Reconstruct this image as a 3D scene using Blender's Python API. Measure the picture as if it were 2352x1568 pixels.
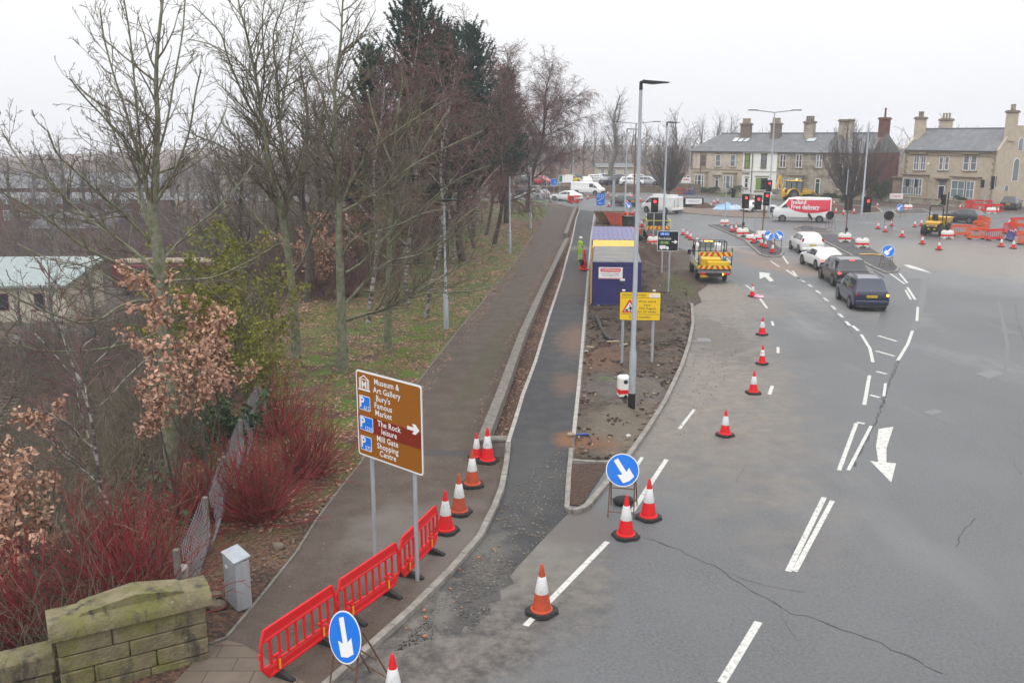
import bpy, bmesh, math, random
import numpy as np
from mathutils import Vector, Matrix
R = math.radians
sc = bpy.context.scene
for o in list(bpy.data.objects): bpy.data.objects.remove(o)
COL = sc.collection
# ---------------------------------------------------------------- camera, sky, sun, exposure
CAM_H, FPX, VH = 9.0, 2094.8, 313.3          # height, focal length and horizon row (2352 x 1568 picture units)
PITCH = math.atan((784 - VH) / FPX)
cd = bpy.data.cameras.new("camera"); cam = bpy.data.objects.new("camera", cd); COL.objects.link(cam)
cam.location = (0, 0, CAM_H); cam.rotation_euler = (R(90) - PITCH, 0, 0)
cd.sensor_width = 36; cd.lens = 36 * FPX / 2352; cd.clip_end = 3000; cd.clip_start = 0.1
sc.camera = cam
HAZE = 0.0006
SUN_EL, SUN_AZ = R(48), R(200)
w = bpy.data.worlds.new("World"); sc.world = w; w.use_nodes = True
nt = w.node_tree; nt.nodes.clear()
out = nt.nodes.new('ShaderNodeOutputWorld'); bg = nt.nodes.new('ShaderNodeBackground'); bg.inputs[1].default_value = 0.1
sky = nt.nodes.new('ShaderNodeTexSky'); sky.sky_type = 'NISHITA'; sky.sun_disc = False
sky.sun_elevation = SUN_EL; sky.sun_rotation = SUN_AZ; sky.dust_density = 4; sky.air_density = 1
hs = nt.nodes.new('ShaderNodeHueSaturation'); hs.inputs['Saturation'].default_value = 0.18; hs.inputs['Value'].default_value = 0.9
geo = nt.nodes.new('ShaderNodeTexCoord'); sep = nt.nodes.new('ShaderNodeSeparateXYZ')
rmp = nt.nodes.new('ShaderNodeValToRGB'); cr = rmp.color_ramp
cr.elements[0].position = 0.0; cr.elements[0].color = (9.5, 9.6, 9.95, 1)     # overcast: the cloud is brightest overhead
cr.elements[1].position = 1.0; cr.elements[1].color = (24.0, 24.4, 25.0, 1)
e = cr.elements.new(0.16); e.color = (11.0, 11.05, 11.15, 1)
nz = nt.nodes.new('ShaderNodeTexNoise'); nz.inputs['Scale'].default_value = 2.2; nz.inputs['Detail'].default_value = 3
mr = nt.nodes.new('ShaderNodeMapRange'); mr.inputs[3].default_value = 0.93; mr.inputs[4].default_value = 1.06
mul = nt.nodes.new('ShaderNodeMixRGB'); mul.blend_type = 'MULTIPLY'; mul.inputs[0].default_value = 1
mix = nt.nodes.new('ShaderNodeMixRGB'); mix.inputs[0].default_value = 0.85
L = nt.links.new
L(geo.outputs['Generated'], sep.inputs[0]); L(sep.outputs[2], rmp.inputs[0]); L(geo.outputs['Generated'], nz.inputs['Vector'])
L(nz.outputs[0], mr.inputs[0]); L(rmp.outputs[0], mul.inputs[1]); L(mr.outputs[0], mul.inputs[2])
L(sky.outputs[0], hs.inputs['Color']); L(hs.outputs[0], mix.inputs[1]); L(mul.outputs[0], mix.inputs[2])
L(mix.outputs[0], bg.inputs[0]); L(bg.outputs[0], out.inputs[0])
sd = bpy.data.lights.new("sun", 'SUN'); sd.energy = 0.55; sd.angle = R(25); sd.color = (1, .97, .93)
sun = bpy.data.objects.new("sun", sd); COL.objects.link(sun)
sun.rotation_euler = (R(90) - SUN_EL, 0, R(180) - SUN_AZ + R(0))
sc.view_settings.view_transform = 'Standard'; sc.view_settings.look = 'None'
sc.view_settings.exposure = 0.12; sc.view_settings.gamma = 1
sc.cycles.use_denoising = True; sc.cycles.use_adaptive_sampling = False; sc.cycles.volume_bounces = 1; sc.cycles.max_bounces = 5; sc.cycles.diffuse_bounces = 2; sc.cycles.glossy_bounces = 2
sc.cycles.transparent_max_bounces = 6; sc.cycles.caustics_reflective = False; sc.cycles.caustics_refractive = False
# ---------------------------------------------------------------- picture row/column -> point on the ground (or at a distance)
cP, sP = math.cos(PITCH), math.sin(PITCH)
def ray(u, v):
    x = (u - 1176) / FPX; y = (784 - v) / FPX
    return Vector((x, cP + y * sP, -sP + y * cP))
def g(u, v, z=0.0):
    d = ray(u, v); return Vector((0, 0, CAM_H)) + d * ((z - CAM_H) / d.z)
def at(u, v, Y):
    d = ray(u, v); return Vector((0, 0, CAM_H)) + d * (Y / d.y)
# ---------------------------------------------------------------- materials
MATS = {}
def mat(name, c1, c2=None, scale=4.0, rough=.6, metal=0, bump=0, bscale=40, spec=.4, lo=.35, hi=.65, emit=0, coat=0, world=False, detail=6, stretch=None):
    m = bpy.data.materials.new(name); m.use_nodes = True; t = m.node_tree; b = t.nodes['Principled BSDF']
    b.inputs['Base Color'].default_value = (*c1, 1); b.inputs['Roughness'].default_value = rough
    b.inputs['Metallic'].default_value = metal; b.inputs['Specular IOR Level'].default_value = spec; b.inputs['Coat Weight'].default_value = coat
    if c2 is not None or bump:
        if world: co = t.nodes.new('ShaderNodeNewGeometry').outputs['Position']
        else: co = t.nodes.new('ShaderNodeTexCoord').outputs['Object']
        if stretch:
            mp = t.nodes.new('ShaderNodeMapping'); mp.inputs['Scale'].default_value = stretch; t.links.new(co, mp.inputs[0]); co = mp.outputs[0]
    if c2 is not None:
        n = t.nodes.new('ShaderNodeTexNoise'); n.inputs['Scale'].default_value = scale; n.inputs['Detail'].default_value = detail; n.inputs['Roughness'].default_value = .6
        r = t.nodes.new('ShaderNodeValToRGB'); r.color_ramp.elements[0].position = lo; r.color_ramp.elements[1].position = hi
        r.color_ramp.elements[0].color = (*c1, 1); r.color_ramp.elements[1].color = (*c2, 1)
        t.links.new(co, n.inputs['Vector']); t.links.new(n.outputs[0], r.inputs[0]); t.links.new(r.outputs[0], b.inputs['Base Color'])
    if bump:
        n2 = t.nodes.new('ShaderNodeTexNoise'); n2.inputs['Scale'].default_value = bscale; n2.inputs['Detail'].default_value = 4
        bp = t.nodes.new('ShaderNodeBump'); bp.inputs['Strength'].default_value = bump; bp.inputs['Distance'].default_value = .05
        t.links.new(co, n2.inputs['Vector']); t.links.new(n2.outputs[0], bp.inputs['Height']); t.links.new(bp.outputs[0], b.inputs['Normal'])
    if emit:
        b.inputs['Emission Color'].default_value = (*c1, 1); b.inputs['Emission Strength'].default_value = emit
    MATS[name] = m; return m
class NT:
    """small helper for hand-wired ground materials (world position based)"""
    def __init__(s, name, rough=.8):
        s.m = bpy.data.materials.new(name); s.m.use_nodes = True; s.t = s.m.node_tree; s.b = s.t.nodes['Principled BSDF']
        s.b.inputs['Roughness'].default_value = rough; s.b.inputs['Specular IOR Level'].default_value = .35
        s.pos = s.t.nodes.new('ShaderNodeNewGeometry').outputs['Position']; MATS[name] = s.m
    def link(s, a, b): s.t.links.new(a, b)
    def noise(s, scale, detail=5, rough=.6, stretch=None, dist=0):
        n = s.t.nodes.new('ShaderNodeTexNoise'); n.inputs['Scale'].default_value = scale; n.inputs['Detail'].default_value = detail
        n.inputs['Roughness'].default_value = rough; n.inputs['Distortion'].default_value = dist; co = s.pos
        if stretch:
            mp = s.t.nodes.new('ShaderNodeMapping'); mp.inputs['Rotation'].default_value = (0, 0, stretch[3] if len(stretch) > 3 else 0)
            mp.inputs['Scale'].default_value = stretch[:3]; s.link(co, mp.inputs[0]); co = mp.outputs[0]
        s.link(co, n.inputs['Vector']); return n.outputs[0]
    def rampf(s, x, lo, hi, a=0., b=1.):
        r = s.t.nodes.new('ShaderNodeMapRange'); r.inputs[1].default_value = lo; r.inputs[2].default_value = hi
        r.inputs[3].default_value = a; r.inputs[4].default_value = b; s.link(x, r.inputs[0]); return r.outputs[0]
    def math(s, op, a, b):
        n = s.t.nodes.new('ShaderNodeMath'); n.operation = op; n.use_clamp = True
        for i, x in enumerate((a, b)):
            if isinstance(x, (int, float)): n.inputs[i].default_value = x
            else: s.link(x, n.inputs[i])
        return n.outputs[0]
    def mix(s, f, a, b):
        n = s.t.nodes.new('ShaderNodeMixRGB')
        for i, x in enumerate((f, a, b)):
            if isinstance(x, (int, float)): n.inputs[i].default_value = x
            elif isinstance(x, tuple): n.inputs[i].default_value = (*x, 1)
            else: s.link(x, n.inputs[i])
        return n.outputs[0]
    def blob(s, cx, cy, rx, ry, rot=0, soft=.6, nscale=.9, namt=.8):
        """ragged-edged patch, 1 inside to 0 outside, at a place on the ground"""
        mp = s.t.nodes.new('ShaderNodeMapping'); mp.vector_type = 'TEXTURE'
        mp.inputs['Location'].default_value = (cx, cy, 0); mp.inputs['Rotation'].default_value = (0, 0, rot); mp.inputs['Scale'].default_value = (rx, ry, 1e3)
        s.link(s.pos, mp.inputs[0]); ln = s.t.nodes.new('ShaderNodeVectorMath'); ln.operation = 'LENGTH'; s.link(mp.outputs[0], ln.inputs[0])
        ns = s.noise(nscale, 6); a = s.t.nodes.new('ShaderNodeMath'); a.operation = 'MULTIPLY_ADD'; a.inputs[1].default_value = namt * 2; a.inputs[2].default_value = -namt
        s.link(ns, a.inputs[0]); b = s.t.nodes.new('ShaderNodeMath'); b.operation = 'ADD'; s.link(ln.outputs[1], b.inputs[0]); s.link(a.outputs[0], b.inputs[1])
        return s.rampf(b.outputs[0], 1 + soft / 2, 1 - soft / 2)
    def done(s, col, bump=0, bscale=60, rough=None, dist=.03, bnoise=None):
        s.link(col, s.b.inputs['Base Color'])
        if rough is not None: s.link(rough, s.b.inputs['Roughness'])
        if bump:
            bp = s.t.nodes.new('ShaderNodeBump'); bp.inputs['Strength'].default_value = bump; bp.inputs['Distance'].default_value = dist
            s.link(bnoise or s.noise(bscale, 4), bp.inputs['Height']); s.link(bp.outputs[0], s.b.inputs['Normal'])
        return s.m
M = MATS
# ---------------------------------------------------------------- mesh building
class MB:
    def __init__(s): s.v = []; s.f = []; s.m = []
    def add(s, vs, fs, mi=0, X=None):
        n = len(s.v); s.v += [tuple(X @ Vector(p)) for p in vs] if X is not None else [tuple(p) for p in vs]
        s.f += [tuple(i + n for i in f) for f in fs]; s.m += mi if isinstance(mi, list) else [mi] * len(fs); return s
    def box(s, c, d, mi=0, rz=0, X=None, b=0):
        hx, hy, hz = d[0] / 2, d[1] / 2, d[2] / 2
        T = Matrix.Translation(Vector(c)) @ Matrix.Rotation(rz, 4, 'Z')
        if X is not None: T = X @ T
        if b <= 0:
            vs = [(x * hx, y * hy, z * hz) for x in (-1, 1) for y in (-1, 1) for z in (-1, 1)]
            fs = [(0, 1, 3, 2), (4, 6, 7, 5), (0, 4, 5, 1), (2, 3, 7, 6), (0, 2, 6, 4), (1, 5, 7, 3)]
            return s.add(vs, fs, mi, T)
        h = (hx, hy, hz); ix = {}; vs = []
        for c8 in range(8):
            sg = [1 if c8 >> k & 1 else -1 for k in range(3)]
            for a in range(3):
                ix[(c8, a)] = len(vs); vs.append([sg[k] * (h[k] - (0 if k == a else b)) for k in range(3)])
        fs = []
        for a in range(3):
            o = [k for k in range(3) if k != a]
            for sgn in (0, 1):
                cs = [(sgn << a) | (i << o[0]) | (j << o[1]) for i, j in ((0, 0), (1, 0), (1, 1), (0, 1))]
                fs.append([ix[(q, a)] for q in cs])
            for i in (0, 1):
                for j in (0, 1):
                    q0 = (i << o[0]) | (j << o[1]); q1 = q0 | (1 << a)
                    fs.append([ix[(q0, o[0])], ix[(q1, o[0])], ix[(q1, o[1])], ix[(q0, o[1])]])
        for q in range(8): fs.append([ix[(q, 0)], ix[(q, 1)], ix[(q, 2)]])
        return s.add(vs, fs, mi, T)
    def tube(s, pts, rad, n=8, mi=0, cap=True, X=None):
        pts = [Vector(p) for p in pts]; k = len(pts)
        if not isinstance(rad, (list, tuple)): rad = [rad] * k
        vs = []; d0 = (pts[-1] - pts[0]).normalized(); up = Vector((0, 0, 1)) if abs(d0.z) < .9 else Vector((1, 0, 0))
        for i, p in enumerate(pts):
            d = (pts[min(i + 1, k - 1)] - pts[max(i - 1, 0)]); d = d.normalized() if d.length > 1e-9 else d0
            a = d.cross(up); a = a.normalized() if a.length > 1e-6 else Vector((1, 0, 0)); bb = d.cross(a)
            vs += [p + (a * math.cos(2 * math.pi * j / n) + bb * math.sin(2 * math.pi * j / n)) * rad[i] for j in range(n)]
        fs = [(i * n + j, i * n + (j + 1) % n, (i + 1) * n + (j + 1) % n, (i + 1) * n + j) for i in range(k - 1) for j in range(n)]
        if cap: fs += [tuple(range(n)), tuple(range((k - 1) * n, k * n))]
        return s.add(vs, fs, mi, X)
    def lathe(s, prof, n=20, mi=0, X=None):
        vs = [(r * math.cos(2 * math.pi * j / n), r * math.sin(2 * math.pi * j / n), z) for r, z in prof for j in range(n)]
        k = len(prof); fs = []; ms = []
        for i in range(k - 1):
            for j in range(n):
                fs.append((i * n + j, i * n + (j + 1) % n, (i + 1) * n + (j + 1) % n, (i + 1) * n + j)); ms.append(mi[i] if isinstance(mi, list) else mi)
        fs += [tuple(range(n)), tuple(range((k - 1) * n, k * n))]; ms += [ms[0], ms[-1]]
        return s.add(vs, fs, ms, X)
    def prism(s, poly, z0, z1, mi=0, X=None, mside=None):
        n = len(poly); vs = [(x, y, z0) for x, y in poly] + [(x, y, z1) for x, y in poly]
        fs = [tuple(range(n)), tuple(range(n, 2 * n))] + [(i, (i + 1) % n, n + (i + 1) % n, n + i) for i in range(n)]
        return s.add(vs, fs, [mi, mi] + [mi if mside is None else mside] * n, X)
    def pxz(s, poly, y0, y1, mi=0, X=None):      # outline in x,z with thickness in y
        n = len(poly); vs = [(x, y0, z) for x, z in poly] + [(x, y1, z) for x, z in poly]
        fs = [tuple(range(n)), tuple(range(n, 2 * n))] + [(i, (i + 1) % n, n + (i + 1) % n, n + i) for i in range(n)]
        return s.add(vs, fs, mi, X)
    def pyz(s, poly, x0, x1, mi=0, X=None):
        n = len(poly); vs = [(x0, y, z) for y, z in poly] + [(x1, y, z) for y, z in poly]
        fs = [tuple(range(n)), tuple(range(n, 2 * n))] + [(i, (i + 1) % n, n + (i + 1) % n, n + i) for i in range(n)]
        return s.add(vs, fs, mi, X)
    def ball(s, c, r, n=12, k=8, mi=0, X=None):
        if not isinstance(r, (tuple, list)): r = (r, r, r)
        vs = []; c = Vector(c)
        for i in range(k + 1):
            th = math.pi * i / k
            vs += [(c.x + r[0] * math.sin(th) * math.cos(2 * math.pi * j / n), c.y + r[1] * math.sin(th) * math.sin(2 * math.pi * j / n), c.z + r[2] * math.cos(th)) for j in range(n)]
        fs = [(i * n + j, i * n + (j + 1) % n, (i + 1) * n + (j + 1) % n, (i + 1) * n + j) for i in range(k) for j in range(n)]
        return s.add(vs, fs, mi, X)
    def text(s, txt, x, z, h, y=-.006, mi=0, align='LEFT', bold=.012, X=None, sx=1.0):
        cu = bpy.data.curves.new("t", 'FONT'); cu.body = txt; cu.size = h / .69; cu.offset = bold * h; cu.align_x = align; cu.resolution_u = 2; cu.space_character = 1.05
        ob = bpy.data.objects.new("t", cu); COL.objects.link(ob); me = bpy.data.meshes.new_from_object(ob)
        vs = [(x + p.co.x * sx, y, z + p.co.y) for p in me.vertices]; fs = [tuple(q.vertices) for q in me.polygons]
        bpy.data.objects.remove(ob); bpy.data.curves.remove(cu); bpy.data.meshes.remove(me)
        return s.add(vs, fs, mi, X)
    def build(s, name, mats, parent=None, smooth=False, loc=None, recalc=True, ang=40):
        me = bpy.data.meshes.new(name); me.from_pydata(s.v, [], s.f)
        for m in (mats if isinstance(mats, (list, tuple)) else [mats]): me.materials.append(M[m] if isinstance(m, str) else m)
        if any(s.m): me.polygons.foreach_set('material_index', s.m)
        if recalc:
            bm = bmesh.new(); bm.from_mesh(me); bmesh.ops.recalc_face_normals(bm, faces=bm.faces); bm.to_mesh(me); bm.free()
        if smooth:
            me.polygons.foreach_set('use_smooth', [True] * len(me.polygons)); me.set_sharp_from_angle(angle=R(ang))
        me.update(); o = bpy.data.objects.new(name, me); COL.objects.link(o)
        if parent: o.parent = parent
        if loc: o.location = loc
        return o
def bigmesh(name, V, F, material, parent=None, nside=4, MI=None):
    """fast mesh from numpy arrays, every face with nside corners"""
    me = bpy.data.meshes.new(name); V = np.asarray(V, dtype=np.float32); F = np.asarray(F, dtype=np.int32)
    me.vertices.add(len(V)); me.vertices.foreach_set('co', V.ravel()); me.loops.add(F.size); me.loops.foreach_set('vertex_index', F.ravel())
    me.polygons.add(len(F)); me.polygons.foreach_set('loop_start', np.arange(0, F.size, nside, dtype=np.int32))
    for m in (material if isinstance(material, (list, tuple)) else [material]): me.materials.append(M[m])
    if MI is not None: me.polygons.foreach_set('material_index', np.asarray(MI, dtype=np.int32))
    me.update(calc_edges=True); me.validate(); o = bpy.data.objects.new(name, me); COL.objects.link(o)
    if parent: o.parent = parent
    return o
def tag(o, label=None, cat=None, group=None, kind=None):
    if label: o['label'] = label
    if cat: o['category'] = cat
    if group: o['group'] = group
    if kind: o['kind'] = kind
    return o
def thing(name, label, cat, loc=(0, 0, 0), rz=0, group=None):
    o = bpy.data.objects.new(name, None); COL.objects.link(o); o.location = loc; o.rotation_euler = (0, 0, rz); o.empty_display_size = .2
    return tag(o, label, cat, group)
def copy_tree(o, parent=None):
    c = o.copy(); COL.objects.link(c)
    if parent: c.parent = parent
    for ch in list(o.children): copy_tree(ch, c)
    return c
def dup(o, label, loc, rz=0, s=None):
    c = copy_tree(o); c['label'] = label; c.location = loc; c.rotation_euler = (0, 0, rz)
    if s: c.scale = (s, s, s) if isinstance(s, (int, float)) else s
    return c
RED, WHITE = (.72, .028, .03), (.78, .78, .76)
mat('red_plastic', (.66, .014, .018), (.42, .035, .03), 5, rough=.45, spec=.25, lo=.52, hi=.8, detail=9, world=True); mat('orange_plastic', (.68, .085, .012), (.5, .07, .02), 4, rough=.45, spec=.25, lo=.5, hi=.8, world=True)
mat('blue_plastic', (.02, .06, .26), rough=.45); mat('faded_orange', (.52, .07, .02), (.34, .06, .03), 7, rough=.6, world=True)
mat('white_sheet', (.72, .72, .72), (.42, .40, .37), 9, rough=.4, lo=.52, hi=.85, world=True, detail=9); mat('white_plastic', (.74, .72, .68), (.55, .52, .47), 5, rough=.5, lo=.55, hi=.8)
mat('black_rubber', (.011, .011, .012), (.03, .029, .027), 8, rough=.75); mat('galvanised', (.42, .45, .48), (.33, .36, .39), 9, rough=.5, metal=.35, stretch=(1, 1, .25))
mat('dark_grey', (.022, .024, .026), rough=.6); mat('black_paint', (.008, .008, .009), (.014, .014, .014), 6, rough=.55); mat('rusty_steel', (.10, .055, .035), (.16, .08, .05), 14, rough=.7)
mat('sign_blue', (.006, .16, .68), (.012, .18, .66), 3, rough=.35); mat('sign_white', (.78, .78, .78), rough=.35); mat('sign_brown', (.29, .10, .007), (.27, .095, .007), 2, rough=.38)
mat('sign_maroon', (.20, .022, .008), rough=.38); mat('sign_yellow', (.80, .52, .012), rough=.4); mat('sign_black', (.012, .013, .016), rough=.4)
mat('sign_red', (.65, .015, .02), rough=.4); mat('sign_green', (.005, .20, .09), rough=.4); mat('chevron_yellow', (.62, .62, .025), rough=.4); mat('bright_yellow', (.72, .46, .01), rough=.4)
mat('concrete', (.27, .25, .22), (.175, .16, .14), 3.5, rough=.85, bump=.25, bscale=30, world=True); mat('pale_concrete', (.40, .375, .34), (.28, .26, .235), 2.5, rough=.85, bump=.2, bscale=40, world=True)
mat('road_paint', (.52, .51, .48), (.27, .265, .25), 9, rough=.65, world=True, lo=.5, hi=.68, detail=10); mat('glass_dark', (.022, .027, .032), rough=.03, spec=1.0); mat('glass_grey', (.17, .205, .21), rough=.08, spec=.8)  # glass_grey: reflected sky is painted into its pale base colour
mat('tail_red', (.45, .01, .012), rough=.25); mat('tail_lit', (1., .03, .03), rough=.3, emit=4.5); mat('amber_lit', (1., .42, .05), rough=.3, emit=5); mat('red_lit', (1., .02, .02), rough=.3, emit=7)
mat('plate_yellow', (.75, .50, .02), rough=.4); mat('chrome', (.6, .6, .62), rough=.25, metal=.9); mat('hub_grey', (.25, .25, .26), rough=.4, metal=.6)
mat('old_coping', (.125, .11, .093), (.19, .172, .15), 4, rough=.9, bump=.4, bscale=30, world=True)
# ================================================================ ground, roads, kerbs
def smooth01(t): t = np.clip(t, 0, 1); return t * t * (3 - 2 * t)
def edge_x(y): return np.where(y < 60, -6.9 - 0.13 * (y - 18), -12.4 - .05 * (y - 60))
def hgt(x, y):
    """height of the bank: level with the road on the right, dropping to the railway on the left"""
    x = np.asarray(x, float); y = np.asarray(y, float)
    d = edge_x(y) - x
    z = -7.2 * smooth01(d / 14) + .16 * np.sin(x * 1.1 + y * .35) * smooth01(d / 4) + .1 * np.sin(x * 2.3 - y * 1.4) * smooth01(d / 4)
    far = smooth01((y - 220) / 300) * smooth01((x - 40) / 60 + .4)
    return z - 0.012 - far * 4
def hz(x, y): return float(hgt(x, y))
t = NT('earth_ground', .9)
leaf = t.rampf(t.noise(9, 8, .7), .46, .62); big = t.rampf(t.noise(.35, 4), .42, .58)
c = t.mix(leaf, (.04, .027, .021), (.17, .092, .058)); c = t.mix(t.math('MULTIPLY', big, t.rampf(t.noise(14, 6), .4, .65)), c, (.25, .135, .085))
moss = t.math('MULTIPLY', t.rampf(t.noise(.8, 7, .7), .45, .56), t.blob(-6, 37, 7.5, 14, 0, .7, .5, .4))
c = t.mix(t.math('MULTIPLY', moss, .85), c, t.mix(t.noise(20, 5), (.045, .10, .008), (.14, .22, .02)))
grass = t.math('MULTIPLY', t.rampf(t.noise(.5, 6, .6), .3, .5), t.blob(-4.5, 70, 8.5, 28, .04, .7, .4, .5))
c = t.mix(t.math('MULTIPLY', grass, .8), c, t.mix(t.noise(8, 6), (.045, .095, .016), (.095, .16, .03)))
g2 = t.blob(1.5, 112, 4.5, 10, 0, .7, .4, .6); c = t.mix(t.math('MULTIPLY', g2, .8), c, t.mix(t.noise(8, 6), (.07, .11, .02), (.13, .16, .04)))
t.done(c, 1, 16, dist=.12)
xs = np.concatenate([np.linspace(-420, -60, 25), np.linspace(-55, 14, 140), np.linspace(18, 420, 40)]); ys = np.concatenate([np.linspace(-30, 8, 12), np.linspace(9, 75, 130), np.linspace(77, 170, 50), np.linspace(180, 1400, 40)])
XX, YY = np.meshgrid(xs, ys); ZZ = hgt(XX, YY); nx = len(xs)
I = np.arange(len(ys) - 1)[:, None] * nx + np.arange(nx - 1)[None, :]
gr = bigmesh('ground', np.stack([XX, YY, ZZ], -1).reshape(-1, 3), np.stack([I, I + 1, I + nx + 1, I + nx], -1).reshape(-1, 4), 'earth_ground'); tag(gr, kind='structure')
gr.data.polygons.foreach_set('use_smooth', [True] * len(gr.data.polygons))
# asphalt of the main road, with the mud and dust of the works on it
t = NT('road_asphalt', .62)
agg = t.noise(15, 10, .88); med = t.noise(1.1, 6, .6); lrg = t.noise(.13, 4)
c = t.mix(t.rampf(agg, .40, .60), (.045, .046, .048), (.138, .139, .141)); c = t.mix(t.rampf(med, .35, .7, 0, .45), c, (.10, .10, .102)); c = t.mix(t.rampf(lrg, .35, .65, 0, .35), c, (.155, .157, .16))
trk = t.rampf(t.noise(.9, 5, .6, (1.0, .07, 1, -.12)), .45, .65, 0, .35); c = t.mix(trk, c, (.115, .115, .116))
def dirt(c, u, v, rx, ry, rot, col, amt, **k):
    p = g(u, v); return t.mix(t.math('MULTIPLY', t.blob(p.x, p.y, rx, ry, rot, **k), amt), c, col)
dn = t.mix(t.rampf(t.noise(2.2, 8, .7), .3, .7), (.12, .10, .08), (.21, .185, .155))
c = dirt(c, 1620, 800, 2.6, 15, -.12, dn, .9, soft=.9); c = dirt(c, 1640, 690, 3.6, 5, .2, dn, .8, soft=.7); c = dirt(c, 1520, 980, 1.3, 5, -.3, dn, .7, soft=.9)
c = dirt(c, 1630, 770, 1.6, 5, 0, (.06, .05, .042), .55, nscale=1.6, namt=1.3); c = dirt(c, 1075, 1425, 1.9, 4.0, -.55, t.mix(t.rampf(t.noise(2.5, 9, .75), .4, .6), (.045, .04, .036), (.15, .132, .115)), .9, soft=.6)
c = dirt(c, 1230, 1290, 1.2, 1.6, .3, (.16, .145, .12), .55, soft=.9); c = dirt(c, 1310, 1200, 1., 1.2, .4, (.10, .085, .075), .7)
c = dirt(c, 2230, 590, 12, 7, .2, (.13, .112, .095), .85, soft=.7); c = dirt(c, 2140, 540, 8, 5, .1, (.10, .088, .078), .8, soft=.6); c = dirt(c, 2352, 600, 8, 12, .2, dn, .7)
c = dirt(c, 1790, 612, 1.6, 5, .25, (.21, .125, .075), .6, soft=.9); c = dirt(c, 1690, 575, 1.0, 9, .35, (.20, .13, .09), .5, soft=.9); c = dirt(c, 1950, 700, 2.2, 5, .2, (.21, .205, .195), .6, soft=.9)
wet = t.math('MAXIMUM', t.blob(32, 70, 9, 26, .3, .9, .15, .5), t.rampf(t.noise(.25, 4, .6, (1, .3, 1)), .55, .7))
t.done(c, .25, 140, rough=t.rampf(wet, 0, 1, .58, .34), dist=.012)
roadpoly = [(-6.3, 9.5)] + [tuple(g(u, v).xy) for u, v in ((760, 1568), (850, 1490), (950, 1400), (1100, 1240), (1150, 1130), (1168, 1020), (1200, 910), (1260, 730), (1310, 580), (1325, 500), (1328, 478), (1290, 470), (1262, 463), (1215, 460))] + [(-40, 132), (-90, 140), (-90, 152), (30, 152.2), (60, 128.5), (75, 112), (160, 100), (160, -12), (-3, -12)]
rd = MB().add([(x, y, .004) for x, y in roadpoly], [tuple(range(len(roadpoly)))]).build('road', 'road_asphalt'); tag(rd, kind='structure')
def flat(name, pts, m, z=.008, kind='structure', parent=None, lab=None):
    o = MB().add([(*p.xy, z) if isinstance(p, Vector) else (*p, z) for p in pts], [tuple(range(len(pts)))]).build(name, m, parent)
    if kind: tag(o, kind=kind)
    return o
def px(*uv): return [g(u, v) for u, v in uv]
def strip(mb, pts, wd, z0, z1, side=0, mi=0, b=0.0):
    """kerb / edging: box section swept along ground points; side -1/+1 keeps one face on the line"""
    P = [Vector((p[0], p[1], 0)) for p in pts]; n = len(P); Lf = []; Rt = []
    for i in range(n):
        d = (P[min(i + 1, n - 1)] - P[max(i - 1, 0)]).normalized(); nn = Vector((-d.y, d.x, 0))
        Lf.append(P[i] + nn * wd * (.5 + side * .5)); Rt.append(P[i] - nn * wd * (.5 - side * .5))
    for i in range(n - 1):
        q = [Lf[i], Lf[i + 1], Rt[i + 1], Rt[i]]; ctr = sum(q, Vector()) / 4
        ins = [p + (ctr - p).normalized() * b for p in q]
        vs = [(p.x, p.y, z0) for p in q] + [(p.x, p.y, z1 - b) for p in q] + [(p.x, p.y, z1) for p in ins]
        fs = [(0, 1, 5, 4), (1, 2, 6, 5), (2, 3, 7, 6), (3, 0, 4, 7), (4, 5, 9, 8), (5, 6, 10, 9), (6, 7, 11, 10), (7, 4, 8, 11), (8, 9, 10, 11)]
        mb.add(vs, fs, mi)
def resample(pts, step, gap=0):
    P = [Vector((p[0], p[1], 0)) for p in pts]; o = [P[0]]; acc = 0
    for a, bq in zip(P, P[1:]):
        Ls = (bq - a).length; k = max(1, round(Ls / step)); o += [a + (bq - a) * (j / k) for j in range(1, k + 1)]
    return o
def kerb(name, pts, wd=.15, h=.12, m='concrete', side=0, step=.9, gap=.012):
    mb = MB(); P = resample(pts, step)
    for a, bq in zip(P, P[1:]):
        d = (bq - a).normalized() * gap / 2; strip(mb, [a + d, bq - d], wd, -.05, h + random.uniform(-.006, .006), side, 0, .012)
    return tag(mb.build(name, m), kind='structure')
random.seed(5)
# brown footpath, cycle path of new asphalt, strip with wall, muddy verge
t = NT('path_tarmac', .85)
c = t.mix(t.rampf(t.noise(13, 10, .85), .34, .66), (.038, .028, .021), (.108, .08, .06)); c = t.mix(t.rampf(t.noise(1.4, 6), .4, .65, 0, .55), c, (.115, .088, .075)); c = t.mix(t.rampf(t.noise(26, 6, .7), .64, .7, 0, .8), c, (.17, .095, .06))
p = g(1000, 1250); c = t.mix(t.math('MULTIPLY', t.blob(p.x, p.y, 1.8, 2.4, .5), .45), c, (.19, .172, .155)); p = g(1080, 820); c = t.mix(t.math('MULTIPLY', t.blob(p.x + .9, p.y, .5, 8, -.12), .35), c, (.055, .065, .02))
p = g(1010, 1040); c = t.mix(t.math('MULTIPLY', t.blob(p.x, p.y, 1.4, .28, -.1, .4, 2, .4), .7), c, (.05, .05, .052))
t.done(c, .6, 60, dist=.02)
t = NT('new_asphalt', .7)
c = t.mix(t.rampf(t.noise(16, 10, .88), .36, .66), (.016, .016, .018), (.06, .06, .062)); c = t.mix(t.rampf(t.noise(1.2, 6), .45, .7, 0, .5), c, (.085, .078, .07))
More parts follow.
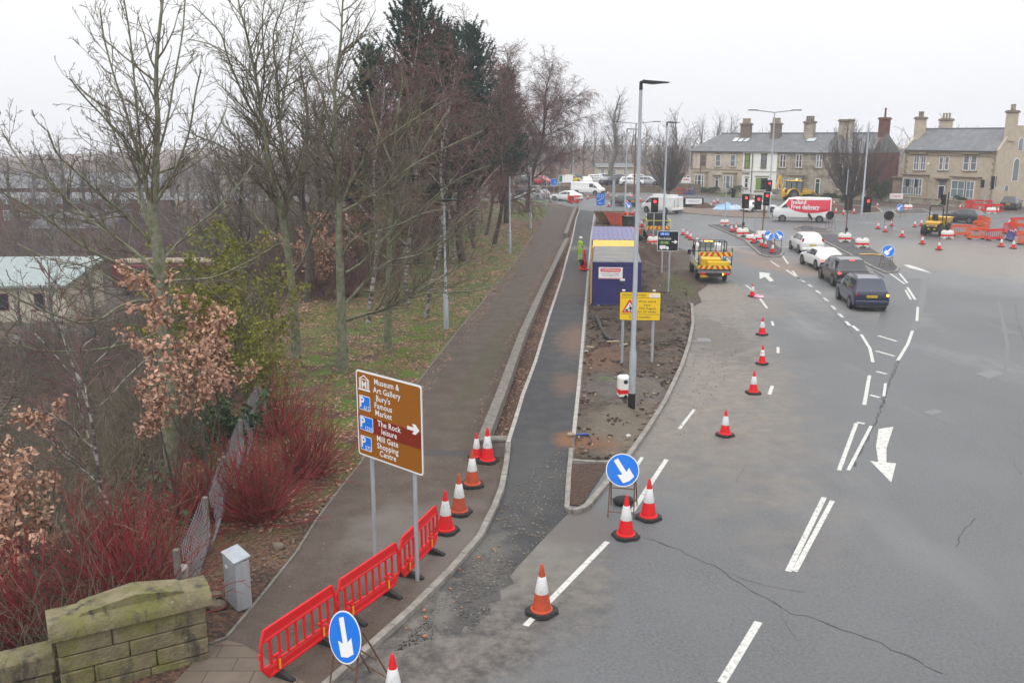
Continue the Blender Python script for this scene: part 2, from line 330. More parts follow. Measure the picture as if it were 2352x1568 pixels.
for u, v, rx, ry, col, am in ((1330, 780, .9, 3, (.15, .085, .055), .7), (1300, 880, .5, 1.5, (.15, .08, .05), .55), (1330, 650, 1.2, 6, (.09, .07, .058), .7), (1310, 1010, .45, .8, (.19, .08, .035), .85), (1330, 570, .9, 1.4, (.17, .145, .11), .7), (1200, 1080, .9, 3, (.09, .088, .085), .3), (1120, 1270, .5, 1.2, (.17, .155, .135), .5), (1110, 1370, .7, 1.2, (.10, .092, .082), .55), (1010, 1400, .3, 1.0, (.20, .185, .165), .5)):
    p = g(u, v); c = t.mix(t.math('MULTIPLY', t.blob(p.x, p.y, rx, ry, -.1, .9, 2.2, 1.0), am), c, col)
c = t.mix(t.rampf(t.noise(38, 5, .6), .70, .74, 0, .8), c, (.34, .31, .27))
t.done(c, .8, 60, dist=.02)
t = NT('verge_soil', .9)
c = t.mix(t.rampf(t.noise(3, 7, .7), .35, .65), (.034, .025, .02), (.115, .085, .064)); c = t.mix(t.rampf(t.noise(22, 6, .7), .56, .7, 0, .6), c, (.2, .165, .13)); c = t.mix(t.rampf(t.noise(.5, 5), .5, .65, 0, .7), c, (.15, .095, .06))
for u, v, rx, ry, col, am in ((1425, 990, 1.2, 2.4, (.17, .14, .105), .8), (1450, 900, 1.6, 2, (.20, .19, .175), .4), (1430, 740, 1.5, 4, (.05, .036, .028), .7), (1380, 830, .8, 1.8, (.17, .09, .055), .6), (1540, 680, 1.2, 4, (.065, .05, .04), .6), (1560, 660, .9, 4, (.07, .085, .02), .55), (1400, 880, .4, .3, (.08, .13, .02), .8), (1330, 1020, 1, .7, (.2, .09, .045), .8)):
    p = g(u, v); c = t.mix(t.math('MULTIPLY', t.blob(p.x, p.y, rx, ry, -.1, .9, 1.4, .9), am), c, col)
t.done(c, 1, 14, dist=.1)
t = NT('mulch', .92)
c = t.mix(t.rampf(t.noise(16, 7, .75), .4, .62), (.04, .027, .022), (.135, .078, .055)); c = t.mix(t.rampf(t.noise(40, 5), .62, .7, 0, .8), c, (.24, .14, .09)); t.done(c, 1, 22, dist=.1)
path_left = [(480, 1480), (520, 1465), (600, 1370), (680, 1270), (730, 1190), (830, 1060), (905, 950), (958, 881), (1012, 810), (1054, 757), (1108, 695), (1130, 662), (1177, 612), (1226, 539), (1259, 487), (1262, 468)]
wall_line = [(1100, 1040), (1150, 925), (1196, 790), (1240, 690), (1292, 578), (1300, 558)]
edge_l = [(1165, 1022), (1185, 960), (1200, 910), (1230, 830), (1260, 730), (1290, 640), (1303, 590), (1313, 555), (1324, 500), (1331, 482)]
path_pts = px(*path_left) + px((1290, 471), (1327, 476)) + px((1318, 510), (1300, 558), (1292, 578), (1240, 690), (1196, 790), (1150, 925), (1110, 1042), (1165, 1022), (1150, 1130), (1100, 1240), (950, 1400), (850, 1490), (760, 1568)) + [Vector((-5.9, 10.4, 0)), g(400, 1568)]
flat('footpath', path_pts, 'path_tarmac', .006)
flat('planting_strip', px((1112, 1040), (1150, 925), (1196, 790), (1240, 690), (1292, 578), (1300, 558), (1318, 510), (1327, 478), (1329, 484), (1322, 503), (1311, 555), (1301, 590), (1288, 640), (1258, 730), (1228, 830), (1198, 910), (1183, 960), (1163, 1022)), 'mulch', .012)
flat('cycle_path', px((1165, 1022), (1185, 960), (1200, 910), (1230, 830), (1260, 730), (1290, 640), (1313, 555), (1324, 500), (1331, 482), (1366, 486), (1358, 540), (1351, 620), (1345, 700), (1337, 800), (1328, 900), (1318, 1000), (1312, 1060), (1303, 1180), (1250, 1235), (1190, 1300), (1172, 1322), (1180, 1340), (1148, 1350), (1150, 1378), (1122, 1384), (1124, 1408), (1096, 1412), (1094, 1440), (1068, 1436), (1054, 1458), (1030, 1444), (1014, 1460), (1000, 1436), (980, 1442), (992, 1412), (1003, 1390), (1010, 1350), (1100, 1245), (1150, 1132)), 'new_asphalt', .010)
kerb('path_edging', px(*path_left[:14]), .06, .03, 'old_coping', step=1.4)
kerb('kerb', px((745, 1585), (850, 1492), (950, 1402), (1030, 1322), (1100, 1242), (1135, 1172), (1152, 1128), (1163, 1070), (1168, 1022)), .15, .12, 'concrete', 0, .9)
kerb('cycle_path_edging', px(*edge_l), .13, .03, 'pale_concrete', 0, .9); kerb('cycle_path_edging', px((1318, 998), (1328, 900), (1337, 800), (1345, 700), (1351, 620), (1358, 540), (1366, 487)), .13, .035, 'pale_concrete', 0, .9)
kerb('planter_kerb', px((1112, 1042), (1166, 1024)), .12, .08, 'pale_concrete', 0, 1)
kerb('planter_kerb', px((1312, 1032), (1306, 1100), (1302, 1168)), .13, .06, 'concrete', 0, .9); kerb('planter_kerb', px((1313, 1058), (1370, 1062), (1400, 1062)), .12, .05, 'concrete', 0, .9)
kerb('kerb', px((1303, 1172), (1315, 1178), (1335, 1174), (1350, 1165), (1395, 1112), (1440, 1056), (1490, 985), (1530, 920), (1565, 845), (1582, 795), (1592, 745), (1589, 700)), .15, .11, 'concrete', 0, .9); kerb('kerb', px((1500, 545), (1470, 520), (1440, 506), (1400, 493), (1371, 485)), .15, .11, 'concrete', 0, .9)
flat('mud_spill', px((1592, 704), (1612, 694), (1603, 672), (1626, 655), (1598, 632), (1611, 612), (1583, 600), (1590, 582), (1556, 568), (1536, 551), (1505, 548), (1515, 572), (1549, 616), (1576, 662), (1586, 700)), 'verge_soil', .0125)
flat('planter_soil', px((1313, 1066), (1400, 1066), (1335, 1164), (1309, 1160)), 'mulch', .03)
vg = [(1317, 1056), (1400, 1060), (1436, 1052), (1486, 984), (1526, 919), (1561, 845), (1578, 795), (1588, 745), (1586, 705), (1576, 662), (1549, 616), (1518, 575), (1496, 545), (1466, 521), (1436, 507), (1398, 494), (1371, 487), (1364, 540), (1357, 620), (1351, 700), (1343, 800), (1334, 900), (1323, 1000)]
# bumpy soil: grid clipped to the verge outline
def inside(p, poly):
    r = False; j = len(poly) - 1
    for i in range(len(poly)):
        if (poly[i][1] > p[1]) != (poly[j][1] > p[1]) and p[0] < (poly[j][0] - poly[i][0]) * (p[1] - poly[i][1]) / (poly[j][1] - poly[i][1]) + poly[i][0]: r = not r
        j = i
    return r
vpoly = [tuple(g(u, v).xy) for u, v in vg]
flat('verge_base', [Vector((*p, 0)) for p in vpoly], 'verge_soil', .014)
vs = []; fs = []; vid = {}; st = .2; rnd = np.random.RandomState(3)
from mathutils import noise as mn
def vh(x, y):
    e = min(min(((Vector((x, y)) - Vector(a)).length for a in vpoly)), 1.2) / 1.2
    d = 99
    for a, bq in zip(vpoly, vpoly[1:] + vpoly[:1]):
        a = Vector(a); bq = Vector(bq); tt = max(0, min(1, (Vector((x, y)) - a).dot(bq - a) / (bq - a).length_squared)); d = min(d, (a + (bq - a) * tt - Vector((x, y))).length)
    k = min(1, d / .8); rough = .5 + .5 * min(1, max(0, (y - 27) / 8))
    return .02 + k * (.05 + .42 * rough * max(-.1, mn.noise((x * .8, y * .6, 0))) + .10 * rough * mn.noise((x * 2.3, y * 2.1, 3)) + .09 * mn.noise((x * 5, y * 5, 7)))
x0, x1, y0, y1 = min(p[0] for p in vpoly), max(p[0] for p in vpoly), min(p[1] for p in vpoly), 66
for j in range(int((y1 - y0) / st)):
    for i in range(int((x1 - x0) / st)):
        q = [(x0 + (i + a) * st, y0 + (j + bq) * st) for a, bq in ((0, 0), (1, 0), (1, 1), (0, 1))]
        if all(inside(p, vpoly) for p in q):
            ids = []
            for p in q:
                kk = (round(p[0], 3), round(p[1], 3))
                if kk not in vid: vid[kk] = len(vs); vs.append((*kk, max(.018, vh(*kk))))
                ids.append(vid[kk])
            fs.append(ids)
o = MB().add(vs, fs).build('verge', 'verge_soil', smooth=True, recalc=False); tag(o, kind='structure')
# paving slabs by the stone parapet
t = NT('paving', .85); br = t.t.nodes.new('ShaderNodeTexBrick'); br.inputs['Scale'].default_value = .62; br.inputs['Color1'].default_value = (.13, .10, .075, 1); br.inputs['Color2'].default_value = (.16, .125, .095, 1); br.inputs['Mortar'].default_value = (.06, .05, .04, 1); br.inputs['Mortar Size'].default_value = .008
t.link(t.pos, br.inputs[0]); t.done(t.mix(t.rampf(t.noise(3, 6), .4, .7, 0, .6), br.outputs[0], (.10, .085, .07)), .3, 50)
flat('pavement', px((400, 1568), (482, 1482), (522, 1470), (560, 1480), (700, 1568), (640, 1640)) + [Vector((-6.5, 10.5, 0))], 'paving', .010)
# islands at the junction
t = NT('island_tarmac', .75); c = t.mix(t.rampf(t.noise(30, 5), .35, .65), (.035, .036, .04), (.07, .07, .075)); c = t.mix(t.rampf(t.noise(1.5, 5), .5, .66, 0, .6), c, (.12, .10, .085)); t.done(c, .5, 50)
t = NT('island_brick', .85); c = t.mix(t.rampf(t.noise(2.5, 7), .35, .65), (.12, .085, .068), (.19, .15, .125)); t.done(c, .6, 20)
def island(pts, m, kerbm='concrete', h=.11):
    P = px(*pts); flat('traffic_island', P, m, h - .02)
    kerb('island_kerb', P + [P[0]], .16, h, kerbm, 0, 1.2)
I1 = [(1628, 517), (1709, 552), (1747, 586), (1764, 591), (1792, 590), (1799, 580), (1780, 560), (1729, 532), (1708, 518)]
island(I1, 'island_tarmac')
island([(1824, 525), (1842, 532), (1900, 534), (1908, 529), (1850, 519)], 'island_tarmac')
island([(1862, 540), (1905, 539), (1950, 545), (1993, 568), (2051, 602), (2064, 617), (2058, 626), (2035, 628), (2003, 614), (1960, 590), (1906, 562)], 'island_tarmac')
island([(1562, 489), (1628, 495), (1680, 499), (1772, 502), (1762, 490), (1640, 478), (1570, 478)], 'island_brick')
island([(1894, 470), (2014, 478), (2027, 489), (1974, 493), (1905, 494), (1880, 480)], 'mulch', 'pale_concrete', .13)
island([(2049, 485), (2120, 482), (2142, 492), (2060, 494)], 'island_tarmac', 'pale_concrete', .13)
island([(1330, 452), (1420, 462), (1500, 470), (1552, 477), (1540, 472), (1440, 455), (1350, 448)], 'earth_ground')
# far pavement along the houses, front gardens, car park
FA, FB = Vector((29.6, 155, 0)), Vector((50.8, 132, 0)); HA = Vector((55.6, 131.5, 0)); HB = Vector((61.7, 118.4, 0))
flat('far_pavement', [Vector((-60, 150, 0)), Vector((24, 150, 0)), Vector((30, 143, 0)), Vector((44, 125, 0)), Vector((52, 113, 0)), Vector((72, 103, 0)), Vector((160, 92, 0)), Vector((160, 140, 0)), Vector((70, 140, 0)), Vector((40, 168, 0)), Vector((-60, 170, 0))], 'path_tarmac', .02)
kerb('far_kerb', [(24, 150), (30, 143), (44, 125), (52, 113), (72, 103), (110, 98)], .2, .12, 'concrete', 0, 3)
t = NT('lawn', .9); t.done(t.mix(t.rampf(t.noise(6, 6), .35, .65), (.05, .085, .02), (.10, .13, .035)), .8, 20)
flat('lawn', [Vector((33.5, 148.2, 0)), Vector((43, 138, 0)), Vector((41, 132.5, 0)), Vector((31.5, 143.5, 0))], 'lawn', .04); flat('lawn', [g(1175, 470), g(1262, 466), g(1268, 462), g(1160, 458)], 'lawn', .03)
o = MB().box((16, 178, .4), (40, 50, .9)).build('car_park', 'path_tarmac'); tag(o, kind='structure')
# railway beside the bank
t = NT('ballast', .9); t.done(t.mix(t.rampf(t.noise(9, 6), .35, .65), (.08, .07, .062), (.17, .15, .13)), .8, 25)
RZ = -7.12
flat('railway_bed', [Vector((-70, 30, 0)), Vector((-27, 30, 0)), Vector((-33, 60, 0)), Vector((-40, 110, 0)), Vector((-90, 110, 0)), Vector((-90, 60, 0))], 'ballast', RZ)
# markings
def mark(pts, wd=None, z=.0085):
    mb = MB()
    if wd:
        P = resample(px(*pts), 1.0)
        for i in range(len(P)):
            pass
        n = len(P); vs = []
        for i in range(n):
            d = (P[min(i + 1, n - 1)] - P[max(i - 1, 0)]).normalized(); nn = Vector((-d.y, d.x, 0)) * wd / 2; vs += [(*(P[i] + nn).xy, z), (*(P[i] - nn).xy, z)]
        mb.add(vs, [(2 * i, 2 * i + 1, 2 * i + 3, 2 * i + 2) for i in range(n - 1)])
    else: mb.add([(*p.xy, z) for p in px(*pts)], [tuple(range(len(pts)))])
    return mb.build('lane_marking', 'road_paint', rd)
Wd = .11
for pts, wd in (([(1207, 1437), (1395, 1244)], .13), ([(1452, 1175), (1531, 1055)], .13), ([(1657, 1568), (1742, 1428)], .15), ([(1810, 1312), (1893, 1142)], .13), ([(1825, 1312), (1912, 1150)], .12), ([(1927, 1080), (1967, 972)], .12), ([(1948, 1080), (2001, 978)], .1),
    ([(1985, 930), (1997, 862)], .13), ([(2030, 910), (2034, 880)], .1), ([(2005, 832), (1998, 800), (1978, 768)], .13), ([(2017, 771), (2060, 784)], .16), ([(2012, 806), (2055, 818)], .16), ([(2013, 853), (2036, 859)], .16), ([(1998, 907), (2020, 913)], .16), ([(1968, 970), (1986, 973)], .16),
    ([(2096, 760), (2085, 790), (2062, 828)], .13), ([(2108, 705), (2106, 737)], .13), ([(2102, 688), (2084, 660)], .14), ([(2092, 688), (2080, 666)], .12), ([(2044, 628), (2078, 652)], .13), ([(2084, 650), (2066, 628)], .13), ([(1713, 655), (1729, 667)], .12), ([(1740, 678), (1762, 708)], .12),
    ([(1773, 738), (1776, 748)], .12), ([(1787, 797), (1787, 811)], .12), ([(1774, 886), (1767, 906)], .13), ([(1806, 620), (1838, 642)], .14), ([(1837, 643), (1820, 622)], .13), ([(1798, 588), (1810, 606)], .13), ([(1770, 600), (1790, 613)], .12), ([(1595, 940), (1560, 985)], .1), ([(1440, 1105), (1475, 1050)], .1),
    ([(1660, 568), (1740, 567)], .2), ([(1795, 567), (1832, 567)], .2)): mark(pts, wd)
for a in ((1841, 644, 1849, 648), (1856, 653, 1865, 659), (1874, 667, 1884, 674), (1892, 684, 1902, 692), (1910, 702, 1919, 711), (1926, 720, 1936, 729), (1943, 738, 1952, 748), (1958, 748, 1972, 760)): mark([(a[0], a[1]), (a[2], a[3])], .16)
mark([(2018, 985), (2052, 980), (2036, 1030), (2036, 1062), (2058, 1064), (2047, 1108), (1998, 1058), (2017, 1061), (2012, 1025)])
mark([(1744, 625), (1770, 628), (1766, 633), (1778, 645), (1768, 647), (1757, 636), (1745, 641)])
mark([(2075, 608), (2090, 609), (2118, 618), (2140, 628), (2112, 621), (2088, 615)])
# cracks, tar seams, iron covers in the carriageway
mat('tar_seam', (.028, .028, .029), rough=.55); mat('iron_cover', (.20, .20, .205), (.12, .12, .12), 30, rough=.5, metal=.3)
rs = random.Random(11)
def crack(pts, wd, jit=.05):
    P = resample(px(*pts), .25); P = [p + Vector((rs.uniform(-jit, jit), rs.uniform(-jit, jit), 0)) for p in P]; mb = MB(); vs = []; n = len(P)
    for i in range(n):
        d = (P[min(i + 1, n - 1)] - P[max(i - 1, 0)]).normalized(); w2 = wd * rs.uniform(.25, 1.1) / 2; nn = Vector((-d.y, d.x, 0)) * w2; vs += [(*(P[i] + nn).xy, .0066), (*(P[i] - nn).xy, .0066)]
    mb.add(vs, [(2 * i, 2 * i + 1, 2 * i + 3, 2 * i + 2) for i in range(n - 1)]); return mb.build('tar_seam', 'tar_seam', rd)
for pts, wd in (([(1482, 1235), (1560, 1262), (1660, 1312), (1720, 1350), (1820, 1410), (1900, 1430), (2050, 1490), (2160, 1545)], .045), ([(1660, 1312), (1760, 1345), (1850, 1362)], .02), ([(1780, 1380), (1830, 1470)], .012), ([(2070, 822), (2045, 870), (2030, 920), (2015, 960), (1990, 1010), (1960, 1070)], .07), ([(2063, 826), (2040, 880), (2022, 935)], .04), ([(1855, 650), (1905, 705), (1945, 750), (1975, 790)], .03),
    ([(1700, 850), (1790, 830), (1900, 812), (1960, 805)], .02), ([(1600, 880), (1800, 832)], .015), ([(2240, 1190), (2210, 1220), (2195, 1255)], .025), ([(2320, 1050), (2345, 1090)], .02), ([(1690, 1110), (1720, 1060)], .015), ([(2330, 700), (2350, 780)], .03), ([(1590, 565), (1650, 555)], .04), ([(1880, 545), (1980, 547)], .04), ([(2030, 500), (2150, 520), (2250, 524)], .05)): crack(pts, wd)
for pts in ([(2240, 858), (2280, 850), (2306, 856), (2272, 870)], [(2120, 945), (2150, 940), (2166, 946), (2140, 954)], [(1600, 776), (1632, 777), (1634, 785), (1602, 784)]): MB().add([(*p.xy, .0088) for p in px(*pts)], [(0, 1, 2, 3)]).build('manhole_cover', 'iron_cover', rd)
mat('asphalt_patch', (.10, .102, .104), (.155, .155, .155), 14, rough=.6, world=True, detail=10); mat('asphalt_dark', (.075, .076, .079), (.12, .12, .12), 13, rough=.55, world=True, detail=10); mat('dusty_patch', (.15, .13, .105), (.21, .19, .165), 3, rough=.8, world=True, detail=9)
for pts, m_ in (([(2046, 640), (2100, 640), (2132, 640), (2120, 690), (2100, 745), (2086, 778), (2020, 776), (2005, 768), (2018, 735)], 'asphalt_dark'), ([(2118, 640), (2134, 640), (2120, 720), (2098, 762), (2090, 760), (2106, 715)], 'asphalt_patch'), ([(1600, 652), (1692, 650), (1724, 690), (1604, 692)], 'dusty_patch'), ([(2290, 690), (2296, 690), (2318, 790), (2312, 850), (2306, 850), (2310, 790)], 'asphalt_patch')): MB().add([(*p.xy, .0062 if m_ == 'asphalt_dark' else .0078) for p in px(*pts)], [tuple(range(len(pts)))]).build('road_patch', m_, rd)
# ================================================================ trees and plants
mat('bark_green', (.095, .11, .055), (.215, .21, .155), 5, rough=.9, bump=.5, bscale=25, world=True); mat('bark_grey', (.10, .10, .085), (.17, .165, .145), 6, rough=.9, world=True)
mat('twig_brown', (.095, .08, .057), (.165, .145, .10), 2, rough=.9, world=True); mat('twig_dark', (.075, .06, .055), (.13, .105, .09), 2, rough=.9, world=True)
mat('twig_far', (.12, .10, .097), (.19, .155, .145), .3, rough=.9, world=True); mat('twig_birch', (.10, .055, .05), (.19, .11, .10), .8, rough=.9, world=True); mat('bark_birch', (.30, .28, .26), (.06, .05, .045), 3, rough=.85, world=True, lo=.44, hi=.56, stretch=(1, 1, 2.5))  # twig_far: twigs coloured paler, standing in for part of the distance haze
mat('bark_dark', (.05, .042, .036), (.10, .085, .07), 6, rough=.95, world=True, bump=.6, bscale=18); mat('needle', (.012, .036, .024), (.03, .075, .048), 1.2, rough=.7, world=True)
mat('dogwood_stem', (.31, .019, .033), (.13, .017, .02), 3, rough=.55, world=True); mat('dogwood_old', (.17, .055, .03), (.11, .05, .028), 5, rough=.8, world=True)
mat('dead_leaf', (.33, .17, .105), (.55, .345, .245), 2.6, rough=.75, world=True); mat('litter_leaf', (.19, .09, .05), (.42, .245, .165), 1.4, rough=.85, world=True); mat('green_leaf', (.12, .145, .016), (.25, .235, .03), 1.5, rough=.7, world=True)
mat('ivy_leaf', (.022, .055, .02), (.05, .095, .03), 2, rough=.5, world=True); mat('hedge_leaf', (.025, .05, .018), (.06, .09, .03), 1.5, rough=.7, world=True); mat('pale_twig', (.14, .11, .075), (.20, .17, .12), 2, rough=.9, world=True); mat('moss', (.085, .13, .01), (.15, .20, .02), 6, rough=.95, world=True)
class Twigs:
    """collects tapered branches as many-sided tubes in one numpy mesh"""
    def __init__(s): s.V = []; s.F = []; s.n = 0
    def add(s, P, r, n=3):
        P = np.asarray(P, float); k = len(P); r = np.asarray(r, float)
        T = np.empty_like(P); T[1:-1] = P[2:] - P[:-2]; T[0] = P[1] - P[0]; T[-1] = P[-1] - P[-2]
        T /= np.linalg.norm(T, axis=1)[:, None] + 1e-9
        d = P[-1] - P[0]; up = np.array([0, 0, 1.]) if abs(d[2]) < .85 * np.linalg.norm(d) else np.array([.8, .6, 0])
        A = np.cross(T, up); A /= np.linalg.norm(A, axis=1)[:, None] + 1e-9; B = np.cross(T, A)
        an = np.arange(n) * 2 * np.pi / n; ca, sa = np.cos(an), np.sin(an)
        s.V.append((P[:, None, :] + r[:, None, None] * (A[:, None, :] * ca[None, :, None] + B[:, None, :] * sa[None, :, None])).reshape(-1, 3))
        i = np.arange(k - 1)[:, None] * n; j = np.arange(n)[None, :]; jn = (j + 1) % n
        s.F.append(np.stack([i + j, i + jn, i + n + jn, i + n + j], -1).reshape(-1, 4) + s.n); s.n += k * n
    def build(s, name, m, parent=None):
        o = bigmesh(name, np.concatenate(s.V), np.concatenate(s.F), m, parent); o.data.polygons.foreach_set('use_smooth', [True] * len(o.data.polygons)); return o
def unit(v): return v / (np.linalg.norm(v) + 1e-9)
def branch_pts(rng, p0, d, Ln, k, wig, trop):
    P = [p0]; d = unit(d)
    for i in range(k):
        d = unit(d + rng.normal(0, wig, 3) + np.array([0, 0, trop])); P.append(P[-1] + d * Ln / k)
    return np.array(P)
def sprout(rng, tw, limb, r0, r1, lev, spec, rmin=.006):
    """limb polyline grows side branches; spec = per level (count, length ratio, angle, wiggle, tropism, tstart)"""
    if lev >= len(spec): return
    cnt, ratio, ang, wig, trop, ts = spec[lev]
    seg = np.linalg.norm(np.diff(limb, axis=0), axis=1); Ltot = seg.sum(); cum = np.concatenate([[0], np.cumsum(seg)])
    N = max(1, int(round(cnt * rng.uniform(.8, 1.2)))) if cnt >= 0 else max(2, int(-cnt * Ltot))
    for q in range(N):
        tt = ts + (1 - ts) * (q + rng.uniform(0, 1)) / N; sdist = tt * Ltot; i = min(len(seg) - 1, np.searchsorted(cum, sdist) - 1); i = max(i, 0)
        p = limb[i] + (limb[i + 1] - limb[i]) * ((sdist - cum[i]) / (seg[i] + 1e-9)); d = unit(limb[i + 1] - limb[i])
        ax = unit(np.cross(d, rng.normal(0, 1, 3))); a = math.radians(ang * rng.uniform(.6, 1.3))
        nd = d * math.cos(a) + ax * math.sin(a)
        Ln = min(ratio * Ltot * (1.1 - .65 * tt), 5.5) * rng.uniform(.6, 1.25)
        rb = max(rmin, min((r0 + (r1 - r0) * tt) * .62, .012 + Ln * .011)); k = 5 if lev == 0 else (4 if lev == 1 else 3)
        P = branch_pts(rng, p, nd, Ln, k, wig, trop)
        tw.add(P, np.linspace(rb, max(rmin * .7, rb * .3), k + 1), 5 if rb > .04 else (4 if rb > .018 else 3))
        sprout(rng, tw, P, rb, rb * .3, lev + 1, spec, rmin)
def smooth_line(P, it=2):
    P = np.asarray(P, float)
    for _ in range(it):
        Q = [P[0]]
        for a, b in zip(P, P[1:]): Q += [a * .75 + b * .25, a * .25 + b * .75]
        P = np.array(Q + [P[-1]])
    return P
def traced_tree(name, label, base, Y, trunk, limbs, spec, seed, rt, barkm='bark_green', twigm='twig_brown', group=None, rmin=.0085, lf=.72):
    """a bare tree: trunk and main limbs follow the photograph at the tree's own distance (each limb with its own depth), the rest is grown"""
    rng = np.random.RandomState(seed); root = thing(name, label, 'tree', base, 0, group); B = np.array(base)
    T = Twigs(); tr = np.array([tuple(at(u, v, Y + dy)) for u, v, dy in trunk]) - B
    tr = np.vstack([[0, 0, -.3], tr]) if np.linalg.norm(tr[0]) > .5 else tr
    trs = smooth_line(tr); rr = rt * (1 - .93 * np.linspace(0, 1, len(trs)) ** .6); rr[0] *= 1.5; rr[1] *= 1.15; T.add(trs, rr, 12)
    C = Twigs(); sprout(rng, C, trs[len(trs) // 3:], rt * .4, rt * .15, 0, [(spec[0][0], .5 * spec[0][1] + .12, *spec[0][2:5], .1)] + spec[1:], rmin)
    for lb, r0 in limbs:
        r0 *= lf; P = np.array([tuple(at(u, v, Y + dy)) for u, v, dy in lb]) - B; P = smooth_line(P, 2); r0 *= .85; T.add(P, np.linspace(r0, max(.016, r0 * .16), len(P)), 8)
        sprout(rng, C, P, r0, r0 * .2, 0, spec, rmin)
    T.build('trunk', barkm, root); C.build('crown', twigm, root); return root
SP = [(-3.2, .36, 44, .11, .06, .10), (-4.2, .44, 42, .15, .05, .10), (-5.2, .48, 40, .19, .03, .12)]
def L3(*a, d0=0, d1=0):
    n = len(a); return [(u, v, d0 + (d1 - d0) * i / max(1, n - 1)) for i, (u, v) in enumerate(a)]
# tree on the bank at the left
b = g(392, 1010, -1.5); zb = hz(b.x, 25.0); b1 = (at(392, 1000, 25).x, 25.0, hz(at(392, 1000, 25).x, 25.0))
traced_tree('bare_tree', 'large bare tree on the bank at far left, stems spreading from behind brown leaves', b1, 25,
    L3((385, 900), (376, 760), (370, 660), (366, 595), (350, 512), (348, 479), (355, 440), (358, 403), (358, 348), (364, 280), (358, 211), (360, 120), (372, 20), (378, -60)),
    [(L3((348, 490), (337, 444), (328, 386), (315, 348), (300, 300), (290, 255), (265, 186), (238, 90), (230, 20), d1=1), .10), (L3((352, 560), (310, 520), (274, 479), (227, 447), (192, 408), (131, 359), (109, 301), d1=-2.5), .09), (L3((340, 520), (322, 460), (301, 411), (285, 370), (262, 300), (230, 240), (180, 200), d1=2.5), .08),
     (L3((362, 630), (320, 585), (274, 551), (186, 493), (118, 419), (68, 395), (30, 348), (4, 300), d1=2), .10), (L3((365, 640), (339, 633), (274, 606), (192, 568), (120, 510), (60, 470), (0, 440), d1=-2.5), .09), (L3((368, 665), (350, 666), (287, 661), (205, 610), (120, 600), (40, 560), d1=3), .08),
     (L3((366, 690), (290, 690), (211, 750), (131, 726), (49, 691), (-20, 650), d1=-3), .085), (L3((370, 760), (300, 790), (192, 808), (68, 806), (-10, 765), d1=-3), .07), (L3((378, 655), (391, 644), (440, 642), (493, 639), (575, 600), (640, 560), d1=-1.5), .08), (L3((372, 600), (424, 540), (493, 485), (545, 430), (580, 380), d1=2), .08),
     (L3((356, 470), (378, 435), (397, 403), (420, 350), (438, 293), (449, 211), (462, 160), d1=-1.5), .08), (L3((360, 400), (378, 392), (420, 380), (460, 350), (500, 300), (520, 250), d1=1.5), .07), (L3((352, 500), (330, 420), (318, 300), (310, 200), (300, 90), (285, 0), d1=-1), .08), (L3((362, 360), (385, 280), (400, 180), (420, 80), (425, 0), d1=1), .07), (L3((340, 400), (290, 330), (240, 270), (190, 220), (160, 180), d1=-2), .06)],
    SP, 1, .30, lf=.6)
gx = lambda u, v: (lambda p: (p.x, p.y, hz(p.x, p.y)))(g(u, v))
traced_tree('bare_tree', 'tall bare tree with pale grey forked trunk, nearest the shrubs behind the brown sign', gx(680, 822), 36.9,
    L3((679, 790), (677, 740), (671, 680), (669, 640), (661, 574), (650, 513), (642, 472), (630, 431), (618, 369), (609, 312), (600, 250), (589, 185), (568, 82), (548, 12), (540, -60), d1=-1),
    [(L3((655, 540), (655, 480), (663, 410), (655, 349), (642, 287), (640, 197), (626, 103), (630, 62), (655, 8), (660, -40), d1=1), .12), (L3((609, 312), (592, 270), (572, 246), (544, 185), (519, 123), (511, 78), (470, 37), (440, 10), d1=-2), .10), (L3((640, 300), (650, 230), (661, 164), (664, 130), (675, 74), (690, -10), d1=2), .09),
     (L3((640, 460), (614, 394), (552, 361), (511, 336), (449, 312), (410, 290), d1=-2), .085), (L3((658, 560), (597, 513), (552, 447), (490, 377), (455, 340), (420, 250), d1=2), .08), (L3((668, 668), (643, 658), (588, 641), (540, 590), (500, 545), (440, 500), d1=-2.5), .11), (L3((655, 500), (680, 420), (720, 340), (745, 280), (760, 200), d1=-2), .08), (L3((592, 190), (560, 150), (520, 120), (480, 100), (430, 90), d1=1), .06), (L3((600, 240), (610, 160), (600, 60), (610, -20), d1=-2), .07), (L3((665, 640), (700, 590), (720, 520), (730, 450), d1=2.5), .06)],
    SP, 2, .27)
